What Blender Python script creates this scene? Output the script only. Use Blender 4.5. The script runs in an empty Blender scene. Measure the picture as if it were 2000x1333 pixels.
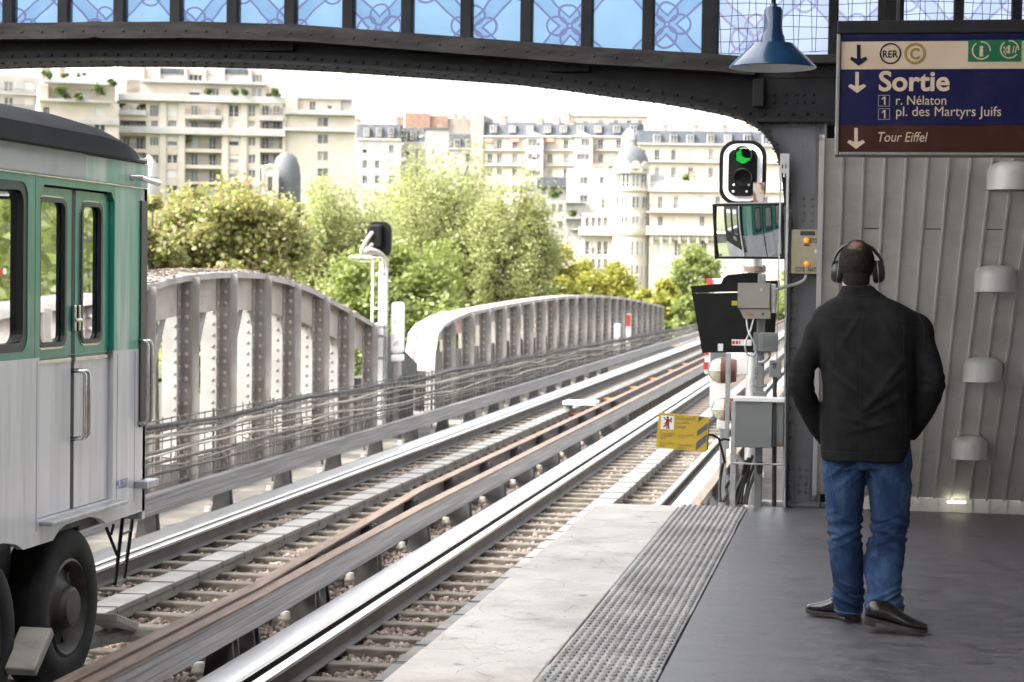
import bpy, bmesh, math, random
import numpy as np
from mathutils import Vector, Matrix, noise
from mathutils.bvhtree import BVHTree
R=math.radians
random.seed(7); RNG=np.random.default_rng(11)
S=bpy.context.scene; COL=S.collection
# ------------------------------------------------------------------ camera
FPX=3889.0; ROLL=R(0.80)
_u,_v=690.0,118.5
_u,_v=_u*math.cos(ROLL)-_v*math.sin(ROLL), _u*math.sin(ROLL)+_v*math.cos(ROLL)   # horizon point of the track direction, levelled
YAW=math.atan(_u/FPX); PIT=math.atan(_v/FPX*math.cos(YAW)*1.0); EYE=1.6
fw=Vector((-math.sin(YAW)*math.cos(PIT),math.cos(YAW)*math.cos(PIT),-math.sin(PIT)))
_r=Vector((math.cos(YAW),math.sin(YAW),0)); _up=_r.cross(fw)
rt=_r*math.cos(ROLL)+_up*math.sin(ROLL); up=_up*math.cos(ROLL)-_r*math.sin(ROLL)
cam=bpy.data.cameras.new('camera'); camo=bpy.data.objects.new('camera',cam); COL.objects.link(camo)
camo.matrix_world=Matrix(((rt.x,up.x,-fw.x,0),(rt.y,up.y,-fw.y,0),(rt.z,up.z,-fw.z,EYE),(0,0,0,1)))
cam.sensor_width=36; cam.lens=FPX*36/2000; cam.clip_start=0.05; cam.clip_end=3000
cam.dof.use_dof=True; cam.dof.focus_distance=10.2; cam.dof.aperture_fstop=5.6
S.camera=camo
# ------------------------------------------------------------------ light
SUN_AZ=(-0.80,-0.42); SUN_EL=R(44)
w=bpy.data.worlds.new('World'); S.world=w; w.use_nodes=True
nt=w.node_tree; bg=nt.nodes['Background']; sky=nt.nodes.new('ShaderNodeTexSky'); sky.sky_type='NISHITA'
sky.sun_disc=False; sky.sun_elevation=SUN_EL; sky.sun_rotation=math.atan2(SUN_AZ[0],SUN_AZ[1])
sky.dust_density=5.0; sky.air_density=1.0; sky.ozone_density=0.6
hs_=nt.nodes.new('ShaderNodeHueSaturation'); hs_.inputs['Saturation'].default_value=.22; hs_.inputs['Value'].default_value=1.45   # thin white cloud
nt.links.new(sky.outputs[0],hs_.inputs['Color']); nt.links.new(hs_.outputs[0],bg.inputs[0]); bg.inputs[1].default_value=0.15
sl=bpy.data.lights.new('sun','SUN'); sl.energy=1.5; sl.angle=R(14); sl.color=(1,.95,.87)
so=bpy.data.objects.new('sun',sl); COL.objects.link(so)
_d=Vector((SUN_AZ[0],SUN_AZ[1],0)).normalized()*math.cos(SUN_EL)+Vector((0,0,math.sin(SUN_EL)))
so.rotation_euler=_d.to_track_quat('Z','Y').to_euler(); so.location=(-40,-20,60)
S.view_settings.view_transform='Standard'; S.view_settings.look='None'; S.view_settings.gamma=1
S.view_settings.exposure=1.95
S.cycles.max_bounces=8; S.cycles.transparent_max_bounces=12
# ------------------------------------------------------------------ reading positions: where a sight line meets a plane of the place
def ray(x,y): return fw+rt*((x-1000)/FPX)+up*((666.5-y)/FPX)
E0=Vector((0,0,EYE))
def onz(x,y,z): d=ray(x,y); return E0+d*((z-EYE)/d.z)
def onY(x,y,Y): d=ray(x,y); return E0+d*(Y/d.y)
def onX(x,y,X): d=ray(x,y); return E0+d*(X/d.x)
# ------------------------------------------------------------------ materials
def mat(name,c1,c2=None,scale=6,rough=.6,metal=0,bump=0,bscale=None,stretch=(1,1,1),grime=None,gscale=1.5,gamt=.5,rvar=0,spec=.5,coat=0,detail=6,island=False,contrast=(.35,.65),speck=None):
    m=bpy.data.materials.new(name); m.use_nodes=True; t=m.node_tree; N=t.nodes; L=t.links; b=N['Principled BSDF']
    b.inputs['Roughness'].default_value=rough; b.inputs['Metallic'].default_value=metal; b.inputs['Specular IOR Level'].default_value=spec
    if coat: b.inputs['Coat Weight'].default_value=coat; b.inputs['Coat Roughness'].default_value=.1
    c1=tuple(c1)+(1,); 
    if c2 is None: b.inputs['Base Color'].default_value=c1
    c2=tuple(c2)+(1,) if c2 else c1
    tc=N.new('ShaderNodeTexCoord'); mp=N.new('ShaderNodeMapping'); mp.inputs['Scale'].default_value=stretch; L.new(tc.outputs['Object'],mp.inputs[0])
    nz=N.new('ShaderNodeTexNoise'); nz.inputs['Scale'].default_value=scale; nz.inputs['Detail'].default_value=detail; L.new(mp.outputs[0],nz.inputs[0])
    rp=N.new('ShaderNodeMapRange'); rp.inputs[1].default_value=contrast[0]; rp.inputs[2].default_value=contrast[1]; L.new(nz.outputs[0],rp.inputs[0])
    fac=rp.outputs[0]
    if island:
        g=N.new('ShaderNodeNewGeometry'); fac=g.outputs['Random Per Island']
    mx=N.new('ShaderNodeMix'); mx.data_type='RGBA'; mx.inputs[6].default_value=c1; mx.inputs[7].default_value=c2; L.new(fac,mx.inputs[0]); out=mx.outputs[2]
    if grime:
        n2=N.new('ShaderNodeTexNoise'); n2.inputs['Scale'].default_value=gscale; n2.inputs['Detail'].default_value=9; n2.inputs['Roughness'].default_value=.7; L.new(mp.outputs[0],n2.inputs[0])
        r2=N.new('ShaderNodeMapRange'); r2.inputs[1].default_value=.48; r2.inputs[2].default_value=.72; r2.inputs[4].default_value=gamt; L.new(n2.outputs[0],r2.inputs[0])
        m2=N.new('ShaderNodeMix'); m2.data_type='RGBA'; m2.inputs[7].default_value=tuple(grime)+(1,); L.new(out,m2.inputs[6]); L.new(r2.outputs[0],m2.inputs[0]); out=m2.outputs[2]
    for sp_ in (speck or []):      # (colour, scale, threshold): scattered spots and scuffs
        n5=N.new('ShaderNodeTexNoise'); n5.inputs['Scale'].default_value=sp_[1]; n5.inputs['Detail'].default_value=3; L.new(tc.outputs['Object'],n5.inputs[0])
        r5=N.new('ShaderNodeMapRange'); r5.inputs[1].default_value=sp_[2]; r5.inputs[2].default_value=sp_[2]+.05; r5.inputs[4].default_value=.75; L.new(n5.outputs[0],r5.inputs[0])
        m5=N.new('ShaderNodeMix'); m5.data_type='RGBA'; m5.inputs[7].default_value=tuple(sp_[0])+(1,); L.new(out,m5.inputs[6]); L.new(r5.outputs[0],m5.inputs[0]); out=m5.outputs[2]
    L.new(out,b.inputs['Base Color'])
    if rvar:
        r3=N.new('ShaderNodeMapRange'); r3.inputs[3].default_value=max(0,rough-rvar); r3.inputs[4].default_value=min(1,rough+rvar); L.new(nz.outputs[0],r3.inputs[0]); L.new(r3.outputs[0],b.inputs['Roughness'])
    if bump:
        n4=N.new('ShaderNodeTexNoise'); n4.inputs['Scale'].default_value=bscale or scale*4; n4.inputs['Detail'].default_value=5; L.new(mp.outputs[0],n4.inputs[0])
        bp=N.new('ShaderNodeBump'); bp.inputs['Strength'].default_value=bump; bp.inputs['Distance'].default_value=.01; L.new(n4.outputs[0],bp.inputs['Height']); L.new(bp.outputs[0],b.inputs['Normal'])
    return m
def leafmat(name,cols,trans=.45):
    m=bpy.data.materials.new(name); m.use_nodes=True; t=m.node_tree; N=t.nodes; L=t.links; N.clear()
    o=N.new('ShaderNodeOutputMaterial'); g=N.new('ShaderNodeNewGeometry'); cr=N.new('ShaderNodeValToRGB'); L.new(g.outputs['Random Per Island'],cr.inputs[0])
    el=cr.color_ramp.elements
    while len(el)<len(cols): el.new(.5)
    for i,c in enumerate(cols): el[i].position=i/(len(cols)-1); el[i].color=tuple(c)+(1,)
    d=N.new('ShaderNodeBsdfDiffuse'); tr=N.new('ShaderNodeBsdfTranslucent'); gl=N.new('ShaderNodeBsdfGlossy'); gl.inputs['Roughness'].default_value=.45; gl.inputs[0].default_value=(.5,.5,.5,1)
    L.new(cr.outputs[0],d.inputs[0]); L.new(cr.outputs[0],tr.inputs[0])
    a=N.new('ShaderNodeMixShader'); a.inputs[0].default_value=trans; L.new(d.outputs[0],a.inputs[1]); L.new(tr.outputs[0],a.inputs[2])
    b=N.new('ShaderNodeMixShader'); b.inputs[0].default_value=.06; L.new(a.outputs[0],b.inputs[1]); L.new(gl.outputs[0],b.inputs[2]); L.new(b.outputs[0],o.inputs[0])
    return m
def emit(name,c,s):
    m=bpy.data.materials.new(name); m.use_nodes=True; b=m.node_tree.nodes['Principled BSDF']; b.inputs['Base Color'].default_value=tuple(c)+(1,)
    b.inputs['Emission Color'].default_value=tuple(c)+(1,); b.inputs['Emission Strength'].default_value=s; return m
def glassmat(name,tint,refl=.25,thru=.4,rough=.03):
    m=bpy.data.materials.new(name); m.use_nodes=True; t=m.node_tree; N=t.nodes; L=t.links; N.clear()
    o=N.new('ShaderNodeOutputMaterial'); tr=N.new('ShaderNodeBsdfTransparent'); tr.inputs[0].default_value=tuple(c*thru for c in tint)+(1,)
    gl=N.new('ShaderNodeBsdfGlossy'); gl.inputs['Roughness'].default_value=rough; gl.inputs[0].default_value=(.95,.97,1,1)
    lw=N.new('ShaderNodeLayerWeight'); lw.inputs[0].default_value=.5; mr=N.new('ShaderNodeMapRange'); mr.inputs[3].default_value=refl; mr.inputs[4].default_value=1.0; L.new(lw.outputs['Fresnel'],mr.inputs[0])
    x=N.new('ShaderNodeMixShader'); L.new(mr.outputs[0],x.inputs[0]); L.new(tr.outputs[0],x.inputs[1]); L.new(gl.outputs[0],x.inputs[2]); L.new(x.outputs[0],o.inputs[0]); return m
# ------------------------------------------------------------------ mesh builder
class MB:
    def __init__(s): s.v=[]; s.f=[]; s.m=[]
    def add(s,v,f,m=0):
        o=len(s.v); s.v+= [tuple(p) for p in v]; s.f+=[tuple(i+o for i in q) for q in f]; s.m+=[m]*len(f); return s
    def box(s,x0,x1,y0,y1,z0,z1,m=0,M=None):
        v=[Vector((x,y,z)) for z in (z0,z1) for y in (y0,y1) for x in (x0,x1)]
        if M is not None: v=[M@p for p in v]
        return s.add(v,[(0,2,3,1),(4,5,7,6),(0,1,5,4),(2,6,7,3),(0,4,6,2),(1,3,7,5)],m)
    def bbox(s,x0,x1,y0,y1,z0,z1,b=.01,m=0,M=None):   # box with chamfered edges
        x0,x1=min(x0,x1),max(x0,x1); y0,y1=min(y0,y1),max(y0,y1); z0,z1=min(z0,z1),max(z0,z1)
        bm=bmesh.new(); bmesh.ops.create_cube(bm,size=1)
        for q in bm.verts: q.co=Vector(((x0+x1)/2+q.co.x*(x1-x0),(y0+y1)/2+q.co.y*(y1-y0),(z0+z1)/2+q.co.z*(z1-z0)))
        bmesh.ops.bevel(bm,geom=list(bm.edges),offset=min(b,(x1-x0)*.45,(y1-y0)*.45,(z1-z0)*.45),segments=2,affect='EDGES',profile=.5)
        return s.bm(bm,m,M)
    def bm(s,bm,m=0,M=None):
        bm.verts.ensure_lookup_table(); v=[(M@q.co if M is not None else q.co.copy()) for q in bm.verts]
        for i,q in enumerate(bm.verts): q.index=i
        f=[tuple(x.index for x in q.verts) for q in bm.faces]; bm.free(); return s.add(v,f,m)
    def tube(s,pts,r,n=8,m=0,cap=True):
        P=[Vector(p) for p in pts]; rr=r if isinstance(r,(list,tuple)) else [r]*len(P); v=[]; pn=None
        for i,p in enumerate(P):
            t=(P[min(i+1,len(P)-1)]-P[max(i-1,0)]).normalized()
            if pn is None:
                a=Vector((0,0,1)) if abs(t.z)<.9 else Vector((1,0,0)); pn=t.cross(a).normalized()
            else:
                pn=(pn-t*pn.dot(t)).normalized()
            b=t.cross(pn)
            for k in range(n):
                q=2*math.pi*k/n; v.append(p+(pn*math.cos(q)+b*math.sin(q))*rr[i])
        f=[(i*n+k,i*n+(k+1)%n,(i+1)*n+(k+1)%n,(i+1)*n+k) for i in range(len(P)-1) for k in range(n)]
        if cap: f+=[tuple(range(n))[::-1],tuple((len(P)-1)*n+k for k in range(n))]
        return s.add(v,f,m)
    def lathe(s,prof,n=24,M=None,m=0,a0=0,a1=2*math.pi):
        full=abs(a1-a0-2*math.pi)<1e-6; k=n if full else n+1; v=[]
        for r,z in prof:
            for i in range(k):
                a=a0+(a1-a0)*i/n; v.append(Vector((r*math.cos(a),r*math.sin(a),z)))
        if M is not None: v=[M@p for p in v]
        f=[(j*k+i,j*k+(i+1)%k,(j+1)*k+(i+1)%k,(j+1)*k+i) for j in range(len(prof)-1) for i in range(n)]
        return s.add(v,f,m)
    def sweep(s,prof,path,m=0,closed=True):   # prof: (dx,dz) pairs, path: (x,y,z) points running along y
        n=len(prof); v=[(p[0]+a,p[1],p[2]+b) for p in path for a,b in prof]
        f=[(i*n+k,i*n+(k+1)%n,(i+1)*n+(k+1)%n,(i+1)*n+k) for i in range(len(path)-1) for k in range(n if closed else n-1)]
        if closed: f+=[tuple(range(n))[::-1],tuple((len(path)-1)*n+k for k in range(n))]
        return s.add(v,f,m)
    def rivets(s,pts,nrm,r=.014,m=0):
        nrm=Vector(nrm).normalized(); a=nrm.cross(Vector((0,0,1)) if abs(nrm.z)<.9 else Vector((1,0,0))).normalized(); b=nrm.cross(a)
        for p in pts:
            p=Vector(p); v=[]
            for rr,h in ((1,0),(.75,.5)):
                for k in range(7): q=k*2*math.pi/7; v.append(p+(a*math.cos(q)+b*math.sin(q))*r*rr+nrm*r*h)
            v.append(p+nrm*r*.75)
            s.add(v,[(k,(k+1)%7,7+(k+1)%7,7+k) for k in range(7)]+[(7+k,7+(k+1)%7,14) for k in range(7)],m)
        return s
    def plate(s,outline,holes,t,M,m=0):       # flat plate with holes: (u,v) outline, thickness t along w
        cu=bpy.data.curves.new('c','CURVE'); cu.dimensions='2D'; cu.fill_mode='BOTH'; cu.extrude=t/2
        for pl in [outline]+list(holes):
            sp=cu.splines.new('POLY'); sp.points.add(len(pl)-1); sp.use_cyclic_u=True
            for q,p in zip(sp.points,pl): q.co=(p[0],p[1],0,1)
        o=bpy.data.objects.new('c',cu); me=bpy.data.meshes.new_from_object(o)
        s.add([M@v.co for v in me.vertices],[tuple(p.vertices) for p in me.polygons],m)
        bpy.data.objects.remove(o); bpy.data.meshes.remove(me); bpy.data.curves.remove(cu); return s
    def wallgrid(s,R0,holes,t,M,m=0):      # wall sheet with rectangular openings and their reveals, thickness t along w
        us=sorted(set([R0[0],R0[2]]+[q for h in holes for q in (h[0],h[2])])); vs=sorted(set([R0[1],R0[3]]+[q for h in holes for q in (h[1],h[3])]))
        for v0,v1 in zip(vs,vs[1:]):
            vm=(v0+v1)/2; hh=[h for h in holes if h[1]<vm<h[3]]; st=None
            for u0,u1 in zip(us,us[1:]):
                um=(u0+u1)/2; ins=any(h[0]<um<h[2] for h in hh)
                if not ins and st is None: st=u0
                if st is not None and (ins or u1==us[-1]):
                    e=u0 if ins else u1; s.add([M@Vector(p) for p in ((st,v0,t/2),(e,v0,t/2),(e,v1,t/2),(st,v1,t/2))],[(0,1,2,3)],m); st=None
        for a,b,c,d in list(holes)+[(R0[0],R0[1],R0[2],R0[3])]:
            q=[(a,b),(c,b),(c,d),(a,d)]; s.add([M@Vector((x,y,w_)) for w_ in (t/2,-t/2) for x,y in q],[(k,(k+1)%4,4+(k+1)%4,4+k) for k in range(4)],m)
        return s
    def build(s,name,mats,parent=None,smooth=False,local=False,origin=None):
        me=bpy.data.meshes.new(name); mats=mats if isinstance(mats,(list,tuple)) else [mats]
        V=np.array(s.v,dtype=float)
        if parent is not None: off=np.zeros(3) if local else np.array(parent.get('wo',(0,0,0)))
        else:
            off=np.array(origin,dtype=float) if origin is not None else np.array([(V[:,0].min()+V[:,0].max())/2,(V[:,1].min()+V[:,1].max())/2,V[:,2].min()])
        me.from_pydata((V-off).tolist(),[],s.f)
        for q in mats: me.materials.append(q)
        me.polygons.foreach_set('material_index',s.m)
        if smooth: me.polygons.foreach_set('use_smooth',[True]*len(s.f))
        me.update(); o=bpy.data.objects.new(name,me); COL.objects.link(o)
        if parent is not None: o.parent=parent; o['wo']=tuple(parent.get('wo',(0,0,0))) if not local else (0,0,0)
        else: o.location=off; o['wo']=tuple(float(q) for q in off)
        if smooth=='auto':
            bm=bmesh.new(); bm.from_mesh(me)
            for e in bm.edges:
                if len(e.link_faces)==2 and e.calc_face_angle(0)>R(38): e.smooth=False
            bm.to_mesh(me); bm.free()
        return o
def tag(o,label=None,cat=None,group=None,kind=None):
    if label: o['label']=label
    if cat: o['category']=cat
    if group: o['group']=group
    if kind: o['kind']=kind
    return o
def thing(name,loc,label,cat,group=None,rz=0):
    o=bpy.data.objects.new(name,None); COL.objects.link(o); o.location=loc; o.rotation_euler=(0,0,rz); o.empty_display_size=.2; o['wo']=tuple(loc)
    return tag(o,label,cat,group)
def copy_tree(o,parent=None):
    c=o.copy(); COL.objects.link(c); c.parent=parent
    for ch in list(o.children): copy_tree(ch,c)
    return c
def rrect(x0,y0,x1,y1,r,n=5):
    p=[]
    for cx,cy,a in ((x1-r,y1-r,0),(x0+r,y1-r,90),(x0+r,y0+r,180),(x1-r,y0+r,270)):
        for k in range(n+1): q=R(a+90*k/n); p.append((cx+r*math.cos(q),cy+r*math.sin(q)))
    return p
XZ=lambda y:Matrix(((1,0,0,0),(0,0,-1,y),(0,1,0,0),(0,0,0,1)))    # (u,v,w) -> x=u, z=v, w towards the viewer (-y)
YZ=lambda x:Matrix(((0,0,1,x),(1,0,0,0),(0,1,0,0),(0,0,0,1)))     # (u,v,w) -> y=u, z=v, w towards +x
def text_into(mb,s,x0,z0,x1,z1,M,t=.002,m=0,bold=0,shear=0):      # lettering that fills the given rectangle of the plane M
    cu=bpy.data.curves.new('t','FONT'); cu.body=s; cu.extrude=.0; cu.offset=bold; cu.shear=shear; cu.resolution_u=4
    o=bpy.data.objects.new('t',cu); me=bpy.data.meshes.new_from_object(o); V=np.array([v.co[:] for v in me.vertices])
    a,b=V.min(0),V.max(0); sx=(x1-x0)/(b[0]-a[0]); sz=(z1-z0)/(b[1]-a[1])
    mb.add([M@Vector((x0+(v[0]-a[0])*sx,z0+(v[1]-a[1])*sz,t)) for v in V],[tuple(p.vertices) for p in me.polygons],m)
    bpy.data.objects.remove(o); bpy.data.meshes.remove(me); bpy.data.curves.remove(cu)
def interp(pts,x):
    if x<=pts[0][0]: return pts[0][1]
    for (a,b),(c,d) in zip(pts,pts[1:]):
        if x<=c: return b+(d-b)*(x-a)/(c-a)
    return pts[-1][1]
# ------------------------------------------------------------------ shared materials
m_conc=mat('pale_concrete',(.37,.348,.318),(.47,.447,.415),scale=2.2,rough=.8,bump=.35,bscale=60,grime=(.22,.20,.175),gscale=3.5,gamt=.65,speck=[((.16,.145,.13),30,.66),((.20,.185,.165),7,.68)])
m_floor=mat('asphalt_floor',(.066,.064,.072),(.108,.104,.113),scale=9,rough=.40,bump=.35,bscale=160,stretch=(.8,2.2,1),grime=(.145,.14,.14),gscale=3.2,gamt=.45,speck=[((.035,.034,.036),26,.63),((.19,.185,.18),38,.66),((.045,.044,.046),4,.64)],rvar=.15)
m_tact=mat('tactile_paving',(.20,.196,.19),(.31,.305,.295),scale=3,rough=.55,bump=.2,grime=(.12,.11,.10),gscale=5,gamt=.7,speck=[((.10,.095,.09),26,.64)])
m_ball=mat('ballast_stone',(.085,.063,.050),(.35,.28,.235),rough=.9,island=True)
m_bed=mat('ballast_bed',(.09,.075,.065),(.17,.14,.12),scale=30,rough=1,bump=.6)
m_wood=mat('sleeper_wood',(.095,.08,.062),(.19,.165,.135),scale=9,rough=.9,bump=.5,stretch=(1,9,9),grime=(.07,.06,.05),gscale=4)
m_roll=mat('polished_steel',(.80,.79,.78),(.92,.91,.90),scale=3,rough=.30,metal=1,stretch=(40,.6,40),grime=(.5,.46,.42),gscale=2,gamt=.3,rvar=.06)
m_rail=mat('rail_side_steel',(.05,.045,.042),(.10,.085,.075),scale=6,rough=.65,metal=.3,stretch=(1,.4,1))
m_rust=mat('rusty_steel',(.12,.082,.060),(.20,.145,.112),scale=5,rough=.75,metal=.15,stretch=(6,.5,6),bump=.2,grime=(.10,.07,.055),gscale=2)
m_guide=mat('worn_guide_steel',(.15,.14,.14),(.28,.265,.26),scale=3,rough=.45,metal=.5,stretch=(1,.25,14),grime=(.12,.095,.08),gscale=2,gamt=.5)
m_brk=mat('bracket_steel',(.05,.05,.05),(.10,.095,.09),scale=8,rough=.7)
m_insul=mat('insulator_cream',(.55,.50,.42),(.66,.62,.54),scale=8,rough=.5,grime=(.25,.2,.15),gamt=.5)
m_black=mat('black_rubber',(.012,.012,.013),(.022,.022,.023),scale=20,rough=.6)
m_gird=mat('bridge_paint',(.25,.23,.215),(.35,.33,.31),scale=2.5,rough=.7,bump=.15,grime=(.20,.165,.145),gscale=1.8,gamt=.65)
m_gird2=mat('bridge_paint_inner',(.31,.28,.255),(.42,.38,.345),scale=2,rough=.75,grime=(.22,.18,.155),gscale=2.4,gamt=.7)
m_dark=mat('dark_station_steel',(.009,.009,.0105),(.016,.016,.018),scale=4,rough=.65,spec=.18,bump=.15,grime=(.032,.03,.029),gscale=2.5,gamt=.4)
m_col=mat('grey_column_paint',(.075,.075,.083),(.125,.125,.135),scale=4,rough=.55,bump=.35,bscale=70,stretch=(1,1,.45),grime=(.055,.045,.04),gscale=4,gamt=.7)
m_grey=mat('grey_box_paint',(.14,.15,.147),(.19,.20,.195),scale=3,rough=.55,bump=.1,grime=(.12,.12,.115),gscale=3,gamt=.5)
m_beige=mat('beige_box_paint',(.19,.18,.15),(.25,.235,.20),scale=3,rough=.55,grime=(.17,.15,.12),gscale=4,gamt=.4)
m_blackp=mat('black_paint',(.004,.004,.0045),(.008,.008,.0085),scale=6,rough=.4,spec=.2)
m_white=mat('white_paint',(.72,.71,.69),(.80,.79,.77),scale=5,rough=.5,grime=(.45,.42,.38),gscale=3,gamt=.3)
m_red=mat('red_paint',(.50,.04,.025),(.42,.05,.03),scale=6,rough=.5)
m_cable=mat('cable_sheath',(.15,.135,.12),(.25,.23,.205),scale=7,rough=.7)
m_cabled=mat('dark_cable_sheath',(.025,.025,.025),(.05,.048,.046),scale=7,rough=.6)
m_cablel=mat('cream_cable_sheath',(.40,.36,.30),(.50,.45,.39),scale=5,rough=.7)
m_wire=mat('weathered_wire',(.10,.09,.08),(.18,.16,.145),scale=12,rough=.6,metal=.4)
m_galv=mat('galvanised_steel',(.32,.32,.32),(.46,.46,.46),scale=9,rough=.45,metal=.7)
# ================================================================== THE SETTING: track bed, platform, deck, ground
TC1,TC2=-3.0,-5.86; ZR=-.97
def struct(name,mb,m,smooth=False): return tag(mb.build(name,m,smooth=smooth),kind='structure')
m_ground=mat('riverside_ground',(.05,.07,.02),(.10,.12,.045),scale=.08,rough=1)
m_water=mat('river_water',(.05,.07,.06),(.07,.09,.08),scale=.2,rough=.15,bump=.4,bscale=.8)
struct('ground',MB().add([(-900,-300,-9.5),(900,-300,-9.5),(900,1500,-9.5),(-900,1500,-9.5)],[(0,1,2,3)]),m_ground)
struct('river',MB().add([(-700,95,-9.3),(700,95,-9.3),(700,185,-9.3),(-700,185,-9.3)],[(0,1,2,3)]),m_water)
hb=MB(); gx=[-500+40*i for i in range(26)]; gy=[190+25*i for i in range(14)]
hb.add([(x,y,-9.2+ (y-190)*.035+2.0*noise.noise(Vector((x*.01,y*.01,3)))) for y in gy for x in gx],[(j*26+i,j*26+i+1,(j+1)*26+i+1,(j+1)*26+i) for j in range(13) for i in range(25)])
struct('hillside',hb,m_ground,smooth=True)
m_asph=mat('deck_plate',(.06,.055,.05),(.11,.10,.09),scale=3,rough=.85)
struct('viaduct_deck',MB().box(-9.3,.5,14.5,150,-2.2,-1.75),m_asph)
struct('track_bed',MB().box(-8.6,-1.95,-12,34.5,-1.7,-1.26),m_bed)
m_kerb=mat('old_concrete',(.15,.138,.12),(.25,.232,.205),scale=2,rough=.9,bump=.3,grime=(.15,.13,.11),gscale=2.5,gamt=.6)
struct('deck_kerb',MB().bbox(-7.95,-7.35,-12,150,-1.6,-1.15,.02),m_kerb)
# platform
pf=MB(); pf.box(-.78,7.5,-14,14.18,-.30,0); struct('platform_floor',pf,m_floor)
m_plwall=mat('platform_wall',(.16,.15,.14),(.26,.25,.23),scale=2,rough=.9,bump=.3)
struct('platform_base',MB().box(-1.95,7.5,-14,14.1,-1.7,-.303),m_plwall)
eb=MB(); y=14.0; k=0
while y>-12:
    L=[1.9,1.7,2.1,1.8][k%4]; eb.bbox(-1.84+random.uniform(-.004,.004),-1.262,y-L+.006,y,-.30,random.uniform(-.001,.002),.008); y-=L; k+=1
rc=random.Random(5)
for i in range(75):      # cracks and worn lines in the edge stones
    x,y=rc.uniform(-1.80,-1.30),rc.uniform(5,13.9); a=rc.choice([rc.uniform(-.5,.5),rc.uniform(-.5,.5),rc.uniform(1.1,2.0)]); n=rc.randint(3,9); P=[]
    for k in range(n):
        P.append((x,y)); a+=rc.uniform(-.45,.45); x+=math.cos(a)*.035; y+=math.sin(a)*.05; x=min(max(x,-1.825),-1.272)
    w_=rc.uniform(.0006,.0016)
    for (xa,ya),(xb,yb) in zip(P,P[1:]):
        d=math.hypot(xb-xa,yb-ya) or 1; nx,ny=-(yb-ya)/d*w_,(xb-xa)/d*w_; eb.add([(xa-nx,ya-ny,.0035),(xb-nx,yb-ny,.0035),(xb+nx,yb+ny,.0035),(xa+nx,ya+ny,.0035)],[(0,1,2,3)],1)
m_crack=mat('crack_dirt',(.10,.09,.08),(.24,.22,.20),scale=9,rough=1)
tag(eb.build('platform_edge',[m_conc,m_crack]),kind='structure')
tb=MB(); y=14.02; k=0
while y>1.5:
    L=.662; z=.004+random.uniform(0,.003); tb.bbox(-1.254+random.uniform(-.004,.004),-.785+random.uniform(-.005,.003),y-L+.008,y,-.1,z,.006)
    for i in range(12):
        for j in range(9):
            cx=-1.225+i*.0375; cy=y-.040-j*.0725+(.018 if i%2 else 0); tb.lathe([(.0150,z-.001),(.0115,z+.0075),(.004,z+.0100)],7,Matrix.Translation((cx,cy,0))@Matrix.Diagonal((1,1.55,1,1)))
    y-=L; k+=1
struct('tactile_strip',tb,m_tact)
struct('platform_end_kerb',MB().bbox(-.7,7.5,14.18,14.3,-.3,.03,.01),m_conc)
# the boarded step just beyond the platform end
o=MB()
for i in range(3): o.bbox(-1.95,-.75,14.05+i*.17,14.21+i*.17,-.16,-.10,.006)
tag(o.build('boarded_step',m_wood),'low brown wooden step at the far end of the platform edge','step')
# sleepers, one by one
slp=MB().bbox(-1.25,1.25,-.065,.065,-.14,0,.012).build('sleeper',m_wood,origin=(0,0,0)); me_s=slp.data
yy=3.0; first=True
cnt=0
for tc in (TC1,TC2):
    yy=6.6 if tc==TC1 else 10.4
    lim=34.0
    while yy<lim:
        o=slp if first else slp.copy()
        if not first: COL.objects.link(o)
        first=False
        o.location=(tc+random.uniform(-.03,.03),yy,-1.135+random.uniform(-.012,.008)); o.rotation_euler=(0,0,random.uniform(-.008,.008))
        tag(o,'weathered timber sleeper lying in the pinkish ballast under the near track' if tc==TC1 else 'weathered timber sleeper lying in the pinkish ballast under the far track','sleeper','sleepers in the ballast of the near track' if tc==TC1 else 'sleepers in the ballast of the far track')
        yy+=.54+random.uniform(-.02,.02)
slb=MB().bbox(-1.25,1.25,-.07,.07,-.16,0,.01).build('sleeper',m_wood,origin=(0,0,0))
f2=True
for tc in (TC1,TC2):
    yy=34.9
    while yy<88:
        o=slb if f2 else slb.copy()
        if not f2: COL.objects.link(o)
        f2=False; o.location=(tc,yy,-1.14); tag(o,'timber sleeper over the open bridge deck, near track' if tc==TC1 else 'timber sleeper over the open bridge deck, far track','sleeper','sleepers on the open deck of the near track' if tc==TC1 else 'sleepers on the open deck of the far track')
        yy+=.76
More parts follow.
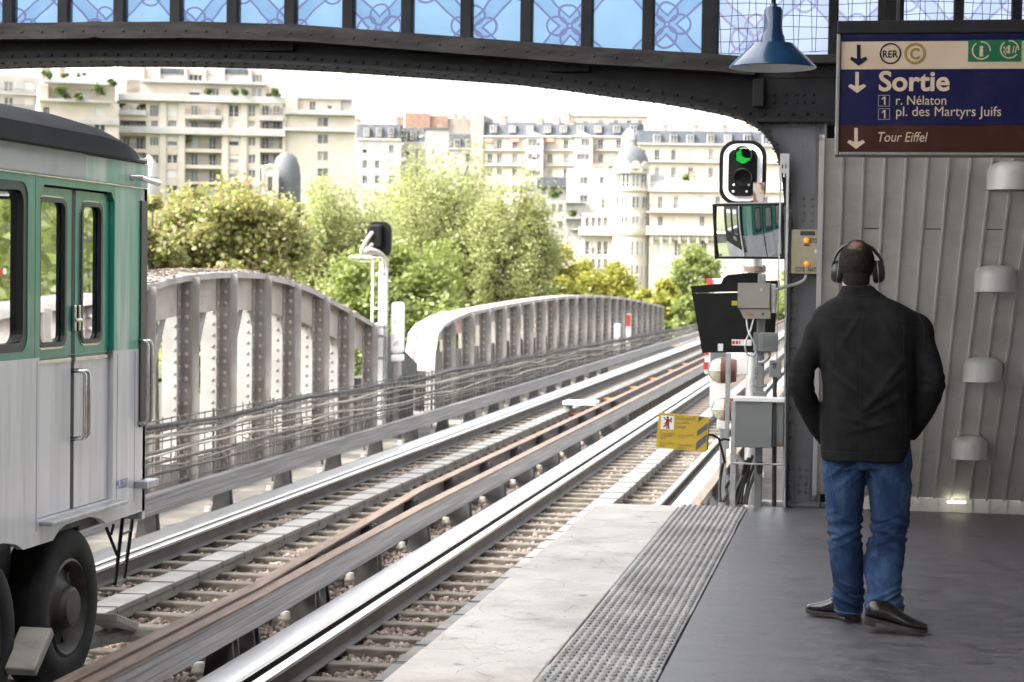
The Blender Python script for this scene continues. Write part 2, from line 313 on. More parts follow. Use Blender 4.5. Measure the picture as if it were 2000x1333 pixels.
# ballast stones
def stones(n,xr,yr,zf,size):
    ico=bmesh.new(); bmesh.ops.create_icosphere(ico,subdivisions=1,radius=1); ico.verts.ensure_lookup_table()
    for i,q in enumerate(ico.verts): q.index=i
    # a rougher 12-vertex stone
    B=np.array([v.co[:] for v in ico.verts]); Fc=np.array([[v.index for v in f.verts] for f in ico.faces]); ico.free()
    ico=bmesh.new(); bmesh.ops.create_icosphere(ico,subdivisions=0 if False else 1,radius=1); ico.free()
    # icosahedron
    g=(1+5**.5)/2; B=np.array([(-1,g,0),(1,g,0),(-1,-g,0),(1,-g,0),(0,-1,g),(0,1,g),(0,-1,-g),(0,1,-g),(g,0,-1),(g,0,1),(-g,0,-1),(-g,0,1)],float)/1.9
    Fc=np.array([(0,11,5),(0,5,1),(0,1,7),(0,7,10),(0,10,11),(1,5,9),(5,11,4),(11,10,2),(10,7,6),(7,1,8),(3,9,4),(3,4,2),(3,2,6),(3,6,8),(3,8,9),(4,9,5),(2,4,11),(6,2,10),(8,6,7),(9,8,1)])
    c=np.stack([RNG.uniform(*xr,n),RNG.uniform(*yr,n),np.zeros(n)],1); c[:,2]=zf(c[:,0],c[:,1])+RNG.uniform(-.025,.02,n)
    s=RNG.uniform(size[0],size[1],(n,1,1))*RNG.uniform(.6,1.3,(n,1,3)); V=B[None]*(1+RNG.uniform(-.32,.32,(n,12,1)))*s
    a=RNG.uniform(0,6.28,n); t=RNG.uniform(-.7,.7,n); ca,sa=np.cos(a),np.sin(a); ct,st=np.cos(t),np.sin(t)
    y1=V[:,:,1]*ct[:,None]-V[:,:,2]*st[:,None]; z1=V[:,:,1]*st[:,None]+V[:,:,2]*ct[:,None]; x1=V[:,:,0]
    W=np.stack([x1*ca[:,None]-y1*sa[:,None],x1*sa[:,None]+y1*ca[:,None],z1],2)+c[:,None]
    return W.reshape(-1,3),(Fc[None]+12*np.arange(n)[:,None,None]).reshape(-1,3)
def npmesh(name,V,F,m):
    me=bpy.data.meshes.new(name); me.vertices.add(len(V)); me.vertices.foreach_set('co',np.ascontiguousarray(V,dtype=np.float32).ravel())
    k=F.shape[1]; me.loops.add(F.size); me.loops.foreach_set('vertex_index',np.ascontiguousarray(F,dtype=np.int32).ravel()); me.polygons.add(len(F)); me.polygons.foreach_set('loop_start',np.arange(0,F.size,k,dtype=np.int32))
    me.polygons.foreach_set('loop_total',np.full(len(F),k,dtype=np.int32)); me.update(calc_edges=True); me.validate()
    for q in (m if isinstance(m,list) else [m]): me.materials.append(q)
    o=bpy.data.objects.new(name,me); COL.objects.link(o); return o
zf=lambda x,y:-1.207+.016*np.sin(x*2.3+1)*np.sin(y*1.1)
Va,Fa=stones(52000,(-7.3,-4.4),(10.0,34.6),zf,(.013,.036)); Vb,Fb=stones(52000,(-4.4,-1.9),(6.5,34.6),zf,(.013,.036))
tag(npmesh('ballast',np.concatenate([Va,Vb]),np.concatenate([Fa,Fb+len(Va)]),m_ball),'pinkish broken stone ballast spread between the sleepers','ballast',kind='stuff')
# ================================================================== TRACK STEEL
YA,YB=-8.0,150.0
def long_thing(name,mb,m,label,cat,group=None,smooth=False): return tag(mb.build(name,m,smooth=smooth,origin=(mb.v[0][0],8,-1.3)),label,cat,group)
def straight(x,z=0,ya=YA,yb=YB,n=40): return [(x,ya+(yb-ya)*i/n,z) for i in range(n+1)]
def roller(xc,label,ya=YA):
    t=thing('roller_bar',(xc,9,-1.2),label,'running bar','steel running bars of the rubber tyred tracks')
    mb=MB(); mb.sweep([(-.125,ZR-.022),(-.118,ZR),(.118,ZR),(.125,ZR-.022)],straight(xc,0,ya)); mb.build('running_surface',m_roll,t)
    mb=MB(); mb.sweep([(-.125,ZR-.023),(.125,ZR-.023),(.03,ZR-.05),(.03,ZR-.17),(-.03,ZR-.17),(-.03,ZR-.05)],straight(xc,0,ya)); mb.build('beam_web',m_rail,t); return t
roller(TC1-.972,'broad polished running bar on the left side of the near track',ya=YA); roller(TC2-.885,'broad polished running bar beside the cable rack, left of the far track')
roller(TC2+1.05,'running bar tucked behind the rusty guide bar, right side of the far track'); roller(TC1+1.0,'broad polished running bar emerging from the end of the platform',ya=14.5)
def rail(xc,label,ya=YA):
    t=thing('rail',(xc,9,-1.2),label,'rail','narrow safety rails beside the running bars')
    mb=MB(); mb.sweep([(-.034,ZR-.05),(-.034,ZR-.025),(-.026,ZR-.015),(.026,ZR-.015),(.034,ZR-.025),(.034,ZR-.05)],straight(xc,0,ya)); mb.build('rail_head',m_roll,t)
    mb=MB(); mb.sweep([(-.03,ZR-.051),(.03,ZR-.051),(.01,ZR-.065),(.012,ZR-.15),(.07,ZR-.165),(.07,ZR-.175),(-.07,ZR-.175),(-.07,ZR-.165),(-.012,ZR-.15),(-.01,ZR-.065)],straight(xc,0,ya)); mb.build('rail_web',m_rail,t)
    return t
rail(TC1-.745,'narrow bright rail beside the broad running bar of the near track'); rail(TC2-.68,'narrow rail inside the running bar nearest the cable rack')
rail(TC1+.70,'narrow rail that starts beyond the platform end board',ya=14.5)
# guide bars
def guide(path_top,face,label,brackets,face_m,top_m,brk_side):
    # face=+1: running face looks towards +x
    x0,y0,z0=path_top[0]; t=thing('guide_bar',(x0,9,-1.2),label,'guide bar','steel guide bars beside the tracks')
    f=face; fw_=.10; top=[(.004*f,0),(.004*f,-.018),(-fw_*f,-.018),(-fw_*f,0)]; MB().sweep(top,path_top).build('top_flange',top_m,t)
    pr=[(-.004*f,-.019),(-.004*f,-.04),(.006*f,-.045),(.006*f,-.075),(-.002*f,-.08),(-.002*f,-.092),(.006*f,-.097),(.006*f,-.135),(-.002*f,-.14),(-.002*f,-.15),(.006*f,-.155),(.004*f,-.205),(-.02*f,-.205),(-.02*f,-.019)]
    MB().sweep(pr,path_top).build('guide_face',face_m,t)
    for yy in brackets:
        xx=interp([(p[1],p[0]) for p in path_top],yy); zt=z0
        b=MB(); M=Matrix.Translation((xx,yy,0))
        for dy in (-.075,.045):
            b.add([(xx-.02*f,yy+dy,zt-.03),(xx-.14*f,yy+dy,zt-.03),(xx-.22*f,yy+dy,-1.25),(xx+.03*f,yy+dy,-1.25),(xx-.02*f,yy+dy+.03,zt-.03),(xx-.14*f,yy+dy+.03,zt-.03),(xx-.22*f,yy+dy+.03,-1.25),(xx+.03*f,yy+dy+.03,-1.25)],[(0,1,2,3),(7,6,5,4),(0,4,5,1),(1,5,6,2),(2,6,7,3),(3,7,4,0)])
        b.bbox(xx-.15*f,xx-.025*f,yy-.05,yy+.05,-1.2,zt-.2,.01)
        for q in range(3): b.tube([(xx-.03*f+.01,yy-.02+q*.03,zt-.2),(xx+.035*f,yy-.02+q*.03,-1.2)],.006,5)
        b.build('bracket',m_brk,t)
        MB().lathe([(.0,0),(.05,0),(.055,.02),(.04,.03),(.055,.05),(.055,.07),(.04,.08),(.04,.12),(0,.12)],12,Matrix.Translation((xx-.3*f,yy+.12,-1.22))).build('insulator',m_insul,t,smooth=True)
    return t
gp1=[(-4.18,YA,-.70),(-4.19,13.5,-.70),(-4.27,19.2,-.70),(-4.25,55,-.70),(-4.24,YB,-.70)]
gp2=[(-4.38,YA,-.68),(-4.39,13.9,-.68),(-4.69,20.8,-.68),(-4.67,55,-.68),(-4.65,YB,-.68)]
gp3=[(-7.12,YA,-.68),(-7.10,30,-.68),(-6.95,YB,-.70)]; gp4=[(-1.72,14.6,-.70),(-1.77,YB,-.70)]
br=[8.7+2.15*i for i in range(14)]
guide(gp1,1,'rusty topped guide bar with ribbed grey face, on the left of the near track',br,m_guide,m_rust,1)
guide(gp2,-1,'brown rusty guide bar passing in front of the train tyre, right of the far track',[y+.55 for y in br],m_guide,m_rust,1)
guide(gp3,1,'grey ribbed guide bar along the foot of the cable rack, left of the far track',[17+2.4*i for i in range(17)],m_guide,m_guide,1)
guide(gp4,-1,'guide bar that begins beyond the platform end, right of the near track',[15.4+2.6*i for i in range(6)],m_guide,m_rust,-1)
# centre troughs
m_lid=mat('trough_lid_concrete',(.15,.147,.138),(.215,.208,.197),scale=4,rough=.85,bump=.2,grime=(.2,.19,.17),gscale=3,gamt=.5)
def trough(xc,label,ya,yb):
    t=thing('cable_trough',(xc,ya,-1.2),label,'cable trough','concrete cable troughs in the middle of the tracks'); b=MB(); l=MB(); yy=ya; st=MB()
    b.box(xc-.10,xc+.10,ya,yb,-1.16,-1.075)
    while yy<yb:
        l.bbox(xc-.125,xc+.125,yy+.004,yy+.64,-1.075+random.uniform(0,.003),-1.035+random.uniform(0,.006),.006)
        l.tube([(xc-.128,yy+.01,-1.05),(xc-.128,yy+.01,-1.026),(xc+.128,yy+.03,-1.026),(xc+.128,yy+.03,-1.10)],.004,5,1); yy+=.65
    b.build('trough_body',m_kerb,t); l.build('lids',[m_lid,m_brk],t); return t
trough(TC2+.02,'pale concrete cable trough running along the middle of the far track',9.5,90); trough(TC1+.02,'pale concrete cable trough leaving the platform end, middle of near track',4.0,90)
p=onz(1135,797,-1.0)
t=thing('track_box',(p.x,p.y,-1.1),'small white equipment box straddling the far track trough on the bridge','equipment box')
MB().bbox(p.x-.33,p.x+.33,p.y-.3,p.y+.3,-.93,-.86,.01).build('lid',m_white,t)
for dx in (-.25,.25): MB().bbox(p.x+dx-.06,p.x+dx+.06,p.y-.12,p.y+.12,-1.13,-.931,.01).build('foot',m_grey,t)
m_or=mat('sunlit_rust',(.42,.14,.05),(.55,.22,.09),scale=4,rough=.8)  # rust painted bright orange for the sun patches on the steel
for i,(x,y) in enumerate(((1128,806),(1186,778),(1240,756),(1282,739),(1308,723),(1332,710))):
    p=onz(x,y,-1.09); MBo=MB().bbox(p.x-.3,p.x+.3,p.y-.09,p.y+.09,-1.134,-1.09,.006).build('sun_patch_plate',m_or)
    tag(MBo,'orange plate painted as a sun patch on rusty steel between the far track sleepers','plate','sun patch plates on the far track deck')
# ================================================================== STATION END FRAME
YG=14.21; XM=onY(200,100,14.21).x
lowpx=[(215,120),(300,120),(380,121),(500,124),(650,131),(850,145),(1000,156),(1100,168),(1200,182),(1280,192),(1350,204),(1410,216),(1450,228),(1480,245),(1505,270),(1520,300),(1530,335),(1537,400)]
uppx=[(215,47),(300,47),(380,46),(590,52),(700,60),(830,70),(1000,83),(1150,95),(1275,102),(1400,109),(1480,116)]
low=[(q.x,q.z) for q in (onY(x,y,YG) for x,y in lowpx)]; upp=[(q.x,q.z) for q in (onY(x,y,YG) for x,y in uppx)]
low=[p for p in low if p[0]>XM+.05]; upp=[p for p in upp if p[0]>XM+.05]
zl=low[0][1]+.005; zu=upp[0][1]+.01
lowF=[(2*XM-x,z) for x,z in reversed(low)]+[(XM,zl)]+low
uppF=[(2*XM-x,z) for x,z in reversed(upp)]+[(XM,zu)]+upp
t=thing('arched_beam',(XM,YG,zl),'dark riveted steel arch spanning the tracks below the coloured glass','arch beam')
xe=-.53; ul=2*XM-xe
outl=lowF+[(xe,upp[-1][1]-.02)]+list(reversed(uppF))+[(ul,upp[-1][1]-.02)]
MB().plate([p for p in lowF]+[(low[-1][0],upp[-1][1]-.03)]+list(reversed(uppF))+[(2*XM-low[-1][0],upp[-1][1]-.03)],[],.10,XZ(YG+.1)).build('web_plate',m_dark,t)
def strip(mb,pts,dz0,dz1,y0,y1,nrm=True):
    n=len(pts); P=[]
    for i,(x,z) in enumerate(pts):
        a=pts[max(i-1,0)]; b=pts[min(i+1,n-1)]; tx,tz=b[0]-a[0],b[1]-a[1]; l=math.hypot(tx,tz); nx,nz=-tz/l,tx/l
        P.append(((x+nx*dz0,z+nz*dz0),(x+nx*dz1,z+nz*dz1)))
    v=[]; 
    for (a,b) in P: v+=[(a[0],y0,a[1]),(b[0],y0,b[1]),(b[0],y1,b[1]),(a[0],y1,a[1])]
    f=[(4*i+k,4*i+(k+1)%4,4*i+4+(k+1)%4,4*i+4+k) for i in range(n-1) for k in range(4)]+[(0,1,2,3),tuple(4*(n-1)+k for k in (3,2,1,0))]
    mb.add(v,f)
def along(pts,step,off):
    out=[]; acc=0
    for (a,b) in zip(pts,pts[1:]):
        l=math.hypot(b[0]-a[0],b[1]-a[1]); 
        while acc<l:
            q=acc/l; tx,tz=(b[0]-a[0])/l,(b[1]-a[1])/l; out.append((a[0]+(b[0]-a[0])*q-tz*off,a[1]+(b[1]-a[1])*q+tx*off)); acc+=step
        acc-=l
    return out
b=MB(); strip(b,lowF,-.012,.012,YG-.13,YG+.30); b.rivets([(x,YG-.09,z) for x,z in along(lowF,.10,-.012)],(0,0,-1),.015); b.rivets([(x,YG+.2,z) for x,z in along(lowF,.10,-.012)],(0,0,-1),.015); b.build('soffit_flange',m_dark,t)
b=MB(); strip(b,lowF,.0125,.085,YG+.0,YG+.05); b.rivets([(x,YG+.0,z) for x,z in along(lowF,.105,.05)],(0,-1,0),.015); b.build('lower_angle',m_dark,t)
m_beam=mat('lit_beam_ledge',(.020,.019,.018),(.034,.032,.030),scale=3,spec=.2,rough=.75,bump=.2,stretch=(1,1,6),grime=(.06,.055,.05),gscale=3,gamt=.5)  # paler than the web: light falling on the ledge is put into its colour
b=MB(); strip(b,uppF,-.125,-.005,YG-.16,YG+.3); b.rivets([(x,YG-.16,z) for x,z in along(uppF,.16,-.07)],(0,-1,0),.012); b.build('upper_ledge',m_beam,t)
b=MB()
for xx in (XM+1.2,XM-1.6,XM+3.4):
    zz=interp(lowF,xx); b.bbox(xx-.28,xx+.28,YG+.005,YG+.055,zz+.09,zz+.26,.006); b.rivets([(xx-.22+.11*i,YG+.005,zz+.13+.09*j) for i in range(5) for j in range(2)],(0,-1,0),.013)
b.build('splice_plates',m_dark,t)
# coloured glass screen
def stained(name,ox,tint,vine,light):
    m=bpy.data.materials.new(name); m.use_nodes=True; T=m.node_tree; N=T.nodes; L=T.links; N.clear()
    o=N.new('ShaderNodeOutputMaterial'); tc=N.new('ShaderNodeTexCoord'); sx=N.new('ShaderNodeSeparateXYZ'); nz=N.new('ShaderNodeTexNoise'); nz.inputs['Scale'].default_value=3.5; nz.inputs['Detail'].default_value=2
    L.new(tc.outputs['Object'],nz.inputs[0]); vm=N.new('ShaderNodeMix'); vm.data_type='RGBA'; vm.inputs[0].default_value=.07; L.new(tc.outputs['Object'],vm.inputs[6]); L.new(nz.outputs['Color'],vm.inputs[7]); L.new(vm.outputs[2],sx.inputs[0])
    def mth(op,a,b=None,c=None):
        n=N.new('ShaderNodeMath'); n.operation=op
        for i,q in enumerate((a,b,c)):
            if q is None: continue
            if isinstance(q,(int,float)): n.inputs[i].default_value=q
            else: L.new(q,n.inputs[i])
        return n.outputs[0]
    P=.66; u=mth('DIVIDE',sx.outputs[0],P); v=mth('DIVIDE',sx.outputs[2],P)
    a=mth('ADD',u,v); c=mth('SUBTRACT',u,v); fa=mth('ABSOLUTE',mth('SUBTRACT',mth('FRACT',a),.5)); fc=mth('ABSOLUTE',mth('SUBTRACT',mth('FRACT',c),.5))
    # diamond lattice band
    d=mth('MINIMUM',mth('SUBTRACT',.5,fa),mth('SUBTRACT',.5,fc)); band=mth('LESS_THAN',mth('ABSOLUTE',mth('SUBTRACT',d,.10)),.014)
    # rings where the lattice lines cross
    def rings(su,sv,rad,w):
        ru=mth('SUBTRACT',mth('FRACT',mth('ADD',u,su)),.5); rv=mth('SUBTRACT',mth('FRACT',mth('ADD',v,sv)),.5); r=mth('SQRT',mth('ADD',mth('MULTIPLY',ru,ru),mth('MULTIPLY',rv,rv))); return mth('LESS_THAN',mth('ABSOLUTE',mth('SUBTRACT',r,rad)),w)
    rr=[rings(su,sv,.105,.012) for su,sv in ((.13,0),(-.13,0),(0,.13),(0,-.13),(.63,.5),(.37,.5),(.5,.63),(.5,.37))]
    mk=band
    for q in rr: mk=mth('MAXIMUM',mk,q)
    n2=N.new('ShaderNodeTexNoise'); n2.inputs['Scale'].default_value=5; L.new(tc.outputs['Object'],n2.inputs[0])
    base=N.new('ShaderNodeMix'); base.data_type='RGBA'; base.inputs[6].default_value=tint+(1,); base.inputs[7].default_value=light+(1,); inside=mth('GREATER_THAN',d,.12)
    L.new(mth('MULTIPLY_ADD',inside,.55,mth('MULTIPLY',mth('SUBTRACT',n2.outputs[0],.3),.8)),base.inputs[0])
    mx=N.new('ShaderNodeMix'); mx.data_type='RGBA'; mx.inputs[7].default_value=vine+(1,); L.new(base.outputs[2],mx.inputs[6]); L.new(mth('MULTIPLY',mk,.85),mx.inputs[0])
    tr=N.new('ShaderNodeBsdfTransparent'); tl=N.new('ShaderNodeBsdfTranslucent'); L.new(mx.outputs[2],tr.inputs[0]); L.new(mx.outputs[2],tl.inputs[0])
    x=N.new('ShaderNodeMixShader'); x.inputs[0].default_value=.35; L.new(tr.outputs[0],x.inputs[1]); L.new(tl.outputs[0],x.inputs[2]); L.new(x.outputs[0],o.inputs[0]); return m
mg1=stained('blue_painted_glass',0,(.17,.285,.44),(.125,.125,.26),(.26,.40,.55)); mg2=stained('pale_painted_glass',0,(.32,.38,.52),(.24,.23,.36),(.43,.49,.60))
ZT=5.6
t=thing('glass_screen',(XM,YG+.15,zu),'blue painted glass screen with diamond and vine pattern above the arch','glass screen')
mull=[20,139,253,365,477,590,705,820,932,1045,1157,1270,1388]
mx_=[onY(x,40,YG+.15).x for x in mull]; sp=(mx_[-1]-mx_[0])/(len(mx_)-1); mxs=[mx_[-1]-sp*i for i in range(19)]
for i,xx in enumerate(mxs):
    hw=.042 if i else .06; MB().bbox(xx-hw,xx+hw,YG+.09,YG+.2,interp(uppF,xx)-.03,ZT,.008).build('mullion',m_dark,t)
for a,b_ in zip(mxs[1:],mxs):
    zb=min(interp(uppF,a),interp(uppF,b_))-.02; MB().add([(a+.03,YG+.15,zb),(b_-.03,YG+.15,zb),(b_-.03,YG+.15,ZT),(a+.03,YG+.15,ZT)],[(0,1,2,3)]).build('pane',mg1,t)
t2=thing('glass_screen',(1,YG+.15,3),'pale blue glass screen covered with bird netting, above the exit sign','glass screen')
rm=[1390,1628,1724,1742,1872,1985]; rx=[onY(x,40,YG+.15).x for x in rm]+[onY(x,40,YG+.15).x for x in (2080,2200,2320,2440)]
zb=onY(1500,112,YG).z
for i,xx in enumerate(rx[1:]): MB().bbox(xx-.035,xx+.035,YG+.09,YG+.2,zb,ZT,.008).build('mullion',m_dark,t2)
for a,b_ in zip(rx,rx[1:]): MB().add([(a+.03,YG+.15,zb),(b_-.03,YG+.15,zb),(b_-.03,YG+.15,ZT),(a+.03,YG+.15,ZT)],[(0,1,2,3)]).build('pane',mg2,t2)
n=MB(); x0,x1=rx[0]+.02,rx[-1]; z0=zb+.03; yy=YG-.02
for i in range(60):
    xx=x0+(x1-x0)*i/59; n.tube([(xx+.02*math.sin(i*3+k),yy-.01*math.sin(k+i),z0+k*.3) for k in range(7)],.0022,4)
for j in range(22):
    zz=z0+j*.085; n.tube([(x0+(x1-x0)*k/14,yy-.01*math.sin(k+j),zz-.012*math.sin(k*1.3+j)) for k in range(15)],.0022,4)
tag(n.build('bird_net',m_blackp),'black bird netting hung in front of the pale glass panes','net')
# header beam right of the arch, over the column and over the platform
t=thing('header_beam',(1.5,YG,2.6),'dark riveted header beam running right from the column above the exit sign','beam')
zt_=onY(1500,112,YG).z; zb_=onY(1560,236,YG).z
XE=onY(1478,240,YG).x
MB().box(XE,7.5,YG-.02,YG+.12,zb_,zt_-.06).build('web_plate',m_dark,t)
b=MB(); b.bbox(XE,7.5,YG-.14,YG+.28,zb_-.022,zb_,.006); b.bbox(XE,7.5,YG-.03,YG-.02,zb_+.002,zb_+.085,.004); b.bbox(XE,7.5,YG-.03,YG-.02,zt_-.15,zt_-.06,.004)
b.rivets([(XE+.05+.1*i,YG-.03,z) for i in range(40) for z in (zb_+.045,zt_-.105)],(0,-1,0),.015)
b.rivets([(onY(x,y,YG-.02).x,YG-.02,onY(x,y,YG-.02).z) for x in (1512,1534,1556,1570,1588) for y in (185,200,213)],(0,-1,0),.014); b.build('angles',m_dark,t)
b=MB(); xs=onY(1482,200,YG).x; b.bbox(xs-.04,xs+.04,YG-.1,YG-.031,zb_+.09,zt_-.155,.006); b.build('stiffener',m_dark,t)
MB().bbox(-.6,7.5,YG-.16,YG+.3,zt_-.058,zt_,.008).build('ledge',m_beam,t)
# column
t=thing('steel_column',(-.36,YG,0),'grey riveted steel column with a curved bracket at the end of the platform','column')
cl=lambda x:onY(x,700,YG).x
xL,xR=cl(1541),cl(1622)
zk=zb_-.025
MB().box(xL+.03,cl(1604),YG+.0,YG+.02,-.3,zk).build('web_plate',m_col,t)
b=MB()
fl1,fl2,fl3,fl4=xL,cl(1556),cl(1588),cl(1603)
zr=onY(1540,420,YG).z
b.bbox(fl1,fl2,YG-.012,YG-.0,-.3,zr,.003); b.bbox(fl1-.012,fl1,YG-.10,YG+.16,-.3,zr,.003)
b.bbox(fl3,fl4,YG-.012,YG-.0,-.3,zk,.003); b.bbox(fl4,fl4+.012,YG-.10,YG+.16,-.3,zk,.003)
b.rivets([((fl1+fl2)/2,YG-.012,.06+.105*i) for i in range(int(zr/.105))],(0,-1,0),.019); b.rivets([((fl3+fl4)/2,YG-.012,.06+.105*i) for i in range(int(zk/.105))],(0,-1,0),.019)
b.build('flanges',m_col,t)
b=MB(); b.bbox(fl4+.013,xR,YG+.05,YG+.07,-.3,zk,.003); b.rivets([((fl4+xR)/2+.01,YG+.05,.1+.12*i) for i in range(20)],(0,-1,0),.014); b.build('rear_angle',m_dark,t)
# curved knee plate: outline follows the arch soffit
kp=[(x,z) for x,z in low if x>XE-.02]; kz=onY(1540,480,YG).z
out=kp+[(xL,zr),(xL,kz),(fl4,kz),(fl4,zk),(kp[0][0],zk)]
MB().plate(out,[],.012,XZ(YG-.02)).build('knee_plate',m_col,t)
b=MB(); kq=kp+[(kp[-1][0]+.004,kp[-1][1]-.12),(kp[-1][0]+.004,kp[-1][1]-.5)]; strip(b,kq,.0,.06,YG-.04,YG-.027); b.rivets([(x,YG-.04,z) for x,z in along(kq,.095,.03)],(0,-1,0),.015)
pz=lambda x,y:(onY(x,y,YG).x,onY(x,y,YG).z)
ins=[pz(1512,252),pz(1594,250),pz(1594,378),pz(1563,379),pz(1559,340),pz(1548,305),pz(1532,275)]
b.plate(ins,[],.006,XZ(YG-.03))
b.rivets([(x,YG-.026,z) for x,z in (pz(xx,yy) for xx,yy in ((1600,255),(1600,283),(1600,312),(1600,340),(1600,368),(1515,243),(1540,244),(1566,244),(1590,244)))],(0,-1,0),.015)
b.rivets([(x,YG-.026,z) for x,z in (pz(xx,yy) for xx in (1569,1587) for yy in (388,402,416,430))],(0,-1,0),.015)
b.lathe([(.03,0),(.03,.004),(0,.004)],20,Matrix.Translation((*[pz(1573,310)[0],YG-.033],pz(1573,310)[1]))@Matrix.Rotation(R(90),4,'X')); b.build('knee_trim',m_col,t)
b=MB(); z0=pz(1570,960)[1]; b.bbox(fl2+.003,fl3-.003,YG-.013,YG-.001,-.02,pz(1570,895)[1],.003); b.rivets([(xx,YG-.013,z0+.045*j*1.15) for xx in (fl2+.035,fl3-.035) for j in range(4)],(0,-1,0),.016); b.build('base_splice',m_col,t)
MB().bbox(-.5,.0,YG-.06,YG+.2,0.001,.03,.006).build('foot_plate',m_col,t)
# ------------------------------------------------------------------ sloping clad wall with lamps
m_clad=mat('beige_metal_cladding',(.53,.495,.455),(.61,.575,.535),scale=2.5,rough=.5,bump=.12,bscale=140,grime=(.33,.30,.275),gscale=2.2,gamt=.55,speck=[((.26,.24,.22),40,.70)])
t=thing('clad_wall',(2,YG-.1,0),'sloping beige metal wall of ribbed planks behind the man','wall')
X0,Y0,Z0=-.31,YG-.08,.10
KS=1.2
cp=lambda s,tt,n=0:Vector((X0+s+.03*tt,Y0-KS*tt-n*.64,Z0+tt-n*.77))
b=MB(); W=.118; TT=2.30
for i in range(27):
    s0=i*W; v=[cp(s0+a,tt,n) for tt in (0,TT) for a,n in ((0,0),(.004,-.002),(W-.022,-.002),(W-.020,.012),(W-.008,.012),(W-.006,0),(W,0))]
    b.add(v,[(k,k+1,k+8,k+7) for k in range(6)])
b.build('planks',m_clad,t)
b=MB()
for i,(s0,tt) in enumerate([(W*k,.55+.9*((k*7)%3)*.7) for k in range(2,26,3)]): v=[cp(s0+.005,tt,.0005),cp(s0+W-.024,tt,.0005),cp(s0+W-.024,tt+.006,.0005),cp(s0+.005,tt+.006,.0005)]; b.add(v,[(0,1,2,3)])
b.build('plank_joints',m_brk,t)
b=MB(); b.add([cp(-.03,0,.015),cp(0,0,.015),cp(0,TT,.015),cp(-.03,TT,.015),cp(-.03,0,-.03),cp(0,0,-.03),cp(0,TT,-.03),cp(-.03,TT,-.03)],[(0,1,2,3),(4,7,6,5),(0,3,7,4),(1,5,6,2)]); b.build('edge_trim',m_white,t)
b=MB(); b.box(-.2,2.74,YG-.06,YG+.02,0.001,.135)
for i in range(25): b.bbox(-.2+i*W,-.2+i*W+.02,YG-.07,YG-.0605,.004,.13,.004)
b.build('skirting_band',m_clad,t)
m_lampw=mat('enamel_lamp_shade',(.36,.35,.33),(.43,.42,.40),scale=4,rough=.4,grime=(.26,.25,.24),gscale=6,gamt=.4,stretch=(3,1,1))
def wall_lamp(px,py,wpx,label):
    # quarter-round hood with its open rim facing down the slope
    d=ray(px,py); n=Vector((0,-1,-KS)).normalized(); P0=cp(0,0); s=(P0-E0).dot(n)/d.dot(n); P=E0+d*s; dep=(P-E0).dot(fw); wd=wpx*dep/FPX
    t=thing('wall_lamp',P,label,'lamp','half-round lamps in a row up the clad wall'); U=Vector((.045,-1,1)).normalized(); Rr=wd/2
    q=.045; prof=[(Rr,-.045),(Rr,q),(Rr*.98,q+Rr*.18),(Rr*.88,q+Rr*.36),(Rr*.66,q+Rr*.50),(Rr*.35,q+Rr*.56),(.002,q+Rr*.57)]; Ml=Matrix.Translation(P+Vector((0,-.10,0)))@Matrix.Diagonal((1,1.15,1,1))
    b=MB(); b.lathe(prof,28,Ml); b.lathe([(r_*.96,z_-.002) for r_,z_ in prof],28,Ml); b.build('hood',m_lampw,t,smooth='auto')
    MB().lathe([(0,-.03),(Rr*.6,-.03),(Rr*.6,-.02),(0,-.02)],20,Ml).build('diffuser',m_lampw,t)
for a in ((1972,358,92,'half-round wall lamp at the right picture edge just under the sign, topmost of the row'),(1942,555,82,'half-round wall lamp second from the top of the row on the clad wall'),(1917,730,75,'half-round wall lamp third from the top, level with the man\'s elbow'),(1892,880,69,'half-round wall lamp lowest of the row, beside the hem of the jacket')): wall_lamp(*a)
p=onY(1868,981,YG-.1)
tag(MB().bbox(p.x-.065,p.x+.065,p.y-.03,p.y+.02,p.z-.008,p.z+.008,.006).build('glow_bar',emit('glow_white',(1,.98,.8),.6)),'small glowing white bar added where light shows at the foot of the clad wall','light')  # emissive bar added for the light showing under the cladding
# station shell round the platform: roof, side wall
m_shell=mat('station_lining',(.16,.15,.14),(.22,.21,.20),scale=1.5,rough=.8)
m_roofg=bpy.data.materials.new('frosted_roof_glass'); m_roofg.use_nodes=True; _N=m_roofg.node_tree.nodes; _N.clear(); _o=_N.new('ShaderNodeOutputMaterial'); _t=_N.new('ShaderNodeBsdfTranslucent'); _t.inputs[0].default_value=(.62,.63,.65,1); m_roofg.node_tree.links.new(_t.outputs[0],_o.inputs[0])
struct('platform_roof',MB().box(-1.2,7.5,-40,YG+.3,ZT,ZT+.1),m_shell); struct('far_platform_roof',MB().box(-11.5,-8.0,-40,YG+.3,ZT,ZT+.1),m_shell)
struct('roof_glazing',MB().add([(-8.0,-40,ZT+.6),(-1.2,-40,ZT+.6),(-1.2,YG+.3,ZT+.6),(-8.0,YG+.3,ZT+.6)],[(0,1,2,3)]),m_roofg)
struct('station_side_wall',MB().box(2.75,2.95,-40,YG-.2,-1.5,ZT),m_shell)
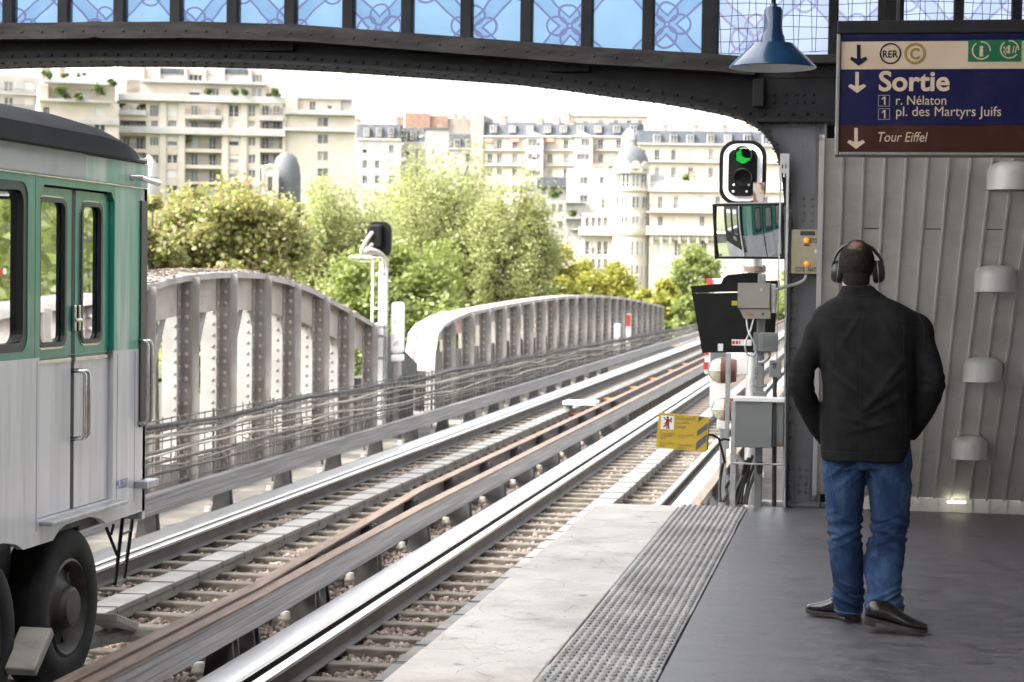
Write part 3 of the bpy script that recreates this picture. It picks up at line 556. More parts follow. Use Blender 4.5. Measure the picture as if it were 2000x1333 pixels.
# ================================================================== EXIT SIGN
YS=8.6
sg=lambda x,y:(onY(x,y,YS).x,onY(x,y,YS).z)
xl,zt=sg(1641,42); zb=sg(1637,304)[1]; xr=xl+1.42; k2=(xl+.004)
t=thing('exit_sign',((xl+xr)/2,YS,zb),'hanging blue and brown exit sign with white arrows and Sortie lettering','sign')
m_sblue=mat('sign_blue',(.0045,.005,.034),(.006,.0065,.042),scale=3,rough=.3,spec=.12,grime=(.02,.02,.06),gscale=6,gamt=.5); m_sbrown=mat('sign_brown',(.032,.0095,.006),(.040,.012,.008),scale=3,rough=.3,spec=.12,grime=(.06,.03,.024),gscale=6,gamt=.5)
m_scream=mat('sign_cream',(.40,.315,.23),(.45,.36,.27),scale=4,rough=.4,spec=.2); m_sgreen=mat('sign_green',(.010,.095,.042),(.013,.11,.05),scale=4,rough=.35,spec=.15); m_ochre=mat('sign_ochre',(.22,.145,.03),None,rough=.5,spec=.15); m_navy=mat('sign_navy',(.006,.007,.028),None,rough=.5,spec=.1)
m_sframe=mat('sign_frame',(.16,.155,.15),(.2,.195,.19),scale=5,rough=.45,metal=.5)
zA=sg(1641,68)[1]; zB=sg(1645,83)[1]; zC=sg(1645,137)[1]; zD=sg(1645,246)[1]; zE=sg(1643,298)[1]
b=MB(); b.bbox(xl-.012,xr,YS-.02,YS+.16,zA,zt,.006); b.build('header_box',m_dark,t)
b=MB(); b.bbox(xl-.012,xl+.004,YS-.03,YS+.14,zb,zA-.001,.003); b.bbox(xl+.005,xr,YS-.03,YS+.14,zb,zE,.003); b.bbox(xr-.001,xr+.015,YS-.03,YS+.14,zb,zA,.003); b.build('frame',m_sframe,t)
MB().box(xl+.005,xr-.002,YS-.01,YS+.12,zE+.001,zA-.001).build('light_case',m_dark,t)
def face(n,z0,z1,m): return MB().box(xl+.006,xr-.003,YS-.018,YS-.0102,z0,z1).build(n,m,t)
face('top_stripe',zB+.0005,zA-.002,m_sblue); face('cream_panel',zC+.0005,zB,m_scream); face('blue_panel',zD+.0005,zC,m_sblue); face('brown_panel',zE+.002,zD,m_sbrown)
MS=XZ(YS-.0182)
def stext(mb,s,x0,y0,x1,y1,**k):
    a=sg(x0,y1); c=sg(x1,y0); text_into(mb,s,a[0],a[1],c[0],c[1],MS,t=.0016,**k)
def arrow(mb,cx,y0,y1,hw,th):
    P=[(cx-th/2,y0),(cx+th/2,y0),(cx+th/2,y1-hw*.25-th*1.35),(cx+hw-th*.5,y1-hw-th*.1),(cx+hw+th*.05,y1-hw+th*.6),(cx,y1),(cx-hw-th*.05,y1-hw+th*.6),(cx-hw+th*.5,y1-hw-th*.1),(cx-th/2,y1-hw*.25-th*1.35)]
    mb.plate([sg(*p) for p in P],[],.002,MS@Matrix.Translation((0,0,.001)))
b=MB(); arrow(b,1677,89,130,17,7); c=sg(1739,106); rr=sg(1760,106)[0]-c[0]
ring=lambda mb,cx,cz,r0,r1,M,a0=0,a1=360: mb.add([M@Vector((cx+r*math.cos(R(a0+(a1-a0)*k/36)),cz+r*math.sin(R(a0+(a1-a0)*k/36)),.0016)) for k in range(37) for r in (r0,r1)],[(2*k,2*k+1,2*k+3,2*k+2) for k in range(36)])
ring(b,c[0],c[1],rr*.86,rr,MS); stext(b,'RER',1724,100,1754,114,bold=.02); b.build('navy_symbols',m_navy,t)
b=MB(); c=sg(1787,106); ring(b,c[0],c[1],rr*.90,rr,MS); ring(b,c[0],c[1],rr*.76,rr*.86,MS); stext(b,'C',1777,95,1796,118,bold=.03); b.build('ochre_symbol',m_ochre,t)
g0=sg(1890,122); g1=sg(1995,79); MB().box(g0[0],g1[0],YS-.0202,YS-.0182,g0[1],g1[1]).build('green_panel',m_sgreen,t)
b=MB(); MS2=XZ(YS-.0203)
for cx in (1916,1971):
    c=sg(cx,100 if cx<1950 else 98); r2=sg(cx+18.5,100)[0]-c[0]; ring(b,c[0],c[1],r2*.86,r2,MS2,-5,95); ring(b,c[0],c[1],r2*.86,r2,MS2,125,325)
c=sg(1912,112); c1=sg(1920,91)
text_into(b,'i',c[0],c[1],c1[0],c1[1],MS2,t=.0016,bold=.04)
for (xa,ya,xb,yb,sk) in ((1968,90,1972,106,0),(1976,92,1978,105,3),(1981,92,1983,105,3)):
    p=[sg(xa,yb),sg(xb,yb),sg(xb+sk,ya),sg(xa+sk,ya)]; b.add([MS2@Vector((q[0],q[1],.0016)) for q in p],[(0,1,2,3)])
for j in range(4):
    for i in range(3):
        if (i+j)%2: continue
        p=sg(1959+i*3,93+j*4); b.add([MS2@Vector((p[0]+a,p[1]+c_,.0016)) for a,c_ in ((0,0),(.006,0),(.006,-.008),(0,-.008))],[(0,1,2,3)])
b.build('pictograms',m_scream,t)
for q in ((1674,142,183),(1672,251,292)): b=MB(); arrow(b,*q,17,7); b.build('arrow',m_scream,t)
for s_,x0,y0,x1,y1,kw in (('Sortie',1716,139,1855,180,dict(bold=.025)),('r. Nélaton',1750,188,1848,206,{}),('pl. des Martyrs Juifs',1750,209,1955,234,{}),('Tour Eiffel',1715,259,1812,278,dict(shear=.22))):
    b=MB(); stext(b,s_,x0,y0,x1,y1,**kw); b.build('lettering',m_scream,t)
for yo in (190,216):
    b=MB(); b.plate([sg(x_,yo+y_) for x_,y_ in ((1726.6,0),(1729.4,0),(1729.4,16),(1726.6,16),(1726.6,3.6),(1722.6,6.2),(1721.8,4.4))],[],.0016,MS@Matrix.Translation((0,0,.001))); b.build('lettering',m_scream,t)
b=MB()
for (ya,yb) in ((187,209),(213,235)):
    a=sg(1715,yb); c=sg(1738,ya); w_=.0022
    for q in ((a[0],c[0],a[1],a[1]+w_),(a[0],c[0],c[1]-w_,c[1]),(a[0],a[0]+w_,a[1],c[1]),(c[0]-w_,c[0],a[1],c[1])): b.box(q[0],q[1],YS-.0195,YS-.0183,q[2],q[3])
b.build('number_boxes',mat('sign_grey_line',(.22,.22,.25),None),t)
b=MB()
for xx in (xl+.25,xr-.25): b.tube([(xx,YS+.06,zt),(xx,YS+.06,ZT)],.016,8)
b.build('hanger',m_dark,t)
# ================================================================== BLUE PENDANT LAMP
YL=9.9; a=onY(1424,133,YL); c=onY(1594,133,YL); cx=(a.x+c.x)/2; rr=(c.x-a.x)/2; u=rr/85.0; zL=a.z
t=thing('pendant_lamp',(cx,YL,zL),'blue enamel pendant lamp with wide conical shade hanging left of the exit sign','lamp')
m_blue=mat('blue_enamel',(.004,.03,.075),(.006,.038,.095),scale=4,rough=.25,coat=.35,grime=(.012,.04,.08),gscale=9,gamt=.4); m_enw=mat('white_enamel',(.55,.56,.56),(.62,.63,.62),scale=6,rough=.3)
M=Matrix.Translation((cx,YL,zL))
MB().lathe([(rr,-.004),(rr*1.01,0),(rr,.006),(72*u,16*u),(48*u,38*u),(40*u,47*u),(25*u,49*u),(23*u,60*u),(20*u,66*u),(18*u,78*u),(18*u,112*u),(15*u,118*u),(7*u,120*u),(7*u,125*u)],40,M).build('shade',m_blue,t,smooth='auto')
MB().lathe([(rr*.985,-.003),(70*u,14*u),(46*u,36*u),(20*u,44*u),(0,44*u)],40,M).build('shade_lining',m_enw,t,smooth=True)
MB().lathe([(0,10*u),(12*u,14*u),(15*u,24*u),(10*u,36*u),(6*u,43*u)],16,M).build('bulb',m_enw,t,smooth=True)
MB().tube([(cx,YL,zL+124*u),(cx,YL,ZT)],.012,10).build('stem',m_dark,t)
# ================================================================== POSTS, BOXES, MIRROR, MONITORS AT THE PLATFORM END
def P3(x,y,Y): return onY(x,y,Y)
def pbox(mb,x0,y0,x1,y1,Y,dep,b=.006,m=0):
    a=onY(x0,y1,Y); c=onY(x1,y0,Y); return mb.bbox(a.x,c.x,Y,Y+dep,a.z,c.z,b,m)
YP=14.05
t=thing('equipment_post',(P3(1484,990,YP).x,YP,-.3),'grey steel post carrying the beige boxes, standing at the platform end','post')
a=P3(1472,990,YP); c=P3(1495,536,YP); MB().bbox(a.x,c.x,YP,YP+.08,-.3,c.z,.006).build('post_tube',m_grey,t)
b=MB(); pbox(b,1470,766,1497,776,YP-.012,.1); pbox(b,1470,752,1497,757,YP-.006,.09); pbox(b,1470,615,1497,622,YP-.012,.1); b.build('clamps',m_grey,t)
b=MB(); q=P3(1484,916,YP-.001); b.plate([(q.x-.022,q.z+.05),(q.x+.022,q.z+.05),(q.x+.02,q.z-.03),(q.x,q.z-.045),(q.x-.02,q.z-.03)],[],.004,XZ(YP-.003)); b.build('cable_slot',m_black,t)
def stickers(mb,lst,Y):
    for x0,y0,x1,y1 in lst: a=onY(x0,y1,Y); c=onY(x1,y0,Y); mb.box(a.x,c.x,Y-.003,Y-.0005,a.z,c.z)
b=MB(); 
for k in range(3): 
    a=P3(1476,722+k*8,YP-.002); ring(b,a.x+.005,a.z,.006,.009,XZ(YP-.001))
b.build('stencil_marks',m_dark,t)
# beige box with chamfered corners
Yb=YP-.13
t=thing('junction_box',(P3(1475,622,Yb).x,Yb,P3(1475,622,Yb).z),'large beige junction box with a loop of cable under it','junction box')
pp=lambda x,y,Y=Yb:(onY(x,y,Y).x,onY(x,y,Y).z)
MB().plate([pp(1441,553),pp(1504,553),pp(1504,603),pp(1441,603)],[],.11,XZ(Yb+.055)).build('case',m_beige,t)
MB().plate([pp(1449,554),pp(1493,554),pp(1503,566),pp(1503,602),pp(1441,602),pp(1441,566)],[],.012,XZ(Yb-.007)).build('lid',m_beige,t)
MB().plate([pp(1444,604),pp(1504,604),pp(1504,623),pp(1453,623)],[],.09,XZ(Yb+.045)).build('connection_cover',m_beige,t)
b=MB(); pbox(b,1504.5,555,1516,612,Yb+.03,.06); b.rivets([(onY(1507,y,Yb+.03).x,Yb+.03,onY(1507,y,Yb).z) for y in (560,570,592,602,610)],(0,-1,0),.006); b.build('side_bracket',m_galv,t)
b=MB(); b.lathe([(.008,0),(.006,.004),(0,.004)],10,Matrix.Translation((*[pp(1490,614)[0],Yb-.001],pp(1490,614)[1]))@Matrix.Rotation(R(90),4,'X')); b.build('screw',m_black,t)
b=MB(); b.lathe([(.012,0),(.012,.004),(.009,.006),(0,.006)],12,Matrix.Translation((pp(1488,567)[0],Yb-.014,pp(1488,567)[1]))@Matrix.Rotation(R(90),4,'X')); b.build('lid_lock',m_galv,t)
b=MB(); a=pp(1462,617); c=pp(1472,613); [b.box(a[0]+(c[0]-a[0])*k/5,a[0]+(c[0]-a[0])*(k+.6)/5,Yb-.002,Yb-.0005,a[1],c[1]-(k%2)*.003) for k in range(5)]; b.build('red_marks',m_red,t)
def cable(name,pts,r,m,label,parent=None,sm=True):
    # smooth curve through the points
    P=[Vector(p) for p in pts]; out=[]
    for i in range(len(P)-1):
        p0,p1,p2,p3=P[max(i-1,0)],P[i],P[i+1],P[min(i+2,len(P)-1)]
        for k in range(6):
            s=k/6; out.append(.5*((2*p1)+(p2-p0)*s+(2*p0-5*p1+4*p2-p3)*s*s+(3*p1-p0-3*p2+p3)*s**3))
    out.append(P[-1]); o=MB().tube(out,r,7).build(name,m,parent,smooth=True)
    if parent is None: tag(o,label,'cable')
    return o
cable('loop_cable',[P3(1458,622,Yb+.02),P3(1461,645,Yb),P3(1470,665,Yb-.03),P3(1476,685,Yb-.03),P3(1470,696,Yb-.03),P3(1458,690,Yb-.03),P3(1456,670,Yb-.03),P3(1466,645,Yb),P3(1472,622,Yb+.02)],.006,m_galv,'',t)
t=thing('junction_box',(P3(1500,687,Yb).x,Yb,P3(1500,687,Yb).z),'small grey box with a ribbed lid, below the beige box','junction box')
b=MB(); pbox(b,1471,650,1486,686,YP-.06,.06); pbox(b,1482,651,1519,687,YP-.11,.11); b.build('case',m_grey,t)
b=MB()
for i in range(8): pbox(b,1490,656+i*3.3,1513,657.7+i*3.3,YP-.117,.006,.001)
b.build('ribbed_lid',m_grey,t)
cable('conduit',[P3(1504,687,YP-.05),P3(1500,700,YP-.06),P3(1490,708,YP-.02),P3(1482,707,YP-.005)],.013,m_galv,'',t)
t=thing('switch_box',(P3(1512,738,YP-.06).x,YP-.06,P3(1512,738,YP).z),'little grey switch box with a round keyhole, beside the slotted post','switch box')
b=MB(); pbox(b,1502,705,1526,737,YP-.09,.07); b.build('case',m_grey,t)
b=MB(); q=P3(1513,717,YP-.092); ring(b,q.x,q.z,.006,.012,XZ(YP-.0905)); pbox(b,1508,710,1517,713,YP-.0925,.002,.0005); b.build('keyhole',m_black,t)
b=MB(); b.tube([P3(1514,737,YP-.05),P3(1513,765,YP-.05),P3(1512,990,YP-.03)],.016,8); b.build('down_cable',m_black,t)
# slotted post
t=thing('slotted_post',(P3(1522,992,YP+.03).x,YP+.03,-.3),'perforated steel angle post standing just left of the riveted column','post')
a=onY(1511,992,YP+.02).x; c=onY(1528,992,YP+.02).x; zt2=P3(1520,300,YP).z; hol=[]
zz=-.2
while zz<zt2-.08:
    for ux in (a+.018,a+.042): hol.append([(ux-.004,zz),(ux+.004,zz),(ux+.004,zz+.03),(ux-.004,zz+.03)])
    zz+=.06
MB().plate([(a,-.3),(c,-.3),(c,zt2),(a,zt2)],hol,.004,XZ(YP+.02)).build('front_leg',m_galv,t)
MB().bbox(c+.001,c+.005,YP+.018,YP+.08,-.3,zt2,.001).build('side_leg',m_galv,t)
b=MB(); b.tube([P3(1531,330,YP+.1),P3(1533,400,YP+.1),P3(1535,700,YP+.1),P3(1536,990,YP+.1)],.008,6); b.tube([P3(1538,420,YP+.12),P3(1538,700,YP+.12),P3(1538,990,YP+.12)],.006,6)
tag(b.build('riser_cables',m_cabled),'dark riser cables running down between the slotted post and the column','cable')
# galvanised cabinet
Yc=YP-.2
t=thing('cabinet',(P3(1480,875,Yc).x,Yc,P3(1480,875,Yc).z),'big square grey metal cabinet on the post at the platform end','cabinet')
b=MB(); pbox(b,1434,784,1509,874,Yc,.18,.006); b.build('door',m_grey,t)
b=MB(); pbox(b,1511,785,1530,873,Yc+.03,.15,.004); b.build('side_case',m_grey,t)
b=MB(); pbox(b,1508.5,784,1515,874,Yc+.004,.02,.002); b.build('door_gap',m_black,t)
b=MB(); pbox(b,1432,779,1532,784,Yc-.02,.22,.003); b.build('rain_cap',m_white,t)
b=MB(); pbox(b,1516,865,1529,872,Yc+.026,.004,.001); b.build('type_label',m_rust,t)
t=thing('steel_post',(P3(1424,985,YP-.05).x,YP-.05,-.3),'slim galvanised post at the left edge of the grey cabinet','post')
a=onY(1418,690,YP-.1); c=onY(1427,690,YP-.1); MB().bbox(a.x,c.x,YP-.1,YP-.06,P3(1420,875,YP).z,a.z,.003).build('upper_tube',m_galv,t)
a=onY(1425,985,YP-.1); c=onY(1436,985,YP-.1); MB().bbox(a.x,c.x,YP-.1,YP-.06,-.3,P3(1430,783,YP).z,.003).build('lower_tube',m_galv,t)
b=MB(); 
for y in (905,): b.tube([P3(1430,y,YP-.11),P3(1480,y+2,YP-.11),P3(1532,y+3,YP-.11)],.008,6)
b.tube([P3(1533,780,YP-.11),P3(1532,880,YP-.11),P3(1533,992,YP-.11)],.008,6)
b.build('cross_rail',m_galv,t)
# etoile box
Ye=YG-.12
t=thing('signal_button_box',(P3(1576,535,Ye).x,Ye,P3(1576,535,Ye).z),'brass coloured button box lettered Etoile, with two amber lights, on the riveted column','button box')
m_brass=mat('olive_box_paint',(.22,.195,.125),(.27,.24,.16),scale=4,rough=.5,grime=(.15,.13,.09),gscale=5,gamt=.5)
b=MB(); pbox(b,1544,449,1608,535,Ye,.10,.008); b.build('case',m_brass,t)
b=MB(); pbox(b,1563,452,1592,460,Ye-.004,.004,.001); b.build('slot_window',m_black,t)
m_amber=emit('amber_light',(.9,.33,.01),.06)
for y in (470,516):
    q=P3(1575.5,y,Ye); MB().lathe([(.02,0),(.02,.012),(.014,.018),(0,.02)],14,Matrix.Translation(q)@Matrix.Rotation(R(90),4,'X')).build('amber_lamp',m_amber,t,smooth=True)
q=P3(1595,492,Ye); MB().lathe([(.016,0),(.016,.008),(.011,.012),(0,.012)],14,Matrix.Translation(q)@Matrix.Rotation(R(90),4,'X')).build('lock',m_galv,t,smooth='auto')
b=MB(); a=pp(1582,475,Ye); c=pp(1606,466,Ye); text_into(b,'ETOILE',a[0],a[1],c[0],c[1],XZ(Ye-.0005),t=.001,bold=.02); a=pp(1553,531,Ye); c=pp(1606,523,Ye); text_into(b,'COTE - NATION',a[0],a[1],c[0],c[1],XZ(Ye-.0005),t=.001,bold=.02); pbox(b,1570,478,1582,480.5,Ye-.002,.001,.0003); b.build('lettering',m_blackp,t)
cable('supply_cable',[P3(1574,535,Ye+.03),P3(1572,545,Ye),P3(1560,553,Ye-.02),P3(1540,559,Ye-.05),P3(1516,566,YP-.1)],.011,m_galv,'',t)
# monitor hoods
Ym=14.75
t=thing('monitor_hood',(P3(1430,690,Ym).x,Ym,P3(1430,690,Ym).z),'large black monitor hood with tapering sides at the platform end','monitor')
pm=lambda x,y:(onY(x,y,Ym).x,onY(x,y,Ym).z)
MB().plate([pm(1354,574),pm(1518,570),pm(1512,689),pm(1375,689)],[],.02,XZ(Ym)).build('back_panel',m_blackp,t)
MB().plate([pm(1347,560),pm(1452,550),pm(1520,548),pm(1520,568),pm(1353,572)],[],.26,XZ(Ym+.14)).build('upper_hood',m_blackp,t)
b=MB(); A=[pm(1354,575),pm(1375,689),pm(1512,689),pm(1517,571)]
b.plate([pm(1349,562),pm(1355,575),pm(1376,690),pm(1371,690)],[],.34,XZ(Ym+.19)); b.build('side_flap',m_blackp,t)
b=MB(); pbox(b,1429,664,1468,675,Ym-.014,.003,.0008); pbox(b,1402,672,1412.5,686,Ym-.014,.003,.0008); b.build('white_label',m_white,t)
b=MB()
for x0,x1 in ((1430,1435.5),(1437,1442),(1443.5,1446)): pbox(b,x0,666,x1,672.5,Ym-.0155,.001,.0003)
b.build('red_marks',m_red,t)
b=MB(); pbox(b,1429,588,1440,597,Ym-.014,.003,.0008); b.build('yellow_label',mat('label_yellow',(.45,.33,.03),None),t)
b=MB(); b.plate([pm(1404,556),pm(1409,544),pm(1418,537),pm(1460,533),pm(1480,534),pm(1480,556)],[],.3,XZ(Ym+.34)); tag(b.build('monitor_hood',m_blackp),'round shouldered black hood rising behind the larger monitor hood','monitor')
# mirror
Yr=14.35
t=thing('platform_mirror',(P3(1458,503,Yr).x,Yr,P3(1458,503,Yr).z),'rectangular convex mirror in a black frame showing the train, under the signal','mirror')
mc=P3(1462,452,Yr); Rm=2.2; hw,hh=.275,.181
nrm=Vector((-.40,-.90,-.06)).normalized(); nrm=((E0-mc).normalized()+(Vector((-5.0,12.2,1.2))-mc).normalized()).normalized()
# frame and bulging glass share one axis
fn=nrm.copy(); fx=Vector((0,0,1)).cross(-fn).normalized(); fx=-fx if fx.x<0 else fx; fz=fx.cross(fn).normalized(); fz=-fz if fz.z<0 else fz
Mf=Matrix(((fx.x,fz.x,fn.x,mc.x),(fx.y,fz.y,fn.y,mc.y),(fx.z,fz.z,fn.z,mc.z),(0,0,0,1)))
b=MB(); nx_,nz_=28,20; v=[]
# sphere of radius Rm whose axis is the normal that sends the train's corner to the platform
nl=Vector((nrm.dot(fx),nrm.dot(fz),nrm.dot(fn)))
for j in range(nz_+1):
    for i in range(nx_+1):
        x=-hw+2*hw*i/nx_; z=-hh+2*hh*j/nz_; cxs,czs=-nl.x*Rm,-nl.y*Rm
        wv=math.sqrt(max(1e-6,Rm*Rm-(x-cxs)**2-(z-czs)**2))-nl.z*Rm+.022; v.append(Mf@Vector((x,z,wv)))
b.add(v,[(j*(nx_+1)+i,j*(nx_+1)+i+1,(j+1)*(nx_+1)+i+1,(j+1)*(nx_+1)+i) for j in range(nz_) for i in range(nx_)])
m_mirror=mat('mirror_glass',(.9,.9,.9),None,rough=.01,metal=1); b.build('mirror_glass',m_mirror,t,smooth=True)
b=MB(); e=.018
for q in ((-hw-e,hw+e,-hh-e,-hh),(-hw-e,hw+e,hh,hh+e),(-hw-e,-hw,-hh,hh),(hw,hw+e,-hh,hh)): b.box(q[0],q[1],q[2],q[3],-.10,.012,M=Mf)
b.build('frame',m_blackp,t); MB().box(-hw,hw,-hh,hh,-.12,-.101,M=Mf).build('back_plate',m_blackp,t)
# colour light signal
YQ=18.5
t=thing('signal',(P3(1450,400,YQ).x,YQ,P3(1450,400,YQ).z),'railway signal with white outlined black plate showing a green light','signal')
qx=lambda x,y:(onY(x,y,YQ).x,onY(x,y,YQ).z)
A=qx(1404,400); B=qx(1498,275); r=.15
MB().plate(rrect(A[0],A[1],B[0],B[1],r,8),[],.03,XZ(YQ)).build('back_plate',m_blackp,t)
u=(B[0]-A[0])/94
MB().plate(rrect(A[0]+8*u,A[1]+7*u,B[0]-8*u,B[1]-7*u,r*.85,8),[rrect(A[0]+18*u,A[1]+17*u,B[0]-18*u,B[1]-17*u,r*.5,8)],.006,XZ(YQ-.019)).build('white_border',m_white,t)
MB().plate(rrect(A[0]+19*u,A[1]+18*u,B[0]-19*u,B[1]-18*u,r*.48,8),[],.03,XZ(YQ-.031)).build('lamp_face',m_blackp,t)
m_visor=mat('visor_grey',(.02,.02,.021),(.035,.035,.036),rough=.6)
m_led=emit('green_led',(.02,.8,.08),.4)
for y,lit in ((306,1),(349,0)):
    c=qx(1452,y); rr=18*u; M=Matrix.Translation((c[0],YQ-.046,c[1]))@Matrix.Rotation(R(90),4,'X')
    MB().lathe([(rr*.88,.001),(0,.003)],24,M).build('lens',m_black,t)
    # visor: tube open below left, longest at upper right
    b=MB(); n=28; v=[]
    for k in range(n+1):
        an=R(-35+230*k/n); L_=.19*math.sin(math.pi*min(max((k/n)*1.02,0),1))**.45
        for rr2 in (rr,rr*.93):
            v+= [M@Vector((rr2*math.cos(an),rr2*math.sin(an)*1.0,0)),M@Vector((rr2*math.cos(an),rr2*math.sin(an),L_+.01))]
    # lathe local y maps to -z/ +z through the rotation, keep the open side at the bottom
    f=[]
    for k in range(n):
        o=4*k; f+=[(o,o+1,o+5,o+4),(o+2,o+6,o+7,o+3),(o+1,o+3,o+7,o+5)]
    b.add(v,f); b.build('visor',m_visor,t,smooth='auto')
    if lit:
        b=MB()
        for i in range(-6,7):
            for j in range(-6,7):
                px_,pz_=i*rr*.145+(j%2)*rr*.072,j*rr*.145
                if px_**2+pz_**2<(rr*.80)**2 and (px_-.42*rr)**2+(pz_-.38*rr)**2>(.62*rr)**2: b.rivets([(c[0]+px_,YQ-.050,c[1]+pz_)],(0,-1,0),rr*.052)
        b.build('green_leds',m_led,t)
b=MB(); b.rivets([(qx(x,y)[0],YQ-.047,qx(x,y)[1]) for x,y in ((1434,362),(1463,362),(1433,375),(1459,375),(1438,293),(1467,293))],(0,-1,0),.012); b.build('bolts',m_white,t)
m_rw=mat('flaking_white_rust',(.26,.235,.20),(.12,.055,.03),scale=16,rough=.8,contrast=(.46,.54))
t=thing('conduit_mast',(P3(1472,780,17.4).x,17.4,-1.2),'weathered round steel mast below the signal, behind the monitor hoods','mast')
a=P3(1475,500,17.4); b=MB(); b.tube([(a.x,17.4,-1.2),(a.x,17.4,a.z+.1)],.062,16); b.build('tube',m_galv,t,smooth='auto')
b=MB(); a2=P3(1482,376,17.5); b.bbox(a2.x-.048,a2.x+.048,17.48,17.54,a.z,P3(1482,357,17.5).z,.004); b.build('rusty_bracket',m_rw,t)
b=MB(); b.lathe([(.063,0),(.095,.0),(.095,.05),(.063,.05)],16,Matrix.Translation((a.x,17.4,P3(1475,532,17.4).z))); b.build('collar',m_rust,t)
b=MB(); q0=P3(1437,540,17.8); q1=P3(1452,506,17.8); b.bbox(q0.x,q1.x,17.75,17.85,q0.z,q1.z,.006); b.build('side_case',m_white,t)
# striped end board with lanterns
YW=16.8
t=thing('striped_board',(P3(1395,780,YW).x,YW,-1.2),'white end board with red striped edge and a grey panel, beyond the monitor hood','board')
b=MB(); pbox(b,1376,690,1462,731,YW,.05); pbox(b,1386,731,1425,795,YW+.01,.05); q=P3(1404,795,YW); pbox(b,1400,795,1424,838,YW+.01,.05); q=P3(1412,838,YW); b.bbox(q.x-.03,q.x+.03,YW+.02,YW+.06,-1.2,q.z,.006,m=1) if False else None; b.build('board',m_white,t)
b=MB(); q=P3(1412,838,YW); b.bbox(q.x-.03,q.x+.03,YW+.02,YW+.06,-1.2,q.z-.001,.006); b.build('leg',m_galv,t)
b=MB(); pbox(b,1387,688,1418,723,YW-.006,.005,.002); b.build('grey_panel',m_grey,t)
b=MB()
for y0,y1 in ((684,694),(708,722)): pbox(b,1374,y0,1384,y1,YW-.006,.005,.002)
b.build('red_stripes',m_red,t)
m_lens=mat('frosted_lens',(.42,.36,.25),(.52,.46,.34),scale=6,rough=.15,coat=.7); m_brown=mat('brown_lamp_paint',(.10,.035,.025),(.15,.06,.045),scale=7,rough=.5)
def lantern(px,py,rpx,label):
    c=P3(px,py,YW-.2); rr=rpx*(c-E0).dot(fw)/FPX; t=thing('lantern',c,label,'lantern','bulkhead lanterns fixed to the striped end board')
    Ml=Matrix.Translation(c)@Matrix.Rotation(R(-90),4,'Y')@Matrix.Diagonal((1.25,1,1,1))
    MB().lathe([(rr,0),(rr*.98,.03),(rr*.8,.075),(rr*.4,.10),(0,.105)],20,Ml).build('lens',m_lens,t,smooth=True)
    MB().lathe([(0,-.12),(rr*.9,-.12),(rr*1.05,-.06),(rr*1.08,.006),(rr*1.0,.008)],20,Ml).build('housing',m_brown,t,smooth='auto')
    b=MB()
    for an in (0,90): b.tube([Ml@Vector((rr*1.04*math.cos(R(an))*math.cos(f),rr*1.04*math.sin(R(an))*math.cos(f),.115*math.sin(f))) for f in [math.pi*k/10 for k in range(11)]],.005,5)
    b.build('cage',m_galv,t)
lantern(1410,724,19,'larger brown bulkhead lantern with cream lens below the grey panel'); lantern(1417,800,17,'smaller bulkhead lantern with amber tinted lens, left of the grey cabinet')
b=MB(); pbox(b,1380,545,1420,556,17.9,.05); ob=b.build('striped_rail',m_white); 
tag(ob,'white rail end with red tip, peeping above the monitor hood','rail')
b=MB(); pbox(b,1380,544,1391,557,17.885,.012,.003); b.build('red_tip',m_red,ob)
# yellow warning plate
Yy=YP-.3
t=thing('warning_sign',(P3(1333,845,Yy).x,Yy,P3(1333,880,Yy).z),'yellow no entry warning plate with grey diagonal stripes, hung out over the track','sign')
wy=lambda x,y:(onY(x,y,Yy).x,onY(x,y,Yy).z)
m_yel=mat('sign_yellow',(.50,.33,.015),(.56,.38,.025),scale=3,rough=.5,grime=(.33,.22,.03),gscale=4,gamt=.4); m_sgrey=mat('sign_stripe_grey',(.085,.10,.115),None,rough=.5)
MB().plate([wy(1287,806),wy(1385,815),wy(1380,884),wy(1281,874)],[],.006,XZ(Yy)).build('plate',m_yel,t)
b=MB()
for q in (((1365,814),(1376,815),(1363,826)),((1362,842),(1383,826),(1382,838),(1361,853)),((1360,864),(1381,848),(1380,862),(1359,881)),):
    b.plate([wy(*p) for p in q],[],.001,XZ(Yy-.0045))
b.build('stripes',m_sgrey,t)
MB().plate([wy(1292,811.5),wy(1317,813.5),wy(1316,840),wy(1290,838)],[],.001,XZ(Yy-.0045)).build('picture_panel',m_white,t)
b=MB(); c=wy(1304.5,816); b.add([(c[0]+.008*math.cos(k),Yy-.0062,c[1]+.009*math.sin(k)) for k in [i*math.pi/5 for i in range(10)]],[tuple(range(10))])
for q in (((1301.5,819),(1307.5,819),(1307,829),(1302,829)),((1302,829),(1304.2,829),(1303.8,838),(1301.5,838)),((1304.8,829),(1307,829),(1307.6,838),(1305.2,838)),((1302,819),(1297,814.5),(1296,816),(1302,822.5)),((1307,819),(1313,824),(1312,826),(1306.8,822.5)),((1302,823),(1297,828),(1298,829),(1302.5,826))): b.add([(*[wy(*p)[0],Yy-.0063],wy(*p)[1]) for p in q],[(0,1,2,3)])
b.build('figure',m_blackp,t)
b=MB(); b.add([(*[wy(*p)[0],Yy-.0066],wy(*p)[1]) for p in ((1311,816),(1314,818),(1297,836),(1295,834))],[(0,1,2,3)]); b.build('red_bolt',m_red,t)
Mw=XZ(Yy-.004)
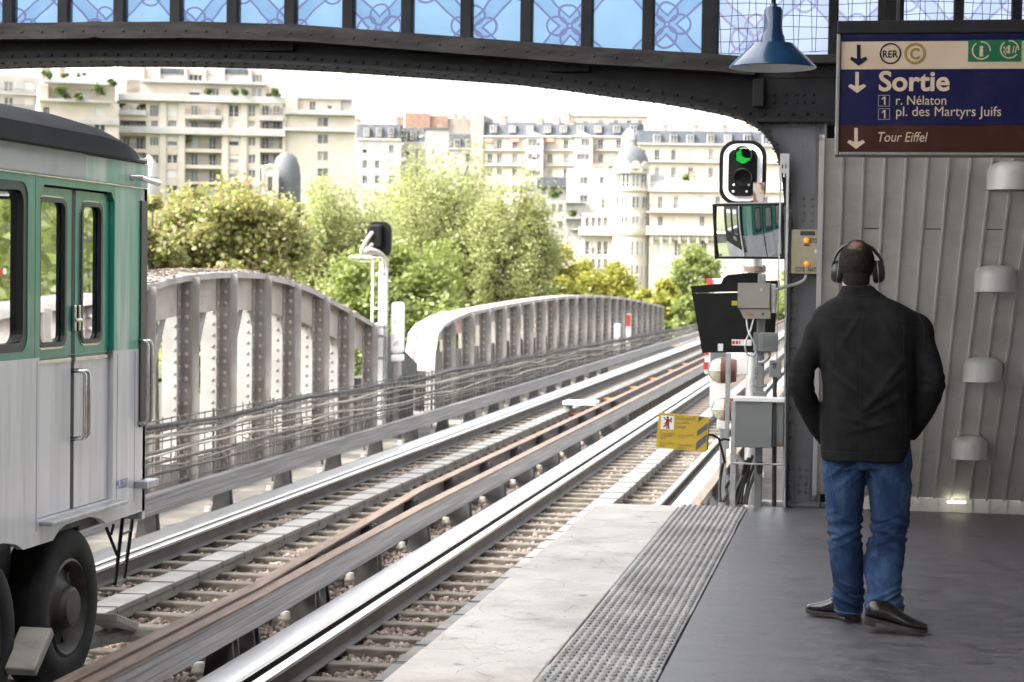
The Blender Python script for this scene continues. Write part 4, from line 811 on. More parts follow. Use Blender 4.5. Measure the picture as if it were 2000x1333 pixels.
for s,x0,y0,x1,y1 in (('Accès interdit',1321,814,1359,821),('au public.',1321,823,1348,830),('Danger',1320,831,1341,838.5),('Access forbidden',1290,845,1318,849),('to the public',1289.5,850,1314,854),('Danger',1289,855,1302,859),('Acceso prohibido',1326,849,1356,853),('Peligro',1325,854,1338,857.5),('Zutritt verboten',1288,864,1316,868),('Gefahr',1288,869,1300,872.5),('Vietato entrare',1324,867.5,1352,871.5),('Pericolo',1323.5,873,1339,877)):
    b=MB(); a=wy(x0,y1); c=wy(x1,y0); text_into(b,s,a[0],a[1],c[0],c[1],Mw,t=.001); b.build('lettering',m_sgrey,t)
b=MB(); b.tube([P3(1378,850,Yy+.02),P3(1392,850,YP-.15),P3(1404,857,YP-.1),P3(1410,880,YP-.1),P3(1416,905,YP-.1)],.009,7); b.tube([P3(1404,862,YP-.1),P3(1414,858,YP-.1),P3(1426,860,YP-.1)],.008,7); b.bbox(onY(1380,815,Yy).x,onY(1384,815,Yy).x,Yy+.004,Yy+.03,wy(1380,880)[1],wy(1380,818)[1],.002); b.build('bracket',m_dark,t)
# loose cables behind the cabinet
random.seed(4)
for i,(x0,y0,x1,y1) in enumerate(((1470,890,1440,985),(1466,900,1447,985),(1474,905,1452,985),(1462,895,1430,975),(1478,900,1458,985),(1456,900,1437,985),(1412,905,1407,980),(1425,940,1413,980))):
    tag(cable('black_cable',[P3(x0,y0,YP+.1),P3((x0*2+x1)/3+random.uniform(-4,4),(y0*2+y1)/3,YP+.14),P3((x0+x1*2)/3+random.uniform(-4,4),(y0+y1*2)/3,YP+.1),P3(x1,y1,YP+.05)],.012,m_cabled,'x'),'slack black cable drooping to the deck below the grey cabinet','cable','black cables below the grey cabinet')
# ================================================================== TRAIN
XT=-4.71; XF=2*TC2-XT
tr_=lambda x,y:(onX(x,y,XT).y,onX(x,y,XT).z)
m_tg=mat('jade_green_paint',(.004,.165,.112),(.007,.195,.137),scale=1.4,rough=.33,coat=.35,stretch=(1,3,.3),grime=(.20,.33,.28),gscale=2.6,gamt=.35)
m_tw=mat('white_train_paint',(.47,.48,.51),(.57,.58,.61),scale=1.4,rough=.3,coat=.5,stretch=(1,4,.35),grime=(.32,.32,.32),gscale=3.4,gamt=.6)
m_band=mat('grey_roof_band',(.33,.34,.33),(.42,.43,.42),scale=3,rough=.5,stretch=(1,1,.4),grime=(.26,.26,.25),gscale=3,gamt=.6)
m_streak=mat('streaked_green_paint',(.10,.30,.23),(.46,.50,.48),scale=2.2,rough=.4,stretch=(1,2.2,.22),contrast=(.42,.62),coat=.2)  # green broken up by pale grey streaks
m_troof=mat('train_roof',(.008,.008,.0085),(.014,.014,.0145),scale=4,rough=.75,spec=.2)
m_rbot=mat('train_roof_rib',(.035,.04,.05),(.055,.06,.07),scale=4,rough=.5,spec=.3)
m_seal=mat('window_rubber',(.008,.008,.009),None,rough=.45); m_int=mat('train_interior',(.05,.05,.05),(.1,.1,.09),scale=3,rough=.8)
m_tglass=glassmat('train_glass',(.8,.9,.85),refl=.48,thru=.25,rough=.015)
m_chrome=mat('worn_chrome',(.45,.44,.42),(.58,.57,.55),scale=12,rough=.25,metal=1)
Yend=tr_(286,640)[0]; Y0t=Yend-14.4
zs=tr_(59,1070)[1]; zat=tr_(161,1014)[1]; zband=tr_(0,330)[1]; ztop=tr_(0,268)[1]; zgr=tr_(0,706)[1]
t=thing('metro_train',(TC2,Yend-6,-.97),'green and white metro carriage standing on the far track','train')
# skirt line with wheel arches, in (y,z)
def arch_pts(yc,zb,w_,h):
    return [(yc-w_,zb),(yc-w_*.8,zb+h*.62),(yc-w_*.55,zb+h*.95),(yc+w_*.35,zb+h),(yc+w_*.75,zb+h*.6),(yc+w_,zb)]
WY=[Yend-1.10,Yend-1.10-1.12*1.0]; wy1=onX(138,1180,XT-.06).y
WY=[wy1,wy1-1.26]
zk_=tr_(205,1030)[1]; 
sk=[(Y0t,zs)]
ends=[Y0t+(Yend-q) for q in WY]
for q in sorted(ends): sk+=arch_pts(q,zs,.42,zat-zs)
for q in sorted(WY): sk+=arch_pts(q,zs,.42,zat-zs)
sk+=[(Yend,zs+.005)]
# doors: leaf pairs; windows
d1=(tr_(77,700)[0],tr_(222,700)[0]); dw=d1[1]-d1[0]; zdb=max(tr_(222,985)[1],tr_(161,1014)[1])+.035; zdt=tr_(100,362)[1]
doors=[d1]+[(d1[0]-3.85*k,d1[1]-3.85*k) for k in (1,2,3)]
zw0=tr_(20,690)[1]; zw1=tr_(20,352)[1]
wins=[]
for a,b_ in zip(doors[1:],doors): wins.append((a[1]+.22,b_[0]-.17))
upper=[(Y0t,zgr),(Yend-.0,zgr),(Yend,zband),(Y0t,zband)]
Mx=YZ(XT-.02)
e1=d1[1]+.012
MB().plate([(Y0t,zgr),(e1,zgr),(e1,zband),(Y0t,zband)],[rrect(a,zw0,b_,zw1,.09) for a,b_ in wins]+[[(a,zgr+.0005),(b_-.0,zgr+.0005),(b_,zdt-.06),(b_-.06,zdt),(a+.06,zdt),(a,zdt-.06)] for a,b_ in doors[1:]]+[[(d1[0],zgr+.0005),(d1[1],zgr+.0005),(d1[1],zdt-.06),(d1[1]-.06,zdt),(d1[0]+.06,zdt),(d1[0],zdt-.06)]],.04,Mx).build('green_side',m_tg,t)
lo=sk+[(Yend,zgr-.0005),(Y0t,zgr-.0005)]
MB().plate(lo,[[(a,zdb),(b_,zdb),(b_,zgr-.001),(a,zgr-.001)] for a,b_ in doors],.04,Mx).build('white_side',m_tw,t)
MB().plate([(e1+.0005,zgr),(Yend,zgr),(Yend,zband),(e1+.0005,zband)],[],.04,Mx).build('end_pillar',m_streak,t)
ysp=tr_(165,330)[0]
MB().bbox(XT-.04,XT+.004,Y0t,ysp,zband+.0005,ztop,.004).build('grey_band',m_band,t)
MB().bbox(XT-.04,XT+.003,ysp+.001,Yend,zband+.0005,ztop-.02,.004).build('end_band',m_streak,t)
MB().bbox(XT-.03,XT+.008,Y0t,Yend-.02,zband-.012,zband-.002,.002).build('drip_strip',m_chrome,t)
# far side, end wall, floor, interior
MB().plate([(Y0t,zs),(Yend,zs),(Yend,ztop),(Y0t,ztop)],[rrect(a,zw0,b_,zw1,.09) for a,b_ in wins],.04,YZ(XF+.02)).build('far_side',m_tg,t)
MB().bbox(XF+.045,XT-.045,Y0t+.05,Yend-.05,.02,.12,.01).build('floor',m_int,t); MB().bbox(XF+.045,XT-.045,Y0t+.05,Yend-.05,ztop-.1,ztop-.05,.01).build('ceiling',m_int,t)
# cab end: white lower nose, black mask with windows, number and round emblem
ze0,ze1=zs,ztop+.02; Me=Matrix(((1,0,0,0),(0,0,1,Yend-.03),(0,1,0,0),(0,0,0,1)))
MB().plate([(XF,zs-.05),(XT,zs-.05),(XT,.62),(XF,.62)],[],.05,Me).build('cab_nose',m_tw,t)
MB().plate([(XF,.621),(XT-.13,.621),(XT-.13,ze1),(XF,ze1)],[rrect(XF+.25,1.12,XF+1.15,2.0,.06),rrect(XF+1.25,1.12,XT-.35,2.0,.06)],.04,Me).build('cab_mask',m_blackp,t)
MB().plate([(XT-.129,.621),(XT,.621),(XT,ze1),(XT-.129,ze1)],[],.05,Me).build('cab_corner',m_tw,t)
for a,b_ in ((XF+.24,XF+1.16),(XF+1.24,XT-.34)): MB().box(a,b_,Yend-.05,Yend-.045,1.1,2.02).build('cab_window',m_tglass,t)
MB().box(XF+.05,XT-.05,Yend-.9,Yend-.88,.13,ztop-.11).build('cab_partition',m_int,t)
b=MB(); Mt=Matrix(((-1,0,0,0),(0,0,1,Yend-.008),(0,1,0,0),(0,0,0,1))); text_into(b,'0530',-(XT-.6),.88,-(XT-1.0),1.02,Mt,t=.003); b.build('end_number',m_white,t)
b=MB(); ring(b,-(XT-.42),.80,.05,.075,Mt); b.build('end_emblem',m_sgreen,t)
# roof: barrel with a raised rib along the edge
pr=[]
for k in range(13):
    a=math.pi*k/12; pr.append((TC2+1.19*math.cos(a)*(1 if abs(math.cos(a))>.001 else 0),ztop-.01+.33*math.sin(a)**.75))
rb=MB(); ys=[Y0t,Yend-.86,Yend-.58,Yend-.35,Yend-.16,Yend-.03]; sc=[1,1,.96,.84,.58,.12]
n=len(pr); v=[(TC2+(x-TC2)*(1-.05*(1-s)),y,ztop-.01+(z-ztop+.01)*s) for y,s in zip(ys,sc) for x,z in pr]
rb.add(v,[(i*n+k,i*n+k+1,(i+1)*n+k+1,(i+1)*n+k) for i in range(len(ys)-1) for k in range(n-1)]+[tuple((len(ys)-1)*n+k for k in range(n))]); rb.build('roof',m_troof,t,smooth='auto')
b=MB(); pth=[(Y0t,1),(Yend-1.0,1),(Yend-.7,.97),(Yend-.45,.75),(Yend-.28,.35)]
prr=[(0,0),(.0,.055),(-.035,.105),(-.10,.12),(-.18,.10),(-.18,0)]
n=6; v=[(XT-.015+p[0],y,ztop+.004+p[1]*s) for y,s in pth for p in prr]; b.add(v,[(i*n+k,i*n+(k+1)%n,(i+1)*n+(k+1)%n,(i+1)*n+k) for i in range(len(pth)-1) for k in range(n)]+[tuple((len(pth)-1)*n+k for k in range(n))]); b.build('roof_rib',m_rbot,t,smooth='auto')
MB().bbox(XT-.01,XT+.016,Y0t,Yend-.05,ztop-.018,ztop+.003,.004).build('gutter',m_blackp,t)
b=MB(); q=onX(272,347,XT+.05); b.tube([(XT+.0,q.y-.02,q.z),(XT+.06,q.y,q.z),(XT+.06,Yend+.05,q.z-.02)],.02,8); b.build('end_lamp_bar',m_chrome,t,smooth='auto')
# windows of the saloon
for a,b_ in wins:
    f=MB(); f.plate(rrect(a-.012,zw0-.012,b_+.012,zw1+.012,.1),[rrect(a+.05,zw0+.05,b_-.05,zw1-.05,.07)],.05,YZ(XT-.03)); o=f.build('window',m_seal,t); MB().box(XT-.05,XT-.045,a+.04,b_-.04,zw0+.04,zw1-.04).build('pane',m_tglass,o)
# doors
g=lambda x,y:tr_(x,y)
zg0,zg1=g(82,676)[1],g(82,388)[1]; 
for di,(a,b_) in enumerate(doors):
    mid=a+(g(151,700)[0]-d1[0]); off=a-d1[0]
    for li,(l0,l1,w0,w1) in enumerate(((a+.004,mid-.03,g(83,600)[0]+off,g(134,600)[0]+off),(mid+.03,b_-.016,g(166,600)[0]+off,g(204,600)[0]+off))):
        za,zc=(zg0,zg1) if li==0 else (g(166,668)[1],g(166,398)[1])
        o=MB().plate([(l0,zgr-.02),(l1,zgr-.02),(l1,zdt-.012),(l0,zdt-.012)],[rrect(w0,za,w1,zc,.055)],.03,YZ(XT-.045)).build('door',m_tg,t)
        MB().plate([(l0,zdb+.005),(l1,zdb+.005),(l1,zgr-.021),(l0,zgr-.021)],[],.03,YZ(XT-.045)).build('lower_panel',m_tw,o)
        MB().bbox(XT-.03,XT-.024,l0+.005,l1-.005,zgr-.045,zgr-.022,.002).build('kick_strip',m_chrome,o)
        MB().plate(rrect(w0-.014,za-.014,w1+.014,zc+.014,.068),[rrect(w0+.012,za+.014,w1-.016,zc-.014,.05)],.022,YZ(XT-.028)).build('window_seal',m_seal,o)
        MB().plate(rrect(w0-.026,za-.026,w1+.022,zc+.022,.078),[rrect(w0-.012,za-.012,w1+.012,zc+.012,.066)],.006,YZ(XT-.026)).build('window_trim',m_chrome,o)
        MB().box(XT-.05,XT-.046,w0-.005,w1+.005,za-.005,zc+.005).build('pane',m_tglass,o)
        yy=mid+(-.012 if li==0 else .055); zt_h,zb_h=g(150,724)[1],g(150,858)[1]
        MB().tube([(XT-.03,yy,zt_h),(XT+.03,yy+.02,zt_h-.005),(XT+.045,yy+.025,zt_h-.03),(XT+.045,yy+.025,zb_h+.03),(XT+.03,yy+.02,zb_h+.005),(XT-.03,yy,zb_h)],.0125,8).build('handle',m_chrome,o,smooth=True)
        zl_=g(150,622)[1]; k=MB(); k.bbox(XT-.028,XT-.004,yy-.012,yy+.012,zl_-.08,zl_+.08,.006)
        if li==0: k.bbox(XT-.006,XT+.012,yy-.02,yy+.07,zl_-.022,zl_+.0,.006)
        k.build('latch',m_chrome,o)
    MB().bbox(XT-.06,XT-.03,mid-.029,mid+.029,zdb+.005,zdt-.012,.008).build('door_seal',m_black,t)
    b=MB(); b.bbox(XT-.06,XT-.041,a-.02,b_+.02,zdb-.03,zdt+.03,.004) if False else b.bbox(XT-.12,XT-.1,mid-.03,mid+.03,zdb,zdt,.004); b.build('door_rail',m_black,t)
    MB().bbox(XT+.002,XT+.085,a-.0,b_+.05,zdb-.035,zdb-.008,.006).build('step_plate',m_galv,t)
# end jamb recess with hand rails
y0,y1=g(271,600)[0],g(286,600)[0]; MB().bbox(XT+.001,XT+.012,y0+.01,y1-.02,g(272,835)[1],g(272,392)[1],.003).build('end_jamb',m_seal,t)
for yy in (y0+.0,y0+.075):
    za,zc=g(270,828)[1],g(270,664)[1]; MB().tube([(XT,yy,zc),(XT+.05,yy+.01,zc-.01),(XT+.06,yy+.012,zc-.04),(XT+.06,yy+.012,za+.04),(XT+.05,yy+.01,za+.01),(XT,yy,za)],.012,8).build('hand_rail',m_chrome,t,smooth=True)
MB().bbox(XT+.0025,XT+.09,g(262,945)[0],Yend+.02,g(262,952)[1]-.01,g(262,944)[1]+.012,.005).build('end_step',m_galv,t)
b=MB(); a=g(226,957); c=g(249,933); text_into(b,'M.3537',a[0],a[1],c[0],c[1],YZ(XT+.0),t=.002); b.build('carriage_number',mat('number_blue',(.05,.09,.33),None,rough=.5),t)
for yy in (g(152,900)[0]-.62,g(222,900)[0]+.05,g(262,900)[0]): MB().box(XT+.0001,XT+.0012,yy,yy+.004,zs+.08,zgr-.02).build('panel_joint',m_brk,t)
for yy in (wins[0][1]+.10,): MB().box(XT+.0001,XT+.0012,yy,yy+.004,zgr,zband-.02).build('panel_joint',m_brk,t)
# running gear
m_tyre=mat('tyre_rubber',(.010,.010,.0105),(.02,.0195,.0195),scale=6,rough=.75,spec=.25,bump=.2,bscale=40,grime=(.04,.036,.032),gscale=4,gamt=.4); m_hub=mat('wheel_hub_steel',(.035,.034,.032),(.065,.062,.058),scale=6,rough=.55,metal=.5,grime=(.15,.13,.11),gscale=5,gamt=.3)
RW=.50
def wheel(x,y,sgn):
    Mw=Matrix.Translation((x,y,ZR+RW))@Matrix.Rotation(R(90)*sgn,4,'Y')
    o=MB().lathe([(.29,-.02),(.31,.0),(.36,.012),(.43,.012),(.472,-.004),(.494,-.03),(.5,-.06),(.5,-.20),(.494,-.23),(.47,-.25),(.40,-.262),(.30,-.25)],56,Mw).build('wheel',m_tyre,t,smooth='auto')
    b=MB(); b.lathe([(.30,-.005),(.285,.004),(.27,-.012),(.255,-.06),(.24,-.075),(.17,-.06),(.125,-.015),(.12,-.005)],40,Mw); b.build('rim',m_hub,o,smooth='auto')
    b=MB(); b.lathe([(.13,-.02),(.125,.015),(.11,.03),(0,.034)],28,Mw); b.build('hub_cap',m_hub,o,smooth='auto')
    b=MB()
    for k in range(6):
        q=k*math.pi/3+.4; b.lathe([(.0,.002),(.032,.002),(.034,-.004)],12,Mw@Matrix.Translation((.208*math.cos(q),.208*math.sin(q),-.062))@Matrix.Diagonal((1.2,1,1,1)))
    b.build('hand_holes',m_black,o); return o
for yy in WY+ends:
    wheel(XT-.07,yy,1); wheel(XF+.07,yy,-1)
b=MB()
for yc in (sum(WY)/2,sum(ends)/2): b.bbox(XF+.4,XT-.42,yc-1.15,yc+1.2,-.70,-.25,.03); b.bbox(XF+.25,XT-.27,yc-.25,yc+.25,-.45,.05,.03)
b.bbox(XF+.2,XT-.15,Y0t+2.8,Yend-3.2,-.45,.08,.03); b.bbox(XT-.5,XT-.06,Yend-1.0,Yend-.6,-.02,zs+.15,.02); b.build('bogie_frame',m_black,t)
m_shoe=mat('worn_brake_wood',(.20,.185,.16),(.32,.30,.27),scale=6,rough=.8,stretch=(1,4,1),grime=(.10,.09,.08),gscale=6)
b=MB(); p=onX(55,1272,XT+.02); Ms=Matrix.Translation(p)@Matrix.Rotation(R(38),4,'X'); b.bbox(-.10,.10,-.16,.16,-.03,.03,.01,M=Ms); b.build('collector_shoe',m_shoe,t)
b=MB(); p=onX(222,1215,XT-.25); Ms=Matrix.Translation(p)@Matrix.Rotation(R(-18),4,'X'); b.bbox(-.12,.10,-.2,.22,-.03,.03,.012,M=Ms); b.bbox(-.1,.2,.2,.34,-.07,-.01,.01,M=Ms); b.tube([p+Vector((-.1,-.3,-.1)),p+Vector((0,.2,-.12)),p+Vector((.02,.4,-.16))],.05,8); b.build('guide_wheel_arm',m_shoe,t)
# end ladder of thin black bars
b=MB(); q=lambda x,y:tuple(onX(x,y,XT-.12))
b.tube([q(240,1010),q(225,1140)],.013,6); b.tube([q(260,1005),q(243,1130)],.013,6); b.tube([q(225,1140),q(243,1132)],.013,6); b.tube([q(208,1032),q(229,1085)],.012,6); b.tube([q(222,1025),q(217,1045)],.010,6); b.tube([q(236,1045),q(256,1036)],.009,6); b.build('footstep_frame',m_blackp,t)
# ================================================================== BRIDGE GIRDERS
m_angle=mat('dirty_bridge_angle',(.19,.17,.155),(.27,.245,.225),scale=3,rough=.75,bump=.2,grime=(.11,.09,.075),gscale=2.5,gamt=.6)
m_rear=mat('pale_bridge_paint',(.23,.222,.212),(.29,.28,.268),scale=2,rough=.7,grime=(.34,.32,.30),gscale=2,gamt=.4)
XG=-8.2
def girder(name,label,xg,face,top,posts,band,bottom,diag,solid,rw,loc):
    # top: [(y,z)] upper edge of the chord; posts: y positions; face=+1 posts stand out towards +x
    t=thing('bridge_girder',loc,label,'girder','arched steel girders of the viaduct'); f=face
    ys=[p[0] for p in top]; n=int((ys[-1]-ys[0])/.35); P=[(ys[0]+(ys[-1]-ys[0])*i/n) for i in range(n+1)]; P=sorted(set([round(y,4) for y in P+ys]))
    zt=lambda y:interp(top,y)
    def sw(prof,name,m):
        b=MB(); k=len(prof); v=[]
        for y in P:
            for dx,dz in prof: v.append((xg+dx*f,y,zt(y)+dz))
        b.add(v,[(i*k+j,i*k+(j+1)%k,(i+1)*k+(j+1)%k,(i+1)*k+j) for i in range(len(P)-1) for j in range(k)]+[tuple(range(k)),tuple((len(P)-1)*k+j for j in range(k))]); return b
    rw=rw or .60
    b=sw([(.16,0),(.16,-.03),(-rw,-.03),(-rw,0)],'',m_gird); 
    b.rivets([(xg+.12*f,y,zt(y)) for y in np.arange(ys[0]+.1,ys[-1],.16)],(0,0,1),.016); b.build('top_chord',m_gird,t)
    sw([(.16,-.031),(.16,-.075),(.14,-.075),(.14,-.031)],'',m_gird).build('chord_lip',m_gird,t)
    b=sw([(0,-.031),(0,-band),(-.014,-band),(-.014,-.031)],'',m_gird2)
    for y0,y1 in zip(posts[::3],posts[1::3]):
        if y1>ys[-1]: continue
        ym=(y0+y1)/2; b.rivets([(xg+.001*f,ym-.2+.1*i,zt(ym)-.12-.09*j) for i in range(5) for j in range(int(band/.1)-1)],(f,0,0),.011)
    b.build('web_panel',m_gird2,t)
    b=sw([(-.77*rw,-.031),(-.77*rw,-band*.75),(-.79*rw,-band*.75),(-.79*rw,-.031)],'',m_gird2); b.build('rear_web_panel',m_gird2,t)
    stp_=(posts[-1]-posts[0])/(len(posts)-1)
    for y in posts:
        zt_=zt(y)-.031
        if zt_<bottom+.15: continue
        b=MB(); b.bbox(xg+.001*f,xg+.245*f,y,y+.014,bottom,zt_,.002); b.bbox(xg+.002*f,xg+.15*f,y-.013,y-.0005,bottom,zt_-.001,.002,m=1); b.bbox(xg+.002*f,xg+.015*f,y-.12,y-.0135,bottom,zt_-.001,.002,m=1)
        b.rivets([(xg+.085*f,y-.013,z) for z in np.arange(bottom+.1,zt_-.05,.15)],(0,-1,0),.030,2); b.rivets([(xg+.015*f,y-.07,z) for z in np.arange(bottom+.1,zt_-.05,.15)],(f,0,0),.024,2); b.build('post',[m_gird,m_angle,m_gird2],t)
        yr=min(y+.55*stp_,ys[-1]); zt_=min(zt_,zt(yr)-.031); b=MB(); b.bbox(xg-.88*rw*f,xg-.42*rw*f,yr,yr+.014,bottom,zt_-.1,.002); b.rivets([(xg-.60*rw*f,yr,z) for z in np.arange(bottom+.12,zt_-.1,.15)],(0,-1,0),.028); b.build('rear_post',m_angle if solid is not None else m_rear,t)
    for i,(y0,y1) in enumerate(zip(posts,posts[1:])):
        s=diag(i)
        if not s: continue
        za=zt(y1 if s>0 else y0)-.1; a=Vector((xg-.12*f,y0 if s>0 else y1,bottom)); c=Vector((xg-.12*f,y1 if s>0 else y0,za))
        if za<bottom+.4: continue
        d=(c-a).normalized(); o=Vector((0,d.z,-d.y))*.06; xx=Vector((.012*f,0,0)); v=[a-o,a+o,c+o,c-o]; b=MB(); b.add([p-xx for p in v]+[p+xx for p in v],[(0,1,2,3),(7,6,5,4),(0,4,5,1),(1,5,6,2),(2,6,7,3),(3,7,4,0)]); b.build('diagonal',m_rear,t)
    b=MB(); b.bbox(xg-rw*f,xg+.16*f,ys[0],ys[-1],bottom-.06,bottom,.006); b.bbox(xg-.0*f,xg+.02*f,ys[0],ys[-1],bottom+.001,bottom+.30,.004); b.build('bottom_chord',m_gird,t)
    if solid is not None: MB().bbox(xg-.72*rw*f,xg-.70*rw*f,ys[0]+.2,ys[-1]-.2,bottom,solid,.003).build('rear_plating',m_angle,t)
    return t
def trace(lst,x=XG): return [(q.y,q.z) for q in (onX(a,b,x) for a,b in lst)]
BT=-1.0
t1=trace([(283,553),(300,546),(340,538),(390,533),(440,531),(490,534),(540,545),(590,563),(640,590),(690,618),(718,634)])
y0=t1[0][0]; sl_=[(y0-10.0,t1[0][1]-.75),(y0-7.5,t1[0][1]-.42),(y0-5,t1[0][1]-.2),(y0-2.5,t1[0][1]-.08)]
pg=[onX(x,700,XG).y for x in (351,427,496,555,613,663,710)]
stp=(pg[-1]-pg[0])/6; posts1=[pg[0]-stp*k for k in range(6,0,-1)]+pg
g1=girder('g','grey riveted arched girder with open posts, starting behind the end of the train',XG,1,sl_+t1,posts1,.50,BT,lambda i:(1 if i<8 else -1),None,None,(XG,18,BT))
# blown leaves on top of the first girder
m_litter=leafmat('dry_leaves',[(.17,.14,.115),(.25,.20,.155),(.32,.27,.21),(.13,.105,.085),(.22,.19,.165)],.15)
V=[];F=[]
top1=sl_+t1
for i in range(1900):
    y=random.uniform(y0-4,t1[-1][0]-1.2); x=XG+random.uniform(-.58,.15); z=interp(top1,y)+random.uniform(.004,.035); a=random.uniform(0,6.28); l=random.uniform(.03,.06); w_=l*.6; tz=random.uniform(-.4,.4)
    c,s_=math.cos(a),math.sin(a); o=len(V); V+=[(x-c*l,y-s_*l,z),(x-s_*w_,y+c*w_,z+tz*l),(x+c*l,y+s_*l,z+.01),(x+s_*w_,y-c*w_,z+.012)]; F.append((o,o+1,o+2,o+3))
tag(npmesh('fallen_leaves',np.array(V),np.array(F),m_litter),'dry brown leaves lying along the top of the near girder','leaves',kind='stuff')
t2=trace([(830,722),(831.5,690),(837,652),(850,634),(872,622),(900,610),(960,598),(1030,586),(1090,579),(1130,577),(1170,578),(1210,582),(1240,587),(1285,598)])
t2=[(p[0]+.02*i,p[1]) for i,p in enumerate(t2)]
for i in range(1,4):
    if t2[i][0]<=t2[i-1][0]: t2[i]=(t2[i-1][0]+.05,t2[i][1])
pg2=[onX(903,700,XG).y+1.88*k for k in range(-2,24)]; pg2=[y for y in pg2 if y<t2[-1][0]+.2 and y>t2[0][0]+.5]
g2=girder('g','longer grey riveted girder with rounded end, second along the viaduct',XG,1,t2,pg2,.36,BT,lambda i:0,.06,.34,(XG,40,BT))
# the rounded end rib of the second girder
b=MB(); c0=t2[0][0]
for dx in (.17,-.26):
    prof=[(y-.02,z) for y,z in t2[:6]]; pts=[(XG+dx,prof[0][0],BT)]+[(XG+dx,y,z+.012) for y,z in prof]; v=[]
    for p in pts: v+=[(p[0]-.14,p[1],p[2]),(p[0]+.02,p[1],p[2]),(p[0]+.02,p[1]+.03,p[2]-.05),(p[0]-.14,p[1]+.03,p[2]-.05)]
    b.add(v,[(4*i+k,4*i+(k+1)%4,4*i+4+(k+1)%4,4*i+4+k) for i in range(len(pts)-1) for k in range(4)])
b.rivets([(XG+.1,t2[0][0]+.02-.0,z) for z in np.arange(BT+.2,.6,.13)],(0,-1,0),.018); b.build('end_rib',m_white if False else m_gird,g2)
# graffiti coloured panels between the posts
m_graf=mat('faded_red_graffiti',(.42,.30,.27),(.50,.27,.23),scale=9,rough=.8,contrast=(.44,.56))
for i,y in enumerate(pg2[:-1]):
    if i in (0,6,7,9,10,12,13,15,17): zz=min(interp(t2,y),interp(t2,y+1.8)); MB().box(XG+.002,XG+.005,y+.04,y+1.8,zz-.30,zz-.08).build('graffiti',m_graf,g2)
# opposite girder on the right-hand side, seen reflected in the train windows
tr1=[(15.6,-.1),(16,.45),(17.4,.8),(20,1.15),(23.5,1.32),(27,1.25),(30,.95),(33.5,.45),(34,-.1)]
girder('g','grey riveted girder on the right of the tracks, seen reflected in the train door panes',-.30,-1,tr1,[16.4+1.55*i for i in range(12)],.42,BT,lambda i:(1 if i<5 else -1),None,None,(-.3,18,BT))
# dark gap plates between girders
b=MB(); a=onX(720,740,XG); c=onX(798,740,XG); b.bbox(XG-.4,XG+.1,a.y,c.y,BT,-.15,.01); b.add([(XG+.16,a.y,.75),(XG+.16,a.y+.25,.70),(XG+.16,c.y,-.02),(XG+.16,c.y,-.4),(XG+.16,a.y,-.4),(XG+.1,a.y,.75),(XG+.1,a.y+.25,.70),(XG+.1,c.y,-.02),(XG+.1,c.y,-.4),(XG+.1,a.y,-.4)],[(0,1,2,3,4),(9,8,7,6,5),(0,5,6,1),(1,6,7,2),(2,7,8,3)])
tag(b.build('bearing_plate',m_brk),'dark steel plates filling the gap between the two girders','plate')
# ================================================================== CABLE RACK along the girders
XK=-7.62
t=thing('cable_rack',(XK,30,-1.1),'low wire mesh rack loaded with sagging cables along the foot of the girders','cable rack')
zc=lambda y:interp([(11,.02),(22,-.05),(33,-.13),(55,-.25),(83,-.45),(165,-.9)],y)
for yy in np.arange(15.5,92,2.45):
    MB().bbox(XK-.06,XK-.035,yy-.02,yy+.02,-1.3,zc(yy)+.03,.004).build('post',m_wire,t)
def wob(a,amp,per,ph): return [(XK+.02+.02*noise.noise(Vector((y*.7,ph,1))),y,zc(y)+a+amp*noise.noise(Vector((y/per/1.4,ph*3.1,7)))) for y in np.arange(13,92,.36)]
b=MB()
for a in (.0,-.12,-.24,-.36,-.48,-.60,-.72): b.tube([(XK-.03,y,zc(y)+a+.012*noise.noise(Vector((y,a*9,0)))) for y in np.arange(13,92,.6)],.009,5)
for i,yy in enumerate(np.arange(13.2,92,.29)):
    if (i%9)==4: continue
    d=random.uniform(-.02,.02); zt_=zc(yy)+random.uniform(-.02,.06); b.tube([(XK-.03,yy,zc(yy)-.78+random.uniform(0,.15)),(XK-.028,yy+d,zt_)],.008,4)
    b.tube([(XK-.03,yy,zt_-.1),(XK+.05,yy+.01,zt_-.11),(XK+.06,yy+.01,zt_-.06)],.008,4)
    if i%2: b.tube([(XK-.03,yy,zt_-.45),(XK+.06,yy+.02,zt_-.46),(XK+.07,yy+.02,zt_-.40)],.008,4)
b.build('wire_mesh',m_wire,t)
for a,amp,per,ph,r,m in ((-.055,.06,2.5,1,.030,m_cabled),(-.09,.05,2.2,2,.022,m_cable),(-.17,.09,1.8,3,.016,m_cablel),(-.20,.08,2.6,4,.018,m_cable),(-.30,.07,2.2,5,.015,m_cable),(-.37,.08,1.9,6,.013,m_cablel),(-.45,.05,2.4,7,.016,m_cable),(-.56,.06,2.1,8,.012,m_wire),(-.13,.12,1.3,9,.012,m_cable),(-.50,.09,1.5,10,.012,m_cable)):
    MB().tube(wob(a,amp,per,ph),r,6).build('cable',m,t,smooth=True)
# small posts and boxes further along
q=onX(1206,640,-7.75); tag(MB().bbox(q.x-.08,q.x+.08,q.y-.18,q.y+.18,q.z-.9,q.z+.12,.02).build('trackside_box',m_white),'white trackside box standing in front of the second girder','box')
q=onX(1228,632,-7.75); o=MB().bbox(q.x-.07,q.x+.07,q.y-.09,q.y+.09,q.z-.9,q.z+.32,.015).build('marker_post',m_white); tag(o,'white marker post with a red band in front of the second girder','post'); MB().bbox(q.x-.072,q.x+.076,q.y-.12,q.y-.0905,q.z-.1,q.z+.3,.004).build('red_band',m_red,o)
